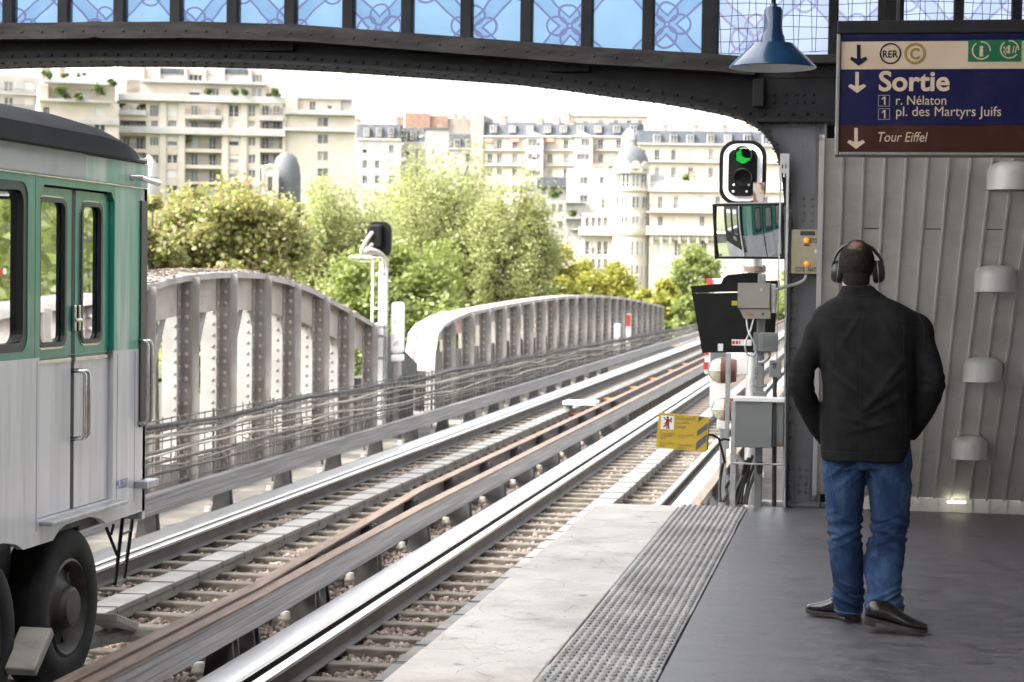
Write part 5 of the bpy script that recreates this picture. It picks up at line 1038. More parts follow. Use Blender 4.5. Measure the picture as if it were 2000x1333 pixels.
# ------------------------------------------------------------------ signal mast seen from behind
YM=32.4
pmz=lambda x,y:(onY(x,y,YM).x,onY(x,y,YM).z)
t=thing('signal_mast',(pmz(745,750)[0],YM,-1.1),'light grey signal mast with ladder and black head seen from behind','signal mast')
b=MB(); a=pmz(737,750); c=pmz(748,510); b.bbox(a[0]-.0,c[0]+.02,YM,YM+.1,-1.1,c[1],.01)
b.build('mast',m_white,t)
b=MB(); x0=pmz(728,600)[0]; x1=pmz(737,600)[0]; b.bbox(x0-.022,x0+.012,YM-.03,YM,-.9,pmz(730,504)[1],.004)
for k in range(16): zz=-.8+k*.26; b.bbox(x0,x1+.03,YM-.025,YM-.005,zz,zz+.03,.004) if zz<1.2 else None
b.build('ladder',m_white,t)
b=MB(); z=pmz(700,502)[1]; b.bbox(pmz(686,500)[0],pmz(752,500)[0],YM-.12,YM+.14,z-.02,z+.02,.006); b.bbox(pmz(700,510)[0],pmz(728,510)[0],YM+.1,YM+.14,z-.09,z-.06,.006); b.build('platform',m_white,t)
b=MB(); b.bbox(pmz(751,560)[0],pmz(757,560)[0],YM-.0,YM+.06,-1.0,pmz(750,515)[1],.004); b.rivets([(pmz(754,560)[0],YM,zz) for zz in np.arange(-.2,1.7,.07)],(0,-1,0),.014); b.build('cable_tray',m_galv,t)
b=MB(); 
for y in (535,637,656,700): zz=pmz(740,y)[1]; b.bbox(pmz(733,y)[0],pmz(751,y)[0],YM-.02,YM+.11,zz-.02,zz+.02,.005)
b.build('clamps',m_galv,t)
A=pmz(720,502); B=pmz(768,434); MB().plate(rrect(A[0],A[1],B[0],B[1],.14,7),[],.04,XZ(YM-.1)).build('head_plate',m_blackp,t)
A=pmz(727,484); B=pmz(752,440); MB().bbox(A[0],B[0],YM-.28,YM-.121,A[1],B[1],.03).build('lamp_housing',m_blackp,t)
for pts in ([(736,455,-.29),(727,470,-.36),(716,492,-.34),(722,496,-.3),(740,496,-.25),(752,500,-.12),(757,512,-.02)],[(736,477,-.29),(729,486,-.34),(724,492,-.36),(734,488,-.34),(748,494,-.25),(756,506,-.1),(757,520,-.02)]): cable('hose',[(*[pmz(x,y)[0]],YM+d,pmz(x,y)[1]) for x,y,d in pts],.034,m_cablel,'',t)
A=pmz(759,705); B=pmz(779,591)
o=MB().bbox(A[0],B[0],YM+.1,YM+.5,A[1]+.12,B[1],.05).build('relay_cabinet',m_white); tag(o,'tall narrow white cabinet with rounded top and graffiti beside the signal mast','cabinet')
MB().bbox(A[0]+.01,B[0]-.005,YM+.09,YM+.5,A[1]-.02,A[1]+.10,.03).build('base',m_white,o); MB().box(A[0]+.05,B[0]-.03,YM+.094,YM+.0985,A[1]+.25,B[1]-.2).build('graffiti',mat('grey_scrawl',(.70,.69,.67),(.36,.36,.38),scale=16,rough=.7,contrast=(.5,.58)),o)
MB().bbox(A[0]+.05,B[0]-.03,YM+.15,YM+.4,-1.2,A[1]-.021,.01).build('leg',m_gird,o)
# ================================================================== TREES
m_bark=mat('tree_bark',(.06,.05,.04),(.13,.11,.09),scale=8,rough=.95,bump=.5,stretch=(1,1,.3))
def leaves(C,Rr,n,size,asp=.55):
    # n leaves scattered through clumps with centres C and radii Rr
    k=RNG.integers(0,len(C),n); d=RNG.normal(size=(n,3)); d/=np.linalg.norm(d,axis=1,keepdims=True); r=RNG.uniform(0,1,(n,1))**.42*np.where(RNG.uniform(0,1,(n,1))<.25,1.55,1.0)
    P=C[k]+d*r*Rr[k][:,None]*np.array([1,1,.8]); a=RNG.normal(size=(n,3)); a[:,2]*=.6; a/=np.linalg.norm(a,axis=1,keepdims=True); b=np.cross(a,RNG.normal(size=(n,3))); b/=np.linalg.norm(b,axis=1,keepdims=True)
    s=RNG.uniform(.6,1.3,(n,1))*size; nn=np.cross(a,b)*s*.25
    V=np.stack([P-a*s,P+b*s*asp+nn,P+a*s,P-b*s*asp+nn],1).reshape(-1,3); return V,np.arange(4*n).reshape(-1,4)
def tree(label,base,h,crown,n,size,m,clr,group,droop=0,name='tree',trunk=.16,seed=0,gaps=1.0,asp=.55,twig=True):
    # crown: ellipsoid (cx,cy,cz offsets, rx,ry,rz) relative to the base
    rg=np.random.default_rng(seed+5); global RNG; RNG=rg; rs=random.Random(seed)
    t=thing(name,base,label,'tree',group); cx,cy,cz,rx,ry,rz=crown; b=MB(); B=Vector((0,0,0)); cc=Vector((cx,cy,cz))
    fork=Vector((cx*.4,cy*.4,cz-rz*.75)); b.tube([B,fork*.5+Vector((.1,0,0)),fork],[trunk,trunk*.8,trunk*.65],9)
    C=[];RR=[]; nb=clr
    for i in range(nb):
        # clump centres fill the crown's outer two thirds unevenly
        while True:
            p=Vector((rs.uniform(-1,1),rs.uniform(-1,1),rs.uniform(-1,1)))
            if .25<p.length<1: break
        p=Vector((p.x*rx,p.y*ry,p.z*rz))*(.92 if rs.random()<.8 else 1.08); e=cc+p
        if i<nb*.55:
            mid=fork.lerp(e,.5)+Vector((rs.uniform(-.1,.1)*rx,rs.uniform(-.1,.1)*ry,.12*rz)); b.tube([fork,mid,e],[trunk*.42,trunk*.22,trunk*.05],5)
        C.append(e); RR.append(rs.uniform(.18,.40)*min(rx,rz)*gaps)
        if droop:
            for q in range(2): C.append(e-Vector((rs.uniform(-.2,.2),rs.uniform(-.2,.2),droop*(q+1)*.5))); RR.append(RR[-1]*.75)
    b.build('trunk',m_bark,t,local=True); V,F=leaves(np.array([c[:] for c in C]),np.array(RR),n,size,asp); o=npmesh('crown',V,F,m); o.parent=t; return t
l_maple=leafmat('maple_leaves',[(.24,.28,.07),(.33,.33,.10),(.40,.36,.16),(.34,.24,.13),(.27,.32,.075),(.44,.38,.25),(.30,.35,.085),(.36,.38,.11)],.58)
l_willow=leafmat('pale_green_leaves',[(.27,.305,.10),(.37,.40,.15),(.44,.455,.20),(.24,.28,.085),(.50,.50,.27)],.6)
l_yellow=leafmat('yellow_green_leaves',[(.20,.23,.04),(.33,.33,.055),(.42,.38,.07),(.23,.26,.045)],.5)
l_green=leafmat('mid_green_leaves',[(.19,.24,.06),(.26,.31,.085),(.33,.37,.12)],.55)
GZ=-9.3
KD=1.4
def at(px,py,D): return E0+ray(px,py)*(D*KD)   # D metres along the view axis
def mk(label,px,ytop,ybot,wpx,D,n,size,m,clr,group,seed,**k):
    top=at(px,ytop,D); bot=at(px,ybot,D); rz=(top.z-bot.z)/2; rx=wpx*D*KD/FPX/2; base=(top.x,top.y,GZ); return tree(label,base,0,(0,0,(top.z+bot.z)/2-GZ,rx,rx*.85,rz),n,size,m,clr,group,seed=seed,**k)
gt='trees beyond the girders'
mk('maple turning yellow and brown above the near girder',440,366,640,330,33,46000,.066,l_maple,95,gt,1,trunk=.22,asp=.8,gaps=.85)
mk('smaller autumn maple peeping out just past the end of the train',300,368,620,110,31,14000,.062,l_maple,26,gt,2,trunk=.16,asp=.8)
mk('tall pale green tree with loose open crown, left of the signal mast',655,318,700,270,62,42000,.085,l_willow,120,gt,3,droop=1.3,trunk=.3,gaps=1.0)
mk('tallest pale green tree with loose open crown, right of the signal mast',850,300,700,360,68,64000,.09,l_willow,165,gt,4,droop=1.5,trunk=.35,gaps=.95)
mk('pale green drooping tree reaching towards the domed corner building',985,340,690,220,66,38000,.085,l_willow,105,gt,5,droop=1.3,trunk=.28,gaps=.95)
mk('low leafy tree filling the gap below the pale crowns at the signal mast',760,470,740,300,58,30000,.125,l_green,70,gt,6,trunk=.2)
mk('yellow leaved tree above the start of the second girder',1060,462,680,150,88,22000,.15,l_yellow,60,gt,7)
mk('round yellow green tree above the middle of the second girder',1180,498,690,150,92,22000,.15,l_yellow,60,gt,8)
mk('mid green round tree left of the monitor hood',1362,490,700,120,105,20000,.15,l_green,55,gt,9)
mk('low yellow green tree beyond the far end of the second girder',1285,560,690,130,80,10000,.18,l_yellow,40,gt,10)
mk('small green tree low beside the monitor hood',1345,575,690,80,78,4500,.18,l_green,30,gt,11)
mk('round green tree hidden behind the monitors, right of the bridge tracks',1565,530,700,150,120,12000,.18,l_green,50,gt,13)
mk('yellow green tree behind the riveted column, right of the bridge tracks',1680,500,700,170,115,12000,.18,l_yellow,50,gt,14)
mk('dense green tree low behind the posts of the near girder',440,560,760,330,40,16000,.16,l_green,60,gt,12,trunk=.2)
# trees to the right of the viaduct (they show as reflections in the carriage panes)
for i,(x,y,zt_,r) in enumerate(((9,44,7,6),(19,66,11,8),(31,78,10,8))):
    tree(('green riverside tree on the right of the viaduct, nearest to the station','taller riverside tree on the right of the viaduct, further back','riverside tree farthest to the right of the viaduct')[i],(x,y,GZ),0,(0,0,zt_-GZ-r,r,r,r),7000,.2,l_green if i!=1 else l_willow,40,'trees right of the viaduct',seed=20+i)
# ================================================================== BUILDINGS
m_cream=mat('cream_stone',(.47,.41,.34),(.53,.47,.40),scale=.35,rough=.9,grime=(.46,.39,.32),gscale=.5,gamt=.35)
m_stone=mat('grey_cut_stone',(.42,.365,.30),(.50,.445,.375),scale=.4,rough=.9,stretch=(1,1,4),grime=(.36,.31,.26),gscale=.6,gamt=.45)
m_wht=mat('white_render',(.36,.35,.335),(.42,.41,.39),scale=.4,rough=.9,grime=(.52,.50,.47),gscale=.5,gamt=.3)
m_zinc=mat('zinc_roof',(.075,.082,.098),(.11,.118,.135),scale=.5,spec=.15,rough=.7,stretch=(3,3,.6),grime=(.22,.22,.23),gscale=.6,gamt=.4)
m_slate=mat('slate_dome',(.085,.09,.096),(.125,.13,.136),scale=2,rough=.7,stretch=(1,1,4))
m_brick=mat('brick_chimney',(.26,.16,.115),(.33,.215,.16),scale=1.2,rough=.9); m_chim=mat('chimney_render',(.28,.235,.195),(.36,.31,.26),scale=.6,rough=.9,grime=(.3,.25,.21),gamt=.4)
m_wframe=mat('window_white',(.55,.54,.51),None,rough=.6); m_wglass=mat('window_dark_glass',(.03,.033,.04),(.09,.093,.10),scale=.35,rough=.25,spec=.25); m_shut=mat('shutter_pale',(.50,.48,.45),(.6,.58,.55),scale=2,rough=.7)
m_rail2=mat('balcony_iron',(.06,.06,.065),(.12,.12,.12),rough=.6); m_awn=mat('red_awning',(.60,.17,.12),(.66,.22,.16),scale=3,rough=.8); m_in=mat('recess_wall',(.47,.41,.33),(.52,.46,.38),scale=.6,rough=.9)
_t=m_wglass.node_tree; _b=_t.nodes['Principled BSDF']; _s=_b.inputs['Base Color'].links[0].from_socket; _i=_t.nodes.new('ShaderNodeObjectInfo'); _p=_t.nodes.new('ShaderNodeMath'); _p.operation='POWER'; _p.inputs[1].default_value=2.5; _t.links.new(_i.outputs['Random'],_p.inputs[0]); _x=_t.nodes.new('ShaderNodeMix'); _x.data_type='RGBA'; _x.inputs[7].default_value=(.30,.29,.27,1); _t.links.new(_p.outputs[0],_x.inputs[0]); _t.links.new(_s,_x.inputs[6]); _t.links.new(_x.outputs[2],_b.inputs['Base Color'])   # some rooms have pale curtains
# unit windows, 1 x 1 in the wall plane, shared by every building
def unitwin(kind):
    b=MB(); b.add([(-.5,.12,0),(.5,.12,0),(.5,.12,1),(-.5,.12,1)],[(0,1,2,3)],1)
    fr=.055
    b.box(-.5,-.5+fr,.02,.1,0,1); b.box(.5-fr,.5,.02,.1,0,1); b.box(-.5+fr,.5-fr,.02,.1,1-fr*.8,1); b.box(-.5+fr,.5-fr,.02,.1,0,fr*.8)
    if kind=='french': b.box(-.045,.045,.02,.1,fr,1-fr); b.box(-.44,-.05,.04,.1,.3,.33); b.box(.05,.44,.04,.1,.3,.33)
    if kind=='pair': b.box(-.19,-.14,.02,.1,fr,1-fr); b.box(.14,.19,.02,.1,fr,1-fr)
    if kind=='blind': b.box(-.44,.44,.05,.09,.5,.96)
    if kind=='shut': b.box(-.44,.44,.05,.09,.06,.96)
    return b.build('window',[m_wframe,m_wglass])
UW={k:unitwin(k) for k in ('french','pair','blind','shut')}
UWm={k:o.data for k,o in UW.items()}
for o in UW.values(): bpy.data.objects.remove(o)
class Fac:
    def __init__(s,name,label,xc,D,yaw=0,zb=-6,cat='building',group=None):
        d=ray(xc,600); d=Vector((d.x,d.y,0)).normalized(); D*=KD; s.C=Vector((d.x*D,d.y*D,0)); a=math.atan2(d.y,d.x)-math.pi/2+R(yaw); s.U=Vector((math.cos(a),math.sin(a),0)); s.N=Vector((math.sin(a),-math.cos(a),0))
        s.t=thing(name,(s.C.x,s.C.y,zb),label,cat,group,rz=a); s.zb=zb; s.t['wo']=(0,0,0); s.nw=0
    def uv(s,x,y):
        d=ray(x,y); k=(s.C-E0).dot(s.N)/d.dot(s.N); p=E0+d*k; return ((p-s.C).dot(s.U),p.z-s.zb)
    def rect(s,x0,y0,x1,y1): a=s.uv((x0+x1)/2,y1); c=s.uv((x0+x1)/2,y0); l=s.uv(x0,(y0+y1)/2)[0]; r=s.uv(x1,(y0+y1)/2)[0]; return l,a[1],r,c[1]
    def win(s,r,kind='french',w=0.25):
        o=bpy.data.objects.new('window',UWm[kind]); COL.objects.link(o); o.parent=s.t; o.location=((r[0]+r[2])/2,w,r[1]); o.scale=(r[2]-r[0],1,r[3]-r[1]); s.nw+=1
    def wall(s,R0,holes,depth,m,w0=0,back=1.9,name='wall',kinds=None):
        b=MB(); Mw=Matrix(((1,0,0,0),(0,0,-1,w0+.2),(0,1,0,0),(0,0,0,1)))
        hs=[h for h in holes if h[0]>R0[0]+.02 and h[2]<R0[2]-.02 and h[1]>R0[1]+.02 and h[3]<R0[3]-.02]
        b.wallgrid(R0,hs,.4,Mw)
        b.box(R0[0]+.01,R0[2]-.01,w0+back,w0+depth,R0[1],R0[3]-.02); b.box(R0[0]+.01,R0[0]+.3,w0+.4,w0+back,R0[1],R0[3]-.02); b.box(R0[2]-.3,R0[2]-.01,w0+.4,w0+back,R0[1],R0[3]-.02); b.box(R0[0]+.301,R0[2]-.301,w0+.4,w0+back,R0[3]-.3,R0[3]-.02)
        b.build(name,m,s.t,local=True)
        for i,h in enumerate(hs): s.win(h,(kinds[i%len(kinds)] if kinds else 'french') if random.random()<.8 else random.choice(['shut','blind','pair']),w0+.2)
    def slab(s,R0,w0,w1,m,name='cornice',b_=.05): MB().bbox(R0[0],R0[2],w0,w1,R0[1],R0[3],b_).build(name,m,s.t,local=True)
    def rail(s,u0,u1,v,h=.95,w=-.75,name='balcony',slab=True,m=None,solid=False):
        b=MB()
        if slab: b.bbox(u0,u1,w-.05,.0,v-.22,v,.03,m=0)
        if solid: b.bbox(u0,u1,w-.05,w+.1,v,v+h,.03,m=0)
        else:
            b.box(u0,u1,w,w+.05,v+h-.06,v+h,1)
            k=max(2,int((u1-u0)/.28))
            for i in range(k+1): uu=u0+(u1-u0)*i/k; b.box(uu-.02,uu+.02,w,w+.04,v,v+h-.06,1)
        b.build(name,[m or m_wht,m_rail2],s.t,local=True)
    def mansard(s,R0,depth,m,slope=.45,w0=0,name='roof'):
        h=R0[3]-R0[1]; k=h*slope; b=MB(); b.add([(R0[0],w0,R0[1]),(R0[2],w0,R0[1]),(R0[2]-.1,w0+k,R0[3]),(R0[0]+.1,w0+k,R0[3]),(R0[0],w0+depth,R0[1]),(R0[2],w0+depth,R0[1]),(R0[2]-.1,w0+depth-k,R0[3]+.4),(R0[0]+.1,w0+depth-k,R0[3]+.4)],[(0,1,2,3),(5,4,7,6),(3,2,6,7),(0,3,7,4),(1,5,6,2),(0,4,5,1)]); b.build(name,m,s.t,local=True)
    def dormer(s,R0,w0=-.1,d=2.2,m=None):
        b=MB(); b.box(R0[0]-.14,R0[2]+.14,w0,w0+d,R0[1]-.1,R0[3]+.12,0); b.add([(R0[0]-.22,w0-.1,R0[3]+.13),(R0[2]+.22,w0-.1,R0[3]+.13),((R0[0]+R0[2])/2,w0-.1,R0[3]+.42),(R0[0]-.22,w0+d,R0[3]+.13),(R0[2]+.22,w0+d,R0[3]+.13),((R0[0]+R0[2])/2,w0+d,R0[3]+.42)],[(0,1,2),(5,4,3),(0,2,5,3),(1,4,5,2),(0,3,4,1)],1)
        b.build('dormer',[m or m_wht,m_zinc],s.t,local=True); s.win(R0,'french',w0-.125)
    def chimney(s,R0,w0=1.5,d=1.6,m=None,pots=3):
        b=MB(); b.bbox(R0[0],R0[2],w0,w0+d,R0[1],R0[3],.06); b.bbox(R0[0]-.1,R0[2]+.1,w0-.1,w0+d+.1,R0[3]-.25,R0[3]-.02,.04)
        for k in range(pots): b.lathe([(.16,0),(.12,.55),(.09,.55)],8,Matrix.Translation((R0[0]+(R0[2]-R0[0])*(k+.5)/pots,w0+d/2,R0[3]-.02)),m=1)
        b.build('chimney',[m or m_chim,m_brick],s.t,local=True)
l_terr=leafmat('terrace_plants',[(.05,.09,.02),(.09,.14,.03),(.14,.19,.05)],.3)
def bush(px,py,D,wpx,hpx,label,m=None):
    global RNG
    RNG=np.random.default_rng(int(px*7+py)); p=at(px,py,D); rx=wpx*D*KD/FPX/2; rz=hpx*D*KD/FPX/2; C=np.array([[random.uniform(-.6,.6)*rx,random.uniform(-.3,.3)*rx,random.uniform(-.5,.6)*rz] for _ in range(7)]); V,F=leaves(C,np.array([min(rx,rz)*.75]*7),420,.22); o=npmesh('terrace_shrub',V,F,m or l_terr); o.location=p; tag(o,label,'shrub','shrubs on the terraces and balconies'); return o
# ---- long art deco apartment block
B=Fac('apartment_block','large cream apartment block with stacked balconies, left of the arch opening',430,260,0)
z7=lambda X,Y:(230+X/4.255,110+Y/4.255)
def zr7(X0,Y0,X1,Y1): a=z7(X0,Y0); c=z7(X1,Y1); return B.rect(a[0],a[1],c[0],c[1])
rows=[(405,505),(672,745),(818,890),(945,1012),(1075,1150),(1205,1280),(1335,1410)]
cols=[(265,340,'pair'),(408,498,'shut'),(922,1008,'blind'),(1085,1145,'french')]
holes=[];kinds=[]
for ri,(ya,yb) in enumerate(rows):
    for xa,xb,kd in cols:
        holes.append(zr7(xa,ya,xb,yb)); kinds.append(('french' if ri==0 and kd=='blind' else 'blind' if ri in(1,) and kd=='shut' else 'french' if ri in (2,4) and kd=='shut' else kd))
for xa,xb,kd in ((278,335,'pair'),(415,490,'pair'),(950,1005,'shut'),(1085,1145,'pair')): holes.append(zr7(xa,535,xb,585)); kinds.append(kd)
R0=zr7(5,360,1390,1900)
bays=[]
for xa,xb in ((12,235),(560,862),(1182,1368)):
    for ya,yb in ((395,490),(535,605),(660,770),(800,905),(935,1045),(1065,1175),(1200,1310),(1335,1440)): bays.append(zr7(xa,ya,xb,yb))
Bb=MB(); Mw=Matrix(((1,0,0,0),(0,0,-1,.2),(0,1,0,0),(0,0,0,1)))
Bb.wallgrid(R0,holes+bays,.4,Mw); Bb.box(R0[0]+.01,R0[2]-.01,2.0,14,R0[1],R0[3]-.02); Bb.build('wall',m_cream,B.t,local=True)
for h,kd in zip(holes,kinds): B.win(h,kd,.2)
for i,h in enumerate(bays):
    w_=h[2]-h[0]; n=2
    MB().box(h[0]-.1,h[2]+.1,.41,1.99,h[1]-.28,h[1]-.02).build('balcony_floor',m_wht,B.t,local=True)
    for k in range(n):
        c=h[0]+w_*(k+.5)/n; B.win((c-.62,h[1],c+.62,h[1]+min(2.3,(h[3]-h[1])*.92)),'french' if (i*3+k)%5 else 'shut',1.85)
    B.rail(h[0],h[2],h[1],h=.9,w=.05,slab=False)
for Xa,Xb,Ya,Yb,o_ in ((5,1390,330,385,1.3),(5,1390,598,655,1.0),(0,240,450,492,.8),(560,865,495,525,.7),(1175,1370,510,538,.7)):
    q=zr7(Xa,Ya,Xb,Yb); B.slab(q,-o_,-.005,m_wht,'balcony_parapet')
for Xa,Xb in ((345,400),(500,556),(868,915),(1015,1070)):
    q=zr7(Xa,385,Xb,1900); B.slab(q,-.35,-.006,m_cream,'pilaster',.08)
q=zr7(190,215,1235,335); hs=[zr7(a,255,a+95,330) for a in (240,400,590,750,960,1110)]; B.wall(q,hs,11,m_cream,w0=2.2,name='upper_wall',kinds=['shut','shut','shut','french','shut','shut'])
q=zr7(215,85,1225,218); hs=[zr7(a,135,b,205) for a,b in ((232,322),(360,540),(585,705),(745,855),(905,1080),(1120,1210))]; B.wall(q,hs,9,m_cream,w0=4.0,name='attic_wall',kinds=['shut','pair','shut'])
for Xa in (328,552,712,868,1092): B.slab(zr7(Xa,72,Xa+22,300),3.2,3.99,m_wht,'fin')
for Xa,Xb in ((352,545),(895,1085)): B.slab(zr7(Xa,85,Xb,130),3.7,6,m_zinc,'attic_roof')
B.slab(zr7(190,200,1235,222),1.2,3.9,m_wht,'attic_parapet')
for r in ((65,65,215,300),(1225,118,1370,300),(20,180,190,335)): B.slab(zr7(*r),3.0,10,m_cream,'stair_tower')
# right wing
q=zr7(1390,485,1968,1900); hs=[zr7(a,y,a+42,y+80) for y in (505,648,790,930) for a in (1662,1708)]; B.wall(q,hs,13,m_cream,w0=.4,name='wing_wall',kinds=['pair'])
B.slab(zr7(1380,455,1975,490),-.7,.39,m_wht,'wing_cornice'); B.slab(zr7(1375,600,1972,628),-.5,.39,m_wht,'wing_cornice'); q=zr7(1505,345,1860,458); hs=[zr7(1598,365,1650,440),zr7(1748,375,1790,430)]; B.wall(q,hs,9,m_cream,w0=2.5,name='wing_upper_wall'); B.slab(zr7(1465,325,1955,350),1.9,4,m_wht,'wing_cornice'); B.slab(zr7(1470,232,1800,328),3.2,9,m_cream,'wing_attic'); B.slab(zr7(1862,60,1958,460),2.9,8,m_wht,'wing_tower'); B.slab(zr7(1390,345,1500,456),1.5,9,m_cream,'wing_return')
# ---- terraced block far left
A_=Fac('terrace_block','cream stepped block with roof garden, above the train roof at far left',150,255,4)
ar=lambda x0,y0,x1,y1:A_.rect(x0,y0,x1,y1)
A_.wall(ar(76,200,231,520),[ar(a,y,b,y+19) for y in (209,243,277,311,345,379) for a,b in ((84,97),(184,206))],13,m_cream,name='wall',kinds=['pair','french']); A_.slab(ar(74,234,233,243),-.5,-.005,m_wht); A_.slab(ar(74,196,218,201),-1.4,-.2,m_wht)
A_.wall(ar(95,160,229,201),[ar(118,172,140,195),ar(160,172,182,195)],9,m_cream,w0=3.5,name='upper_wall',kinds=['shut']); A_.rail(ar(85,158,228,160)[0],ar(85,158,228,160)[2],ar(85,153,228,162)[1],h=.75,w=3.1,solid=True,slab=True); A_.slab(ar(78,165,95,200),1,9,m_cream,'return_wall'); A_.chimney(ar(120,100,132,150),6,2); A_.chimney(ar(86,104,104,150),7,2)
C_=Fac('terrace_block','pale apartment block cut off by the left picture edge, with glazed balconies',20,265,6)
cr_=lambda x0,y0,x1,y1:C_.rect(x0,y0,x1,y1)
C_.wall(cr_(-90,148,78,520),[cr_(a,y,a+18,y+19) for y in (160,190,222,254,286,318) for a in (-60,-28,8,48)],12,m_wht,kinds=['french','shut']); 
for y in (181,212,244,276,308): C_.rail(cr_(-88,y,76,y+1)[0],cr_(-88,y,76,y+1)[2],cr_(0,y,1,y+1)[1],h=.8)
C_.slab(cr_(-90,140,60,149),3,10,m_cream,'attic')
for i,(px,py,wd,ht,lb) in enumerate(((116,178,24,26,'clipped round shrub on the roof terrace at left'),(130,188,20,12,'low box hedge on the roof terrace at left'),(153,188,24,13,'second low box hedge on the roof terrace'),(192,176,36,22,'loose olive shrub on the roof terrace'),(145,148,70,10,'long hedge along the topmost roof terrace'),(92,146,26,16,'big shrub at the left end of the topmost terrace'),(219,161,18,14,'shrub at the right corner of the topmost terrace'))): bush(px,py,247,wd,ht,lb)
for px,py,lb in ((235,205,'shrub in the left balcony of the cream block'),(280,203,'climber beside the left balcony window of the cream block'),(407,180,'green door-high shrub on the long terrace of the cream block'),(459,181,'rounded shrub on the long terrace of the cream block'),(478,182,'second rounded shrub on the long terrace of the cream block'),(537,180,'leafy shrub at the right end of the long terrace'),(367,272,'climbing plant on the middle balcony of the cream block'),(424,340,'potted palm on the lower middle balcony of the cream block')): bush(px,py,256,13,14,lb)
# ---- white stepped houses in the middle
z8=lambda X,Y:(680+X/2.703,180+Y/2.703)
def mkr(F): return lambda X0,Y0,X1,Y1:F.rect(*z8(X0,Y0),*z8(X1,Y1))
D_=Fac('town_house','white house with zinc mansard roof, just right of the big cream block',740,330,-4); r=mkr(D_)
D_.wall(r(45,250,275,900),[r(a,b,a+26,b+45) for b in (280,360,440,520) for a in (75,140,215)],12,m_wht,kinds=['french','shut']); D_.mansard(r(45,168,275,250),12,m_zinc); 
for a in (85,150,215): D_.dormer(r(a,190,a+24,235))
D_.chimney(r(36,140,62,240)); D_.slab(r(40,246,280,256),-.4,-.005,m_cream)
D2=Fac('town_house','white house with two slate dormers below the brick wall',810,335,-3); r=mkr(D2)
D2.wall(r(272,262,412,900),[r(a,b,a+24,b+42) for b in (290,380) for a in (300,350)],12,m_wht,kinds=['shut','french']); D2.mansard(r(272,190,412,262),11,m_zinc); D2.dormer(r(282,205,308,250)); D2.dormer(r(332,205,358,250)); D2.chimney(r(250,128,285,195),3,2,m_brick)
D3=Fac('brick_wall_house','pinkish brick gable wall rising above the white houses on the skyline',830,345,0); r=mkr(D3)
D3.wall(r(300,112,432,330),[r(a,b,a+14,b+22) for b in (215,) for a in (330,380)],8,m_brick); D3.slab(r(432,124,526,330),.5,8,m_brick,'lower_gable'); D3.slab(r(528,138,650,330),1,8,m_chim,'rear_block'); D3.chimney(r(560,120,580,140),2,1.5); D3.chimney(r(600,122,625,140),2,1.5)
D4=Fac('town_house','blank white rendered wall between the slate roofs',852,325,0); r=mkr(D4); D4.wall(r(405,196,530,900),[r(440,300,456,330)],10,m_wht); D4.slab(r(400,190,534,198),-.3,10,m_zinc,'coping'); D4.chimney(r(470,175,500,195),3,1.5)
D5=Fac('town_house','narrow house with blue slate roof left of the tall bare chimney wall',897,322,0); r=mkr(D5); D5.wall(r(530,302,652,900),[r(a,b,a+22,b+45) for b in (325,400) for a in (565,620)],11,m_wht); D5.mansard(r(530,222,652,302),11,m_zinc,.2); D5.dormer(r(562,250,588,296)); D5.dormer(r(622,250,644,296)); D5.slab(r(526,298,656,305),-.4,-.005,m_wht)
# ---- cut-stone terrace with awnings and chimneys
H=Fac('stone_terrace','long stone terrace with slate roof, tall chimneys and red awnings',1080,318,-8); r=mkr(H)
hs=[];kd=[]
for b,hh in ((250,50),(325,52),(405,45),(490,45),(570,45)):
    for a in (735,785,866,1052,1137,1228,1320,1415,1475): hs.append(r(a,b,a+26,b+hh)); kd.append('french')
H.wall(r(712,238,1535,1000),hs,13,m_cream,kinds=kd); H.mansard(r(712,158,1535,238),13,m_zinc,.35); H.slab(r(708,232,1540,241),-.6,-.005,m_wht)
for a in (752,852,946,1038,1122,1212,1305,1403,1492): H.dormer(r(a,178,a+30,214))
for a0,a1,y in ((795,830,122),(992,1022,135),(1076,1112,130),(1160,1190,150),(1350,1378,155),(1138,1165,108)): H.chimney(r(a0,y,a1,240),1.0,2.2,pots=2)
H.slab(r(650,122,712,1000),-.5,12,m_chim,'party_wall'); H.chimney(r(680,112,712,150),0,2,m_chim,2)
for a0,a1 in ((938,1030),(1195,1290)):
    H.wall(r(a0,238,a1,1000),[r(a,b,a+20,b+hh) for b,hh in ((252,36),(328,34),(415,32),(490,40)) for a in (a0+18,a0+40,a0+62)],1.85,m_wht,w0=-1.6,back=1.2,name='bow_window'); q=r(a0-12,212,a1+12,240); MB().add([(q[0],-1.9,q[1]),(q[2],-1.9,q[1]),((q[0]+q[2])/2,-1.9,q[3]),(q[0],.6,q[1]),(q[2],.6,q[1]),((q[0]+q[2])/2,.6,q[3])],[(0,1,2),(5,4,3),(0,2,5,3),(1,4,5,2),(0,3,4,1)]).build('pediment',m_wht,H.t,local=True)
for a0,a1 in ((714,936),(1032,1193),(1292,1530)):
    for y in (303,382): q=r(a0,y,a1,y+4); H.rail(q[0],q[2],q[1],h=1.0,w=-.8)
for a,w_ in ((728,38),(862,42),(1042,46)): q=r(a,240,a+w_,262); MB().add([(q[0],-.02,q[3]),(q[2],-.02,q[3]),(q[2],-1.1,q[1]),(q[0],-1.1,q[1]),(q[0],-.02,q[3]-.1),(q[2],-.02,q[3]-.1),(q[2],-1.1,q[1]-.12),(q[0],-1.1,q[1]-.12)],[(0,1,2,3),(7,6,5,4),(3,2,6,7),(0,3,7,4),(1,5,6,2)]).build('awning',m_awn,H.t,local=True)
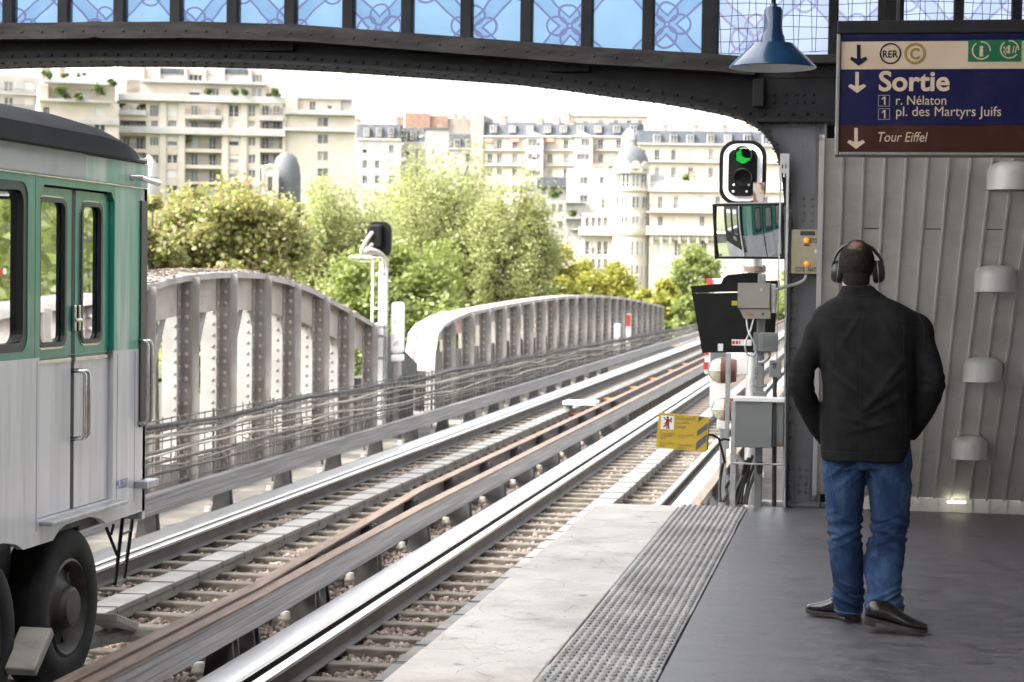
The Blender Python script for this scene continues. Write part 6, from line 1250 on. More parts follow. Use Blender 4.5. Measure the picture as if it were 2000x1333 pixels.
K=Fac('apartment_block','pale flat-roofed block showing above the stone terrace chimneys',1190,360,0); r=mkr(K); K.wall(r(1150,128,1580,400),[r(a,150,a+26,165) for a in (1170,1240,1320,1400,1470,1530)],10,m_cream,kinds=['pair']); K.slab(r(1228,95,1400,128),2,8,m_cream,'penthouse'); K.slab(r(1145,122,1585,130),-.4,-.005,m_wht)
# ---- long mansard building behind the signal
L_=Fac('mansard_building','long pale building with slate mansard behind the green signal',1400,300,6); r=mkr(L_)
hs=[r(a,b,a+26,b+55) for b in (305,400,500,600,700) for a in (1545,1618,1705,1795,1902,1990,2085,2180,2275,2370,2465,2560,2655,2750,2845,2940)]
L_.wall(r(1528,284,3100,1100),hs,13,m_cream,kinds=['french','french','pair']); L_.mansard(r(1528,212,3100,284),13,m_zinc,.3); L_.slab(r(1524,280,3105,290),-.5,-.005,m_wht); q=r(1528,372,3100,376); L_.rail(q[0],q[2],q[1],h=.8,w=-.5)
for a in (1615,1702,1790,1898,1990,2090,2190): L_.dormer(r(a,225,a+32,274))
for a in (1665,1830,1980,2120): L_.chimney(r(a,170,a+26,225),2,2,pots=2)
q=r(1450,190,1530,272); M=Matrix.Translation(((q[0]+q[2])/2,3,q[1])); w_=(q[2]-q[0])/2; h_=q[3]-q[1]
MB().lathe([(w_,-3),(w_,.25*h_),(w_*1.1,.28*h_),(w_*.95,.45*h_),(w_*.8,.7*h_),(w_*.45,.9*h_),(w_*.12,1.0*h_),(0,1.1*h_)],16,M).build('lantern_dome',m_wht,L_.t,local=True,smooth='auto')
# ---- corner building with slate dome
N_=Fac('corner_building','ornate stone corner building with a grey slate dome and round turret',1300,225,-2); r=mkr(N_)
hs=[r(a,b,a+26,b+hh) for b,hh in ((552,66),(655,58)) for a in (1635,1718,1855,1938,2020,2100,2190)]+[r(a,b,a+34,b+hh) for b,hh in ((785,85),(910,75),(1010,80)) for a in (1635,1722,1860,1945,2060,2170)]
N_.wall(r(1590,525,2300,1200),hs,13,m_cream,kinds=['french','french','shut']); N_.slab(r(1585,515,2300,530),-.5,-.005,m_wht)
q=r(1575,628,2300,634); N_.rail(q[0],q[2],q[1],h=1.0,w=-1.1); N_.slab(r(1575,712,2300,760),-1.1,-.005,m_stone,'stone_balcony'); N_.slab(r(1590,762,2300,785),-.5,-.004,m_stone,'bracket_course')
for k in range(14): a=1600+k*48; N_.slab(r(a,764,a+12,800),-.85,-.51,m_stone,'console')
# left wing, set back
hs=[r(a,b,a+20,b+hh) for b,hh in ((660,50),(785,75),(880,75)) for a in (1248,1280,1312,1345)]
N_.wall(r(1225,640,1392,1200),hs,10,m_stone,w0=1.5,name='left_wing'); q=r(1268,636,1382,640); N_.rail(q[0],q[2],q[1],h=1.3,w=.6,slab=False); N_.slab(r(1215,712,1392,758),.3,1.49,m_stone,'stone_balcony'); N_.wall(r(1300,535,1395,640),[r(1330,560,1350,610)],8,m_cream,w0=3,name='left_wing_attic')
# turret: round tower
q=r(1388,525,1585,1200); uc=(q[0]+q[2])/2; rr=(q[2]-q[0])/2
def vv(Y): return r(1480,Y,1490,Y+1)[3]
M=Matrix.Translation((uc,rr*.55,0))
MB().lathe([(rr,q[1]),(rr,vv(765)),(rr*1.06,vv(762)),(rr*1.12,vv(750)),(rr*1.12,vv(715)),(rr*1.0,vv(714)),(rr*.98,vv(530)),(rr*1.08,vv(526)),(rr*1.12,vv(516)),(rr*.9,vv(512)),(rr*.88,vv(415)),(rr*.98,vv(410)),(rr*.98,vv(402))],32,M).build('turret',m_cream,N_.t,local=True,smooth='auto')
MB().lathe([(rr*.93,vv(402)),(rr*.92,vv(375)),(rr*.86,vv(345)),(rr*.72,vv(315)),(rr*.5,vv(293)),(rr*.28,vv(284)),(0,vv(283))],32,M).build('dome',m_slate,N_.t,local=True,smooth=True)
for an in (-50,-17,17,50):
    a=R(an); Ro=Matrix.Translation((uc+rr*math.sin(a)*1.0,rr*.55-rr*math.cos(a)*1.0,0))@Matrix.Rotation(a,4,'Z')
    for Y0_,Y1_,sc_ in ((430,505,.9),(550,615,1.0),(655,708,1.0),(785,865,1.0),(910,990,1)):
        o=bpy.data.objects.new('window',UWm['french']); COL.objects.link(o); o.parent=N_.t; hz=vv(Y0_)-vv(Y1_); o.matrix_local=Matrix.Translation((uc+rr*math.sin(a)*sc_*1.0,rr*.55-rr*math.cos(a)*sc_*1.0-.03,vv(Y1_)))@Matrix.Rotation(a,4,'Z')@Matrix.Diagonal((1.25,1,hz,1))
    # ornamental dormer crest at the foot of the dome
    b=MB(); b.lathe([(0,-.16),(.75,-.16),(.85,0),(.75,.16),(0,.16)],14,Matrix.Translation((uc+rr*.98*math.sin(a),rr*.55-rr*.98*math.cos(a),vv(395)))@Matrix.Rotation(a,4,'Z')@Matrix.Rotation(R(90),4,'X')); b.bbox(-1.0,1.0,-.16,.16,-.9,-.1,.05,M=Matrix.Translation((uc+rr*.98*math.sin(a),rr*.55-rr*.98*math.cos(a),vv(400)))@Matrix.Rotation(a,4,'Z')); b.build('crest',m_stone,N_.t,local=True)
N_.slab(r(1590,430,1660,520),3,8,m_wht,'roof_shed'); N_.chimney(r(1800,430,1830,525),3,2); N_.mansard(r(1590,470,2300,515),12,m_wht,1.2,w0=.5)
for px,py,lb in ((1345,350,'leafy roof shrub below the green signal'),): bush(px,py,262,22,22,lb)
# ---- low houses between the trees and the corner building
O_=Fac('terraced_house','white house with planted roof terraces left of the corner building',1140,262,0); r=mkr(O_)
O_.wall(r(1150,405,1395,900),[r(a,b,a+18,b+36) for b in (450,545,640) for a in (1225,1245,1330)],11,m_wht); O_.wall(r(1000,455,1150,900),[r(a,b,a+22,b+40) for b in (500,590,680) for a in (1020,1075,1110)],9,m_wht,w0=2,name='low_wing'); O_.slab(r(995,448,1155,500),.5,10,m_zinc,'roof'); q=r(1060,575,1250,580); O_.rail(q[0],q[2],q[1],h=1.5,w=-1.4); q=r(1100,660,1245,664); O_.rail(q[0],q[2],q[1],h=1.3,w=-1.8); O_.chimney(r(1290,385,1375,480),2,1.5,m_chim,6); q=r(1170,720,1250,724); O_.rail(q[0],q[2],q[1],h=1.6,w=-2)
for px,py,wd,ht,lb in ((1082,378,24,18,'leafy bush on the upper planted terrace'),(1063,418,34,18,'dark bush on the lower planted terrace'),(1118,415,14,16,'trailing plant on the lower terrace rail')): bush(px,py,255,wd,ht,lb)
# ---- small ornate building with slate dome
Q_=Fac('domed_house','small ornate house with grey slate dome behind the pale trees',545,180,0)
r=lambda X0,Y0,X1,Y1:Q_.rect(*z7(X0,Y0),*z7(X1,Y1))
Q_.wall(r(1190,1150,1330,1500),[r(1225,1200,1300,1280)],8,m_cream); q=r(1280,790,1525,1060); uc=(q[0]+q[2])/2; w_=(q[2]-q[0])/2; h_=q[3]-q[1]
MB().lathe([(w_*.98,-12),(w_,0),(w_*1.0,.25*h_),(w_*.92,.55*h_),(w_*.7,.83*h_),(w_*.35,.98*h_),(0,1.02*h_)],28,Matrix.Translation((uc,2.6,q[1]))).build('dome',m_slate,Q_.t,local=True,smooth=True)
q=r(1195,890,1340,1150); w2=q[2]-q[0]; h2=q[3]-q[1]; Q_.wall((q[0]+.18*w2,q[1],q[2]-.18*w2,q[1]+.72*h2),[(q[0]+.36*w2,q[1]+.08*h2,q[2]-.36*w2,q[1]+.58*h2)],1.2,m_cream,w0=-.3,back=.8,name='dormer_front'); uc2=(q[0]+q[2])/2; b=MB(); b.lathe([(.30*w2,-.3),(.46*w2,-.3),(.5*w2,0),(.46*w2,.3),(.30*w2,.3)],18,Matrix.Translation((uc2,.1,q[1]+.70*h2))@Matrix.Rotation(R(90),4,'X'),a0=0,a1=math.pi); b.bbox(q[0],q[2],-.4,.4,q[1]-.15,q[1]+.05*h2,.05); b.bbox(q[0]+.02*w2,q[0]+.17*w2,-.4,.3,q[1]+.05*h2,q[1]+.70*h2,.06); b.bbox(q[2]-.17*w2,q[2]-.02*w2,-.4,.3,q[1]+.05*h2,q[1]+.70*h2,.06); b.bbox(uc2-.3*w2,uc2+.3*w2,-.1,.3,q[1]+.70*h2,q[1]+.85*h2,.05); b.build('carved_gable',m_stone,Q_.t,local=True)
Q_.slab(r(980,1060,1040,1500),1,5,m_wht,'party_wall'); Q_.chimney(r(1042,1050,1095,1200),1,2,m_brick,3); Q_.slab(r(1100,1060,1180,1500),2,6,m_wht,'rear_wall')
Q2=Fac('domed_house','little white domed lantern roof peeping over the end of the train roof',300,190,0); r2=lambda X0,Y0,X1,Y1:Q2.rect(*z7(X0,Y0),*z7(X1,Y1)); q=r2(180,820,340,1080); uc=(q[0]+q[2])/2; w_=(q[2]-q[0])/2; h_=q[3]-q[1]
MB().lathe([(w_,-14),(w_,.3*h_),(w_*1.1,.32*h_),(w_*1.0,.5*h_),(w_*.7,.8*h_),(w_*.2,1.0*h_),(0,1.02*h_)],24,Matrix.Translation((uc,3,q[1]))).build('dome',m_wht,Q2.t,local=True,smooth='auto')
# ================================================================== THE MAN
YMAN=9.36
pm_=lambda x,y:(onY(x,y,YMAN).x,onY(x,y,YMAN).z)
man=thing('person',(0,YMAN,0),'standing man seen from behind in black jacket and blue jeans, hands in pockets','person')
def loft(rings,n=40,pw=2.3,cap=True):
    # rings: (y_px, xl_px, xr_px, y offset, half depth[, tilt]) -> closed surface
    v=[]
    for rg in rings:
        y,xl,xr,oy,hd=rg[:5]; a=pm_(xl,y); c=pm_(xr,y); cx=(a[0]+c[0])/2; hw=(c[0]-a[0])/2; tilt=rg[5] if len(rg)>5 else 0
        for k in range(n):
            q=2*math.pi*k/n; cc,ss=math.cos(q),math.sin(q); ex=math.copysign(abs(cc)**(2/pw),cc); ey=math.copysign(abs(ss)**(2/pw),ss)
            v.append(Vector((cx+hw*ex,YMAN+oy+hd*ey,a[1]+tilt*ex+0.0)))
    m=len(rings); f=[(i*n+k,i*n+(k+1)%n,(i+1)*n+(k+1)%n,(i+1)*n+k) for i in range(m-1) for k in range(n)]
    if cap: f+=[tuple(range(n)),tuple((m-1)*n+k for k in range(n))[::-1]]
    return v,f
def dens(rings,k=6):
    out=[]
    for i in range(len(rings)-1):
        p0,p1,p2,p3=rings[max(i-1,0)],rings[i],rings[i+1],rings[min(i+2,len(rings)-1)]
        for j in range(k):
            s=j/k; out.append(tuple(.5*((2*b)+(c-a)*s+(2*a-5*b+4*c-d)*s*s+(3*b-a-3*c+d)*s**3) for a,b,c,d in zip(p0,p1,p2,p3)))
    return out+[rings[-1]]
def skin(P,R_,n=20,squash=1.0):
    mb=MB(); L=[tuple(p)+(r,) for p,r in zip(P,R_)]; L=dens(L,6); mb.tube([l[:3] for l in L],[l[3] for l in L],n); return mb.v,mb.f
def remesh(mb,vox,it,fn=None,mats=None,name='x',keep=None):
    me=bpy.data.meshes.new(name); me.from_pydata([tuple(p) for p in mb.v],[],mb.f); bm=bmesh.new(); bm.from_mesh(me); bmesh.ops.recalc_face_normals(bm,faces=bm.faces); bm.to_mesh(me); bm.free()
    o=bpy.data.objects.new(name,me); COL.objects.link(o); md=o.modifiers.new('r','REMESH'); md.mode='VOXEL'; md.voxel_size=vox; s=o.modifiers.new('s','SMOOTH'); s.factor=.5; s.iterations=it
    dg=bpy.context.evaluated_depsgraph_get(); ev=o.evaluated_get(dg); m2=bpy.data.meshes.new_from_object(ev); bpy.data.objects.remove(o); bpy.data.meshes.remove(me)
    if fn:
        nr=[v.normal.copy() for v in m2.vertices]
        for v,nn in zip(m2.vertices,nr): v.co+=nn*fn(v.co,nn)
    m2.polygons.foreach_set('use_smooth',[True]*len(m2.polygons)); m2.update(); m2.name=name
    for q in (mats if isinstance(mats,list) else [mats]): m2.materials.append(q)
    return m2
def attach(name,me,parent):
    off=Vector(parent['wo']); 
    for v in me.vertices: v.co-=off
    o=bpy.data.objects.new(name,me); COL.objects.link(o); o.parent=parent; o['wo']=tuple(off); return o
m_skin=mat('skin',(.42,.24,.17),(.50,.30,.22),scale=14,rough=.55); m_hair=mat('short_dark_hair',(.012,.0095,.0085),(.030,.024,.020),scale=120,rough=.8,bump=.9,bscale=220,spec=.12)
m_jack=mat('black_cotton',(.0085,.0085,.0092),(.0145,.0145,.0152),scale=20,rough=.9,bump=.25,bscale=500,spec=.12); m_jseam=mat('jacket_seam',(.006,.006,.007),None,rough=.9)
m_jean=mat('blue_denim',(.006,.019,.058),(.017,.045,.112),scale=7,rough=.85,bump=.4,bscale=420,grime=(.075,.125,.225),gscale=5,gamt=.75,stretch=(1.6,1.6,.6),spec=.3); m_jst=mat('denim_stitch',(.05,.085,.17),None,rough=.9)
m_shoe2=mat('black_leather',(.005,.005,.005),(.009,.0085,.008),scale=12,rough=.25,bump=.15,bscale=60,coat=.3); m_sole=mat('shoe_sole',(.020,.015,.012),(.035,.027,.022),scale=20,rough=.6)
# ---- body: head with a face, neck, trunk, arms with hands, legs: one surface
hc=pm_(1673,520); HX,HZ=hc; HY=YMAN+.035; b=MB()
def blob(c,r,rot=None,n=18):
    bm=bmesh.new(); bmesh.ops.create_uvsphere(bm,u_segments=n,v_segments=n//2+2,radius=1); M=Matrix.Translation(c)@(rot or Matrix())@Matrix.Diagonal((*r,1)); b.bm(bm,0,M)
blob((HX,HY-.005,HZ+.012),(.077,.098,.105)); blob((HX,HY+.035,HZ-.055),(.060,.062,.065)); blob((HX,HY+.10,HZ-.02),(.014,.024,.026)); blob((HX,HY+.085,HZ-.075),(.026,.018,.012)); blob((HX,HY+.085,HZ-.105),(.024,.022,.02))
for s in (-1,1): blob((HX+s*.08,HY-.005,HZ-.012),(.012,.022,.034)); blob((HX+s*.03,HY+.082,HZ+.022),(.02,.016,.009)); blob((HX+s*.045,HY+.07,HZ-.03),(.02,.02,.02))
b.add(*skin([(HX,HY-.015,HZ-.03),(HX,HY-.03,HZ-.10),(HX+.005,HY-.03,HZ-.17),(HX+.01,HY-.02,HZ-.22)],[.06,.064,.068,.08],20))
b.add(*loft(dens([(600,1640,1735,0,.07),(650,1592,1795,0,.10),(760,1618,1770,0,.115),(860,1620,1765,0,.115),(900,1622,1765,0,.11)],4)))
armL=[(1604,640,.0),(1578,695,-.02),(1569,752,-.03),(1586,808,.05),(1604,850,.11)]; armR=[(1790,640,.0),(1806,695,-.02),(1814,748,-.03),(1793,812,.05),(1772,855,.11)]
A3=lambda L:[Vector((pm_(x,y)[0],YMAN+oy,pm_(x,y)[1])) for x,y,oy in L]
for L in (armL,armR):
    P=A3(L); b.add(*skin(P,[.050,.040,.034,.031,.026],14))
    w=P[-1]; d=(P[-1]-P[-2]).normalized(); s=1 if L is armL else -1; side=Vector((s,0,0)); pl=w+d*.05; b.add(*skin([w,w+d*.05,w+d*.095],[.028,.036,.030],12))
    for k,(o_,l_) in enumerate(((-.026,.062),(-.009,.074),(.009,.070),(.026,.056))):
        q=w+d*.09+Vector((0,o_,0)); b.add(*skin([q,q+d*l_*.5+side*.006,q+d*l_+side*.018],[.0095,.0088,.0075],8))
    q=w+d*.03+Vector((0,.03,0)); b.add(*skin([q,q+d*.03+Vector((0,.025,0)),q+d*.062+Vector((0,.03,0))],[.012,.0105,.0085],8))
legL=[(1650,900,0),(1650,1000,.02),(1652,1060,.02),(1656,1120,.06),(1658,1196,.11)]; legR=[(1732,900,0),(1738,1000,0),(1730,1055,.0),(1726,1120,-.03),(1726,1192,-.05)]
for L in (legL,legR): b.add(*skin(A3(L),[.085,.07,.055,.052,.042],16))
face=remesh(b,.0075,4,None,m_skin,'body')
attach('body',face,man)
for s in (-1,1):
    bm=bmesh.new(); bmesh.ops.create_uvsphere(bm,u_segments=12,v_segments=8,radius=.011); MB().bm(bm,0,Matrix.Translation((HX+s*.030,HY+.082,HZ+.010))).build('eye',m_white,man,smooth=True)
# ---- hair: close cropped cap with a thin crown
bm=bmesh.new(); bmesh.ops.create_uvsphere(bm,u_segments=48,v_segments=32,radius=1)
M=Matrix.Translation((HX,HY-.006,HZ+.012))@Matrix.Diagonal((.0825,.1035,.1105,1)); dl=[]
for v in bm.verts:
    hair_line=-.62+.95*max(0,v.co.y)**.9+.1*abs(v.co.x)
    if v.co.z<hair_line: dl.append(v)
bmesh.ops.delete(bm,geom=dl,context='VERTS')
for v in bm.verts:
    tp=max(0,-v.co.z-.1); v.co*= (1-.10*tp)*(1+.012*noise.noise(v.co*14)); 
    if v.co.z<-.2: v.co.x*=1-.12*(-v.co.z-.2)
ho=MB().bm(bm,0,M).build('hair',m_hair,man,smooth=True)
_t=m_hair.node_tree; _b=_t.nodes['Principled BSDF']; _src=_b.inputs['Base Color'].links[0].from_socket   # thinning crown: scalp shows through a patch
_c=_t.nodes.new('ShaderNodeTexCoord'); _v=_t.nodes.new('ShaderNodeVectorMath'); _v.operation='DISTANCE'; _p=M@Vector((-.10,-.62,.78)).normalized()-Vector(man['wo']); _v.inputs[1].default_value=_p; _t.links.new(_c.outputs['Object'],_v.inputs[0])
_n=_t.nodes.new('ShaderNodeTexNoise'); _n.inputs['Scale'].default_value=60; _t.links.new(_c.outputs['Object'],_n.inputs[0]); _a=_t.nodes.new('ShaderNodeMath'); _a.operation='MULTIPLY_ADD'; _a.inputs[1].default_value=.05; _t.links.new(_n.outputs[0],_a.inputs[0]); _t.links.new(_v.outputs['Value'],_a.inputs[2])
_m=_t.nodes.new('ShaderNodeMapRange'); _m.inputs[1].default_value=.032; _m.inputs[2].default_value=.068; _m.inputs[3].default_value=.5; _m.inputs[4].default_value=0; _t.links.new(_a.outputs[0],_m.inputs[0])
_x=_t.nodes.new('ShaderNodeMix'); _x.data_type='RGBA'; _x.inputs[7].default_value=(.40,.24,.17,1); _t.links.new(_m.outputs[0],_x.inputs[0]); _t.links.new(_src,_x.inputs[6]); _t.links.new(_x.outputs[2],_b.inputs['Base Color'])
# nape hair
b=MB(); b.add(*skin([(HX,HY-.028,HZ-.02),(HX,HY-.040,HZ-.065),(HX,HY-.040,HZ-.088)],[.062,.061,.056],24)); b.build('nape_hair',m_hair,man,smooth=True)
# ---- jacket
jb=MB()
T=[(575,1640,1712,-.0,.075),(592,1612,1762,.0,.098),(612,1588,1797,-.0,.115),(640,1584,1801,-.005,.130),(690,1599,1794,-.012,.142),(745,1604,1790,-.015,.148),(790,1605,1785,-.012,.150),(840,1603,1780,-.008,.150),(880,1603,1776,-.006,.152),(898,1604,1774,-.004,.153)]
jb.add(*loft(dens(T,6),44,2.35))
SL=[(1640,640,0),(1606,643,0),(1590,676,-.01),(1570,715,-.022),(1566,752,-.03),(1577,790,.02),(1594,825,.075),(1608,850,.11),(1618,868,.14)]; SR=[(1758,634,0),(1790,640,0),(1800,672,-.01),(1815,713,-.022),(1820,750,-.03),(1806,795,.02),(1785,832,.075),(1772,852,.105)]
for L in (SL,SR): jb.add(*skin(A3(L),([.06,.068,.063,.060,.059,.057,.053,.049,.047] if L is SL else [.06,.068,.063,.060,.059,.057,.053,.049]),22))
# stand-up collar
jb.add(*loft(dens([(598,1618,1750,.0,.095),(580,1632,1732,-.002,.082),(566,1640,1714,-.006,.075),(556,1645,1705,-.008,.072)],5),36,2.1))
def jfold(co,nn):
    x,z=co.x,co.z; h=0
    p=Vector((x*5+z*3.0,co.y*4,z*2.2-x*2.5)); h+=.006*noise.noise(p*1.6)+.0035*noise.noise(Vector((x*9+z*10,co.y*8,z*5)))
    # drag lines from the arm pits down to the small of the back
    for (ax,az,dx,dz,l,wd,am) in ((-.17,1.27,.75,-.66,.34,.016,.009),(-.16,1.20,.8,-.6,.30,.014,.008),(-.15,1.12,.85,-.52,.26,.013,.006),(.19,1.26,-.6,-.8,.32,.017,.009),(.19,1.18,-.75,-.66,.30,.015,.008),(.17,1.08,-.85,-.5,.24,.013,.006),(-.12,.98,.98,-.2,.26,.012,.006),(.14,.96,-.98,-.22,.24,.012,.006),(-.02,1.45,-.5,-.86,.2,.014,.004),(.06,1.45,.5,-.86,.2,.014,.004)):
        ux,uz=x-ax,z-az; t_=ux*dx+uz*dz; s_=-ux*dz+uz*dx
        if -.02<t_<l and abs(s_)<wd*3: h+=am*math.exp(-(s_/wd)**2)*math.sin(math.pi*min(max((t_+.02)/(l+.02),0),1))
    # creases round the elbows
    if abs(x)>.2 and .98<z<1.3: h+=.0022*math.sin(z*95+x*40+6*noise.noise(Vector((x*8,co.y*8,z*8))))*math.exp(-((z-1.12)/.09)**2)
    return h*1.35
jm=remesh(jb,.0075,9,jfold,m_jack,'jacket')
bv=BVHTree.FromPolygons([v.co.copy() for v in jm.vertices],[tuple(p.vertices) for p in jm.polygons])
jk=attach('jacket',jm,man)
def seam(pts,name='seam',r=.0016,m=m_jseam,par=None,tree_=None):
    P=[]
    for i in range(len(pts)-1):
        for k in range(14):
            s=k/14; x=pts[i][0]+(pts[i+1][0]-pts[i][0])*s; y=pts[i][1]+(pts[i+1][1]-pts[i][1])*s; d=ray(x,y); h=(tree_ or bv).ray_cast(E0,d)
            if h[0]: P.append(h[0]-d.normalized()*.0006)
    if len(P)>2: MB().tube(P,r,5).build(name,m,par or jk)
seam([(1600,632),(1640,622),(1690,620),(1745,624),(1798,632)],'yoke_seam'); seam([(1684,622),(1681,700),(1680,800),(1681,893)],'back_seam'); seam([(1630,640),(1626,720),(1616,800),(1612,890)],'side_seam'); seam([(1765,640),(1766,720),(1770,800),(1768,890)],'side_seam')
seam([(1604,880),(1640,884),(1690,886),(1740,884),(1774,879)],'hem_seam'); seam([(1640,585),(1690,577),(1735,585)],'collar_seam',.002); seam([(1600,606),(1580,640),(1576,680)],'shoulder_seam'); seam([(1790,602),(1806,640),(1804,680)],'shoulder_seam'); seam([(1584,820),(1604,838)],'cuff_seam'); seam([(1806,812),(1776,846)],'cuff_seam')
# ---- jeans
jb=MB()
LL=[(860,1612,1696,0,.115),(900,1607,1693,0,.112),(940,1609,1690,.004,.104),(1000,1613,1684,.015,.094),(1040,1618,1683,.02,.084),(1066,1617,1685,.02,.080),(1110,1623,1687,.045,.084),(1150,1629,1687,.07,.088),(1172,1624,1687,.085,.093),(1203,1630,1685,.10,.097)]
RL=[(860,1684,1778,0,.115),(900,1686,1780,0,.112),(940,1694,1781,.0,.106),(1000,1700,1777,.0,.096),(1036,1700,1772,.005,.086),(1066,1692,1769,.0,.082),(1105,1687,1764,-.035,.086),(1140,1690,1759,-.065,.090),(1166,1688,1762,-.085,.095),(1202,1687,1763,-.10,.105)]
jb.add(*loft(dens(LL,6),36,2.15)); jb.add(*loft(dens(RL,6),36,2.15)); jb.add(*loft(dens([(840,1612,1772,0,.12),(870,1608,1776,0,.125),(898,1609,1778,0,.122),(912,1614,1772,0,.11)],4),40,2.4))
def ridge(p): return (1-abs(noise.noise(p)*2.2))
def dfold(co,nn):
    x,y,z=co.x,co.y,co.z; side=-1 if x<.0 else 1; h=.003*noise.noise(Vector((x*9,y*9,z*6)))
    q=Vector((x*5+2*side,y*5,(z+.25*side*x)*24)); fine=Vector((x*9,y*9,(z-.3*side*x)*46+4))
    k=math.exp(-((z-.44)/.085)**2); h+=k*(.0085*(ridge(q)-.55)+.004*(ridge(fine)-.55))
    k=math.exp(-((z-.14)/.065)**2); h+=k*(.010*(ridge(Vector((x*7,y*7,(z-.5*side*x)*22+9)))-.55)+.004*(ridge(fine)-.55))
    k=math.exp(-((z-.72)/.10)**2); h+=k*(.006*(ridge(Vector((x*6,y*6,(z+.9*side*x)*15+20)))-.55))
    k=math.exp(-((z-.28)/.07)**2); h+=k*(.004*(ridge(Vector((x*10,y*10,(z+1.2*side*x)*11+30)))-.55))
    return h*1.7
dm=remesh(jb,.0062,3,dfold,m_jean,'jeans'); bvd=BVHTree.FromPolygons([v.co.copy() for v in dm.vertices],[tuple(p.vertices) for p in dm.polygons]); jn=attach('jeans',dm,man)
for pts in ([(1622,900),(1628,912),(1650,917),(1672,912),(1674,902)],[(1700,902),(1704,912),(1730,916),(1752,909),(1754,900)],[(1619,915),(1630,960),(1640,985)]): seam(pts,'stitching',.0012,m_jst,jn,bvd)
seam([(1627,1192),(1650,1198),(1684,1200)],'hem',.003,m_jst,jn,bvd); seam([(1690,1186),(1720,1192),(1762,1196)],'hem',.003,m_jst,jn,bvd)
# ---- shoes
def shoe(heel,toe,lift,label=None):
    heel,toe=Vector(heel),Vector(toe); d=toe-heel; L=d.length; d=d.normalized(); n=Vector((-d.y,d.x,0)).normalized(); u=n.cross(d)*-1; u=u if u.z>0 else -u
    M=Matrix(((d.x,n.x,u.x,heel.x),(d.y,n.y,u.y,heel.y),(d.z,n.z,u.z,heel.z),(0,0,0,1))); 
    # sections along the foot: (s, half width, height, toe spring)
    sec=[(-.02,.012,.05,.0),(.0,.030,.075,.0),(.06,.036,.092,.0),(.18,.037,.098,0),(.30,.036,.098,0),(.42,.037,.088,0),(.55,.043,.068,0),(.68,.048,.055,0),(.80,.047,.045,.002),(.90,.040,.037,.005),(.97,.026,.028,.009),(1.0,.008,.018,.012)]
    bend=lambda s:0
    def pos(s,y,z):
        x=s*L
        if lift>0 and s>.66: pass
        return M@Vector((x,y,z))
    k=20; v=[]
    sec=[(s,hw*.92,h*.92,sp) for s,hw,h,sp in sec]
    for s,hw,h,sp in sec:
        for i in range(k):
            q=2*math.pi*i/k; c_,s_=math.cos(q),math.sin(q); z=.022+sp+(h-.0)*(.5+.5*math.copysign(abs(s_)**.8,s_)); y=hw*math.copysign(abs(c_)**.75,c_)*(1-.28*max(0,s_)); v.append(pos(s,y,z))
    m=len(sec); o=MB().add(v,[(i*k+j,i*k+(j+1)%k,(i+1)*k+(j+1)%k,(i+1)*k+j) for i in range(m-1) for j in range(k)]+[tuple(range(k))[::-1],tuple((m-1)*k+j for j in range(k))]).build('shoe',m_shoe2,man,smooth=True)
    b=MB(); so=[(s*1.01,(hw+.005)) for s,hw,h,sp in sec]; sp_=[q[3] for q in sec]; ol=[(s,w) for s,w in so]+[(s,-w) for s,w in reversed(so)]; zz=sp_+sp_[::-1]
    N=len(ol); b.add([pos(s,y,.010+z) for (s,y),z in zip(ol,zz)]+[pos(s,y,.026+z) for (s,y),z in zip(ol,zz)],[tuple(range(N))[::-1],tuple(range(N,2*N))]+[(i,(i+1)%N,N+(i+1)%N,N+i) for i in range(N)])
    hl=[p for p in ol if p[0]<.30]; hl=[(s,y) for s,y in hl]; N=len(hl); b.add([pos(s,y*.98,-.012) for s,y in hl]+[pos(s,y,.0101) for s,y in hl],[tuple(range(N))[::-1],tuple(range(N,2*N))]+[(i,(i+1)%N,N+(i+1)%N,N+i) for i in range(N)])
    b.build('sole',m_sole,o); return o
hL=onz(1676,1214,0); tL=onz(1592,1203,0); hL.z=.012; tL.z=.0; d=(tL-hL).normalized(); tL=hL+d*.27; tL.z=-.004
shoe(hL,tL,0)
hR=onz(1688,1236,0); hR.z=.055; tR=onz(1806,1241,0); d=(tR-hR); d.z=0; d.normalize(); tR=hR+d*.272; tR.z=-.008
shoe(hR,tR,1)
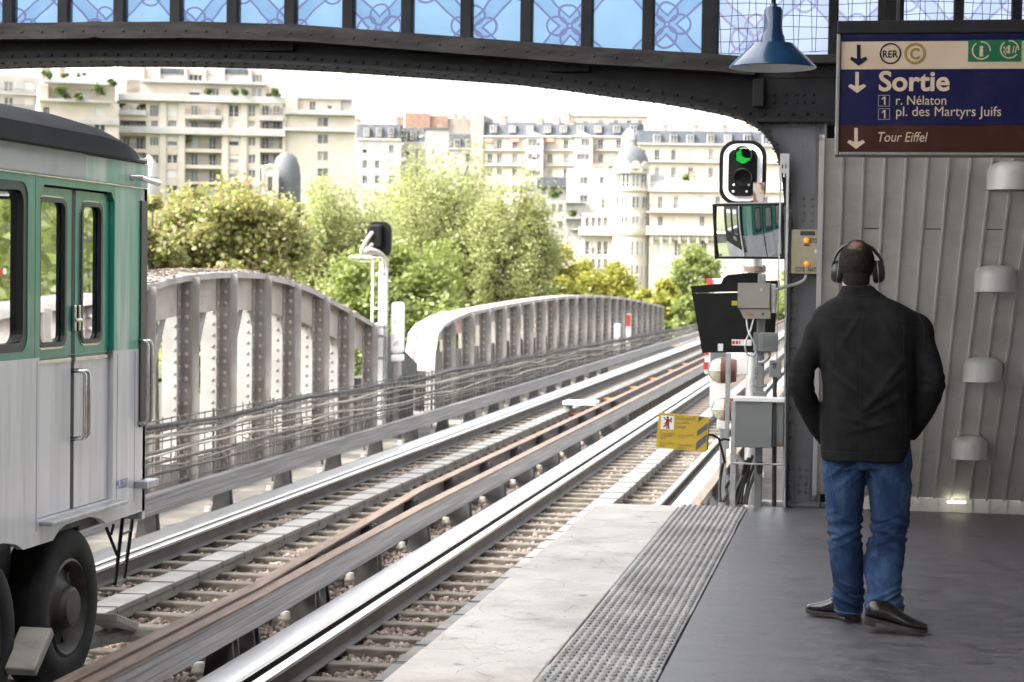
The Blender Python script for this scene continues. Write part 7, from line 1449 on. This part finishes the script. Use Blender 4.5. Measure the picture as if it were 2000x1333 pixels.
# ---- headphones: a thing of its own
hp=thing('headphones',(HX,HY,HZ),'black over-ear headphones worn on the man\'s head','headphones')
m_hp=mat('headphone_plastic',(.014,.014,.016),(.02,.02,.022),scale=10,rough=.35); m_pad=mat('ear_pad',(.010,.010,.011),None,rough=.7)
cL=Vector((*[pm_(1636,531)[0]],HY-.0,pm_(1636,531)[1])); cR=Vector((pm_(1715,531)[0],HY-.0,pm_(1715,531)[1])); cc=(cL+cR)/2
tp=pm_(1674,477); tp2=Vector((tp[0],HY-.01,tp[1]))
P=[Vector((pm_(1625,531)[0],HY-.005,pm_(1625,531)[1])),Vector((pm_(1627,512)[0],HY-.01,pm_(1627,512)[1])),Vector((pm_(1638,490)[0],HY-.012,pm_(1638,490)[1])),Vector((pm_(1656,478.5)[0],HY-.014,pm_(1656,478.5)[1])),Vector((pm_(1680,476)[0],HY-.014,pm_(1680,476)[1])),Vector((pm_(1702,484)[0],HY-.012,pm_(1702,484)[1])),Vector((pm_(1717,501)[0],HY-.01,pm_(1717,501)[1])),Vector((pm_(1723,513)[0],HY-.005,pm_(1723,513)[1])),Vector((pm_(1723,527)[0],HY-.002,pm_(1723,527)[1]))]
L=[tuple(q[:3]) for q in dens([tuple(p) for p in P],6)]; b=MB(); v=[]
for i,p in enumerate(L):
    p=Vector(p); t_=(Vector(L[min(i+1,len(L)-1)])-Vector(L[max(i-1,0)])).normalized(); yv=Vector((0,1,0)); nn=t_.cross(yv).normalized(); s=i/(len(L)-1); wd=.010+.011*math.sin(math.pi*s)**.6; th=.005+.004*math.sin(math.pi*s)
    for k in range(12):
        q=2*math.pi*k/12; v.append(p+yv*wd*math.cos(q)+nn*th*math.sin(q))
b.add(v,[(i*12+k,i*12+(k+1)%12,(i+1)*12+(k+1)%12,(i+1)*12+k) for i in range(len(L)-1) for k in range(12)]+[tuple(range(12))[::-1],tuple((len(L)-1)*12+k for k in range(12))]); b.build('headband',m_hp,hp,smooth='auto')
for c,s in ((cL,-1),(cR,1)):
    Mc=Matrix.Translation(c)@Matrix.Rotation(R(-5*s),4,'Y')@Matrix.Rotation(R(90*s),4,'Y')@Matrix.Diagonal((1.22,1,1,1))
    o=MB().lathe([(0,.032),(.020,.031),(.033,.026),(.041,.014),(.043,.004),(.042,-.002)],28,Mc).build('ear_cup',m_hp,hp,smooth='auto')
    MB().lathe([(.041,-.0025),(.044,-.009),(.042,-.020),(.034,-.026),(.02,-.024)],28,Mc).build('ear_pad',m_pad,o,smooth=True)
    MB().lathe([(.043,.002),(.0455,.001),(.0455,-.001),(.043,-.002)],28,Mc).build('trim_ring',m_galv,o,smooth='auto')
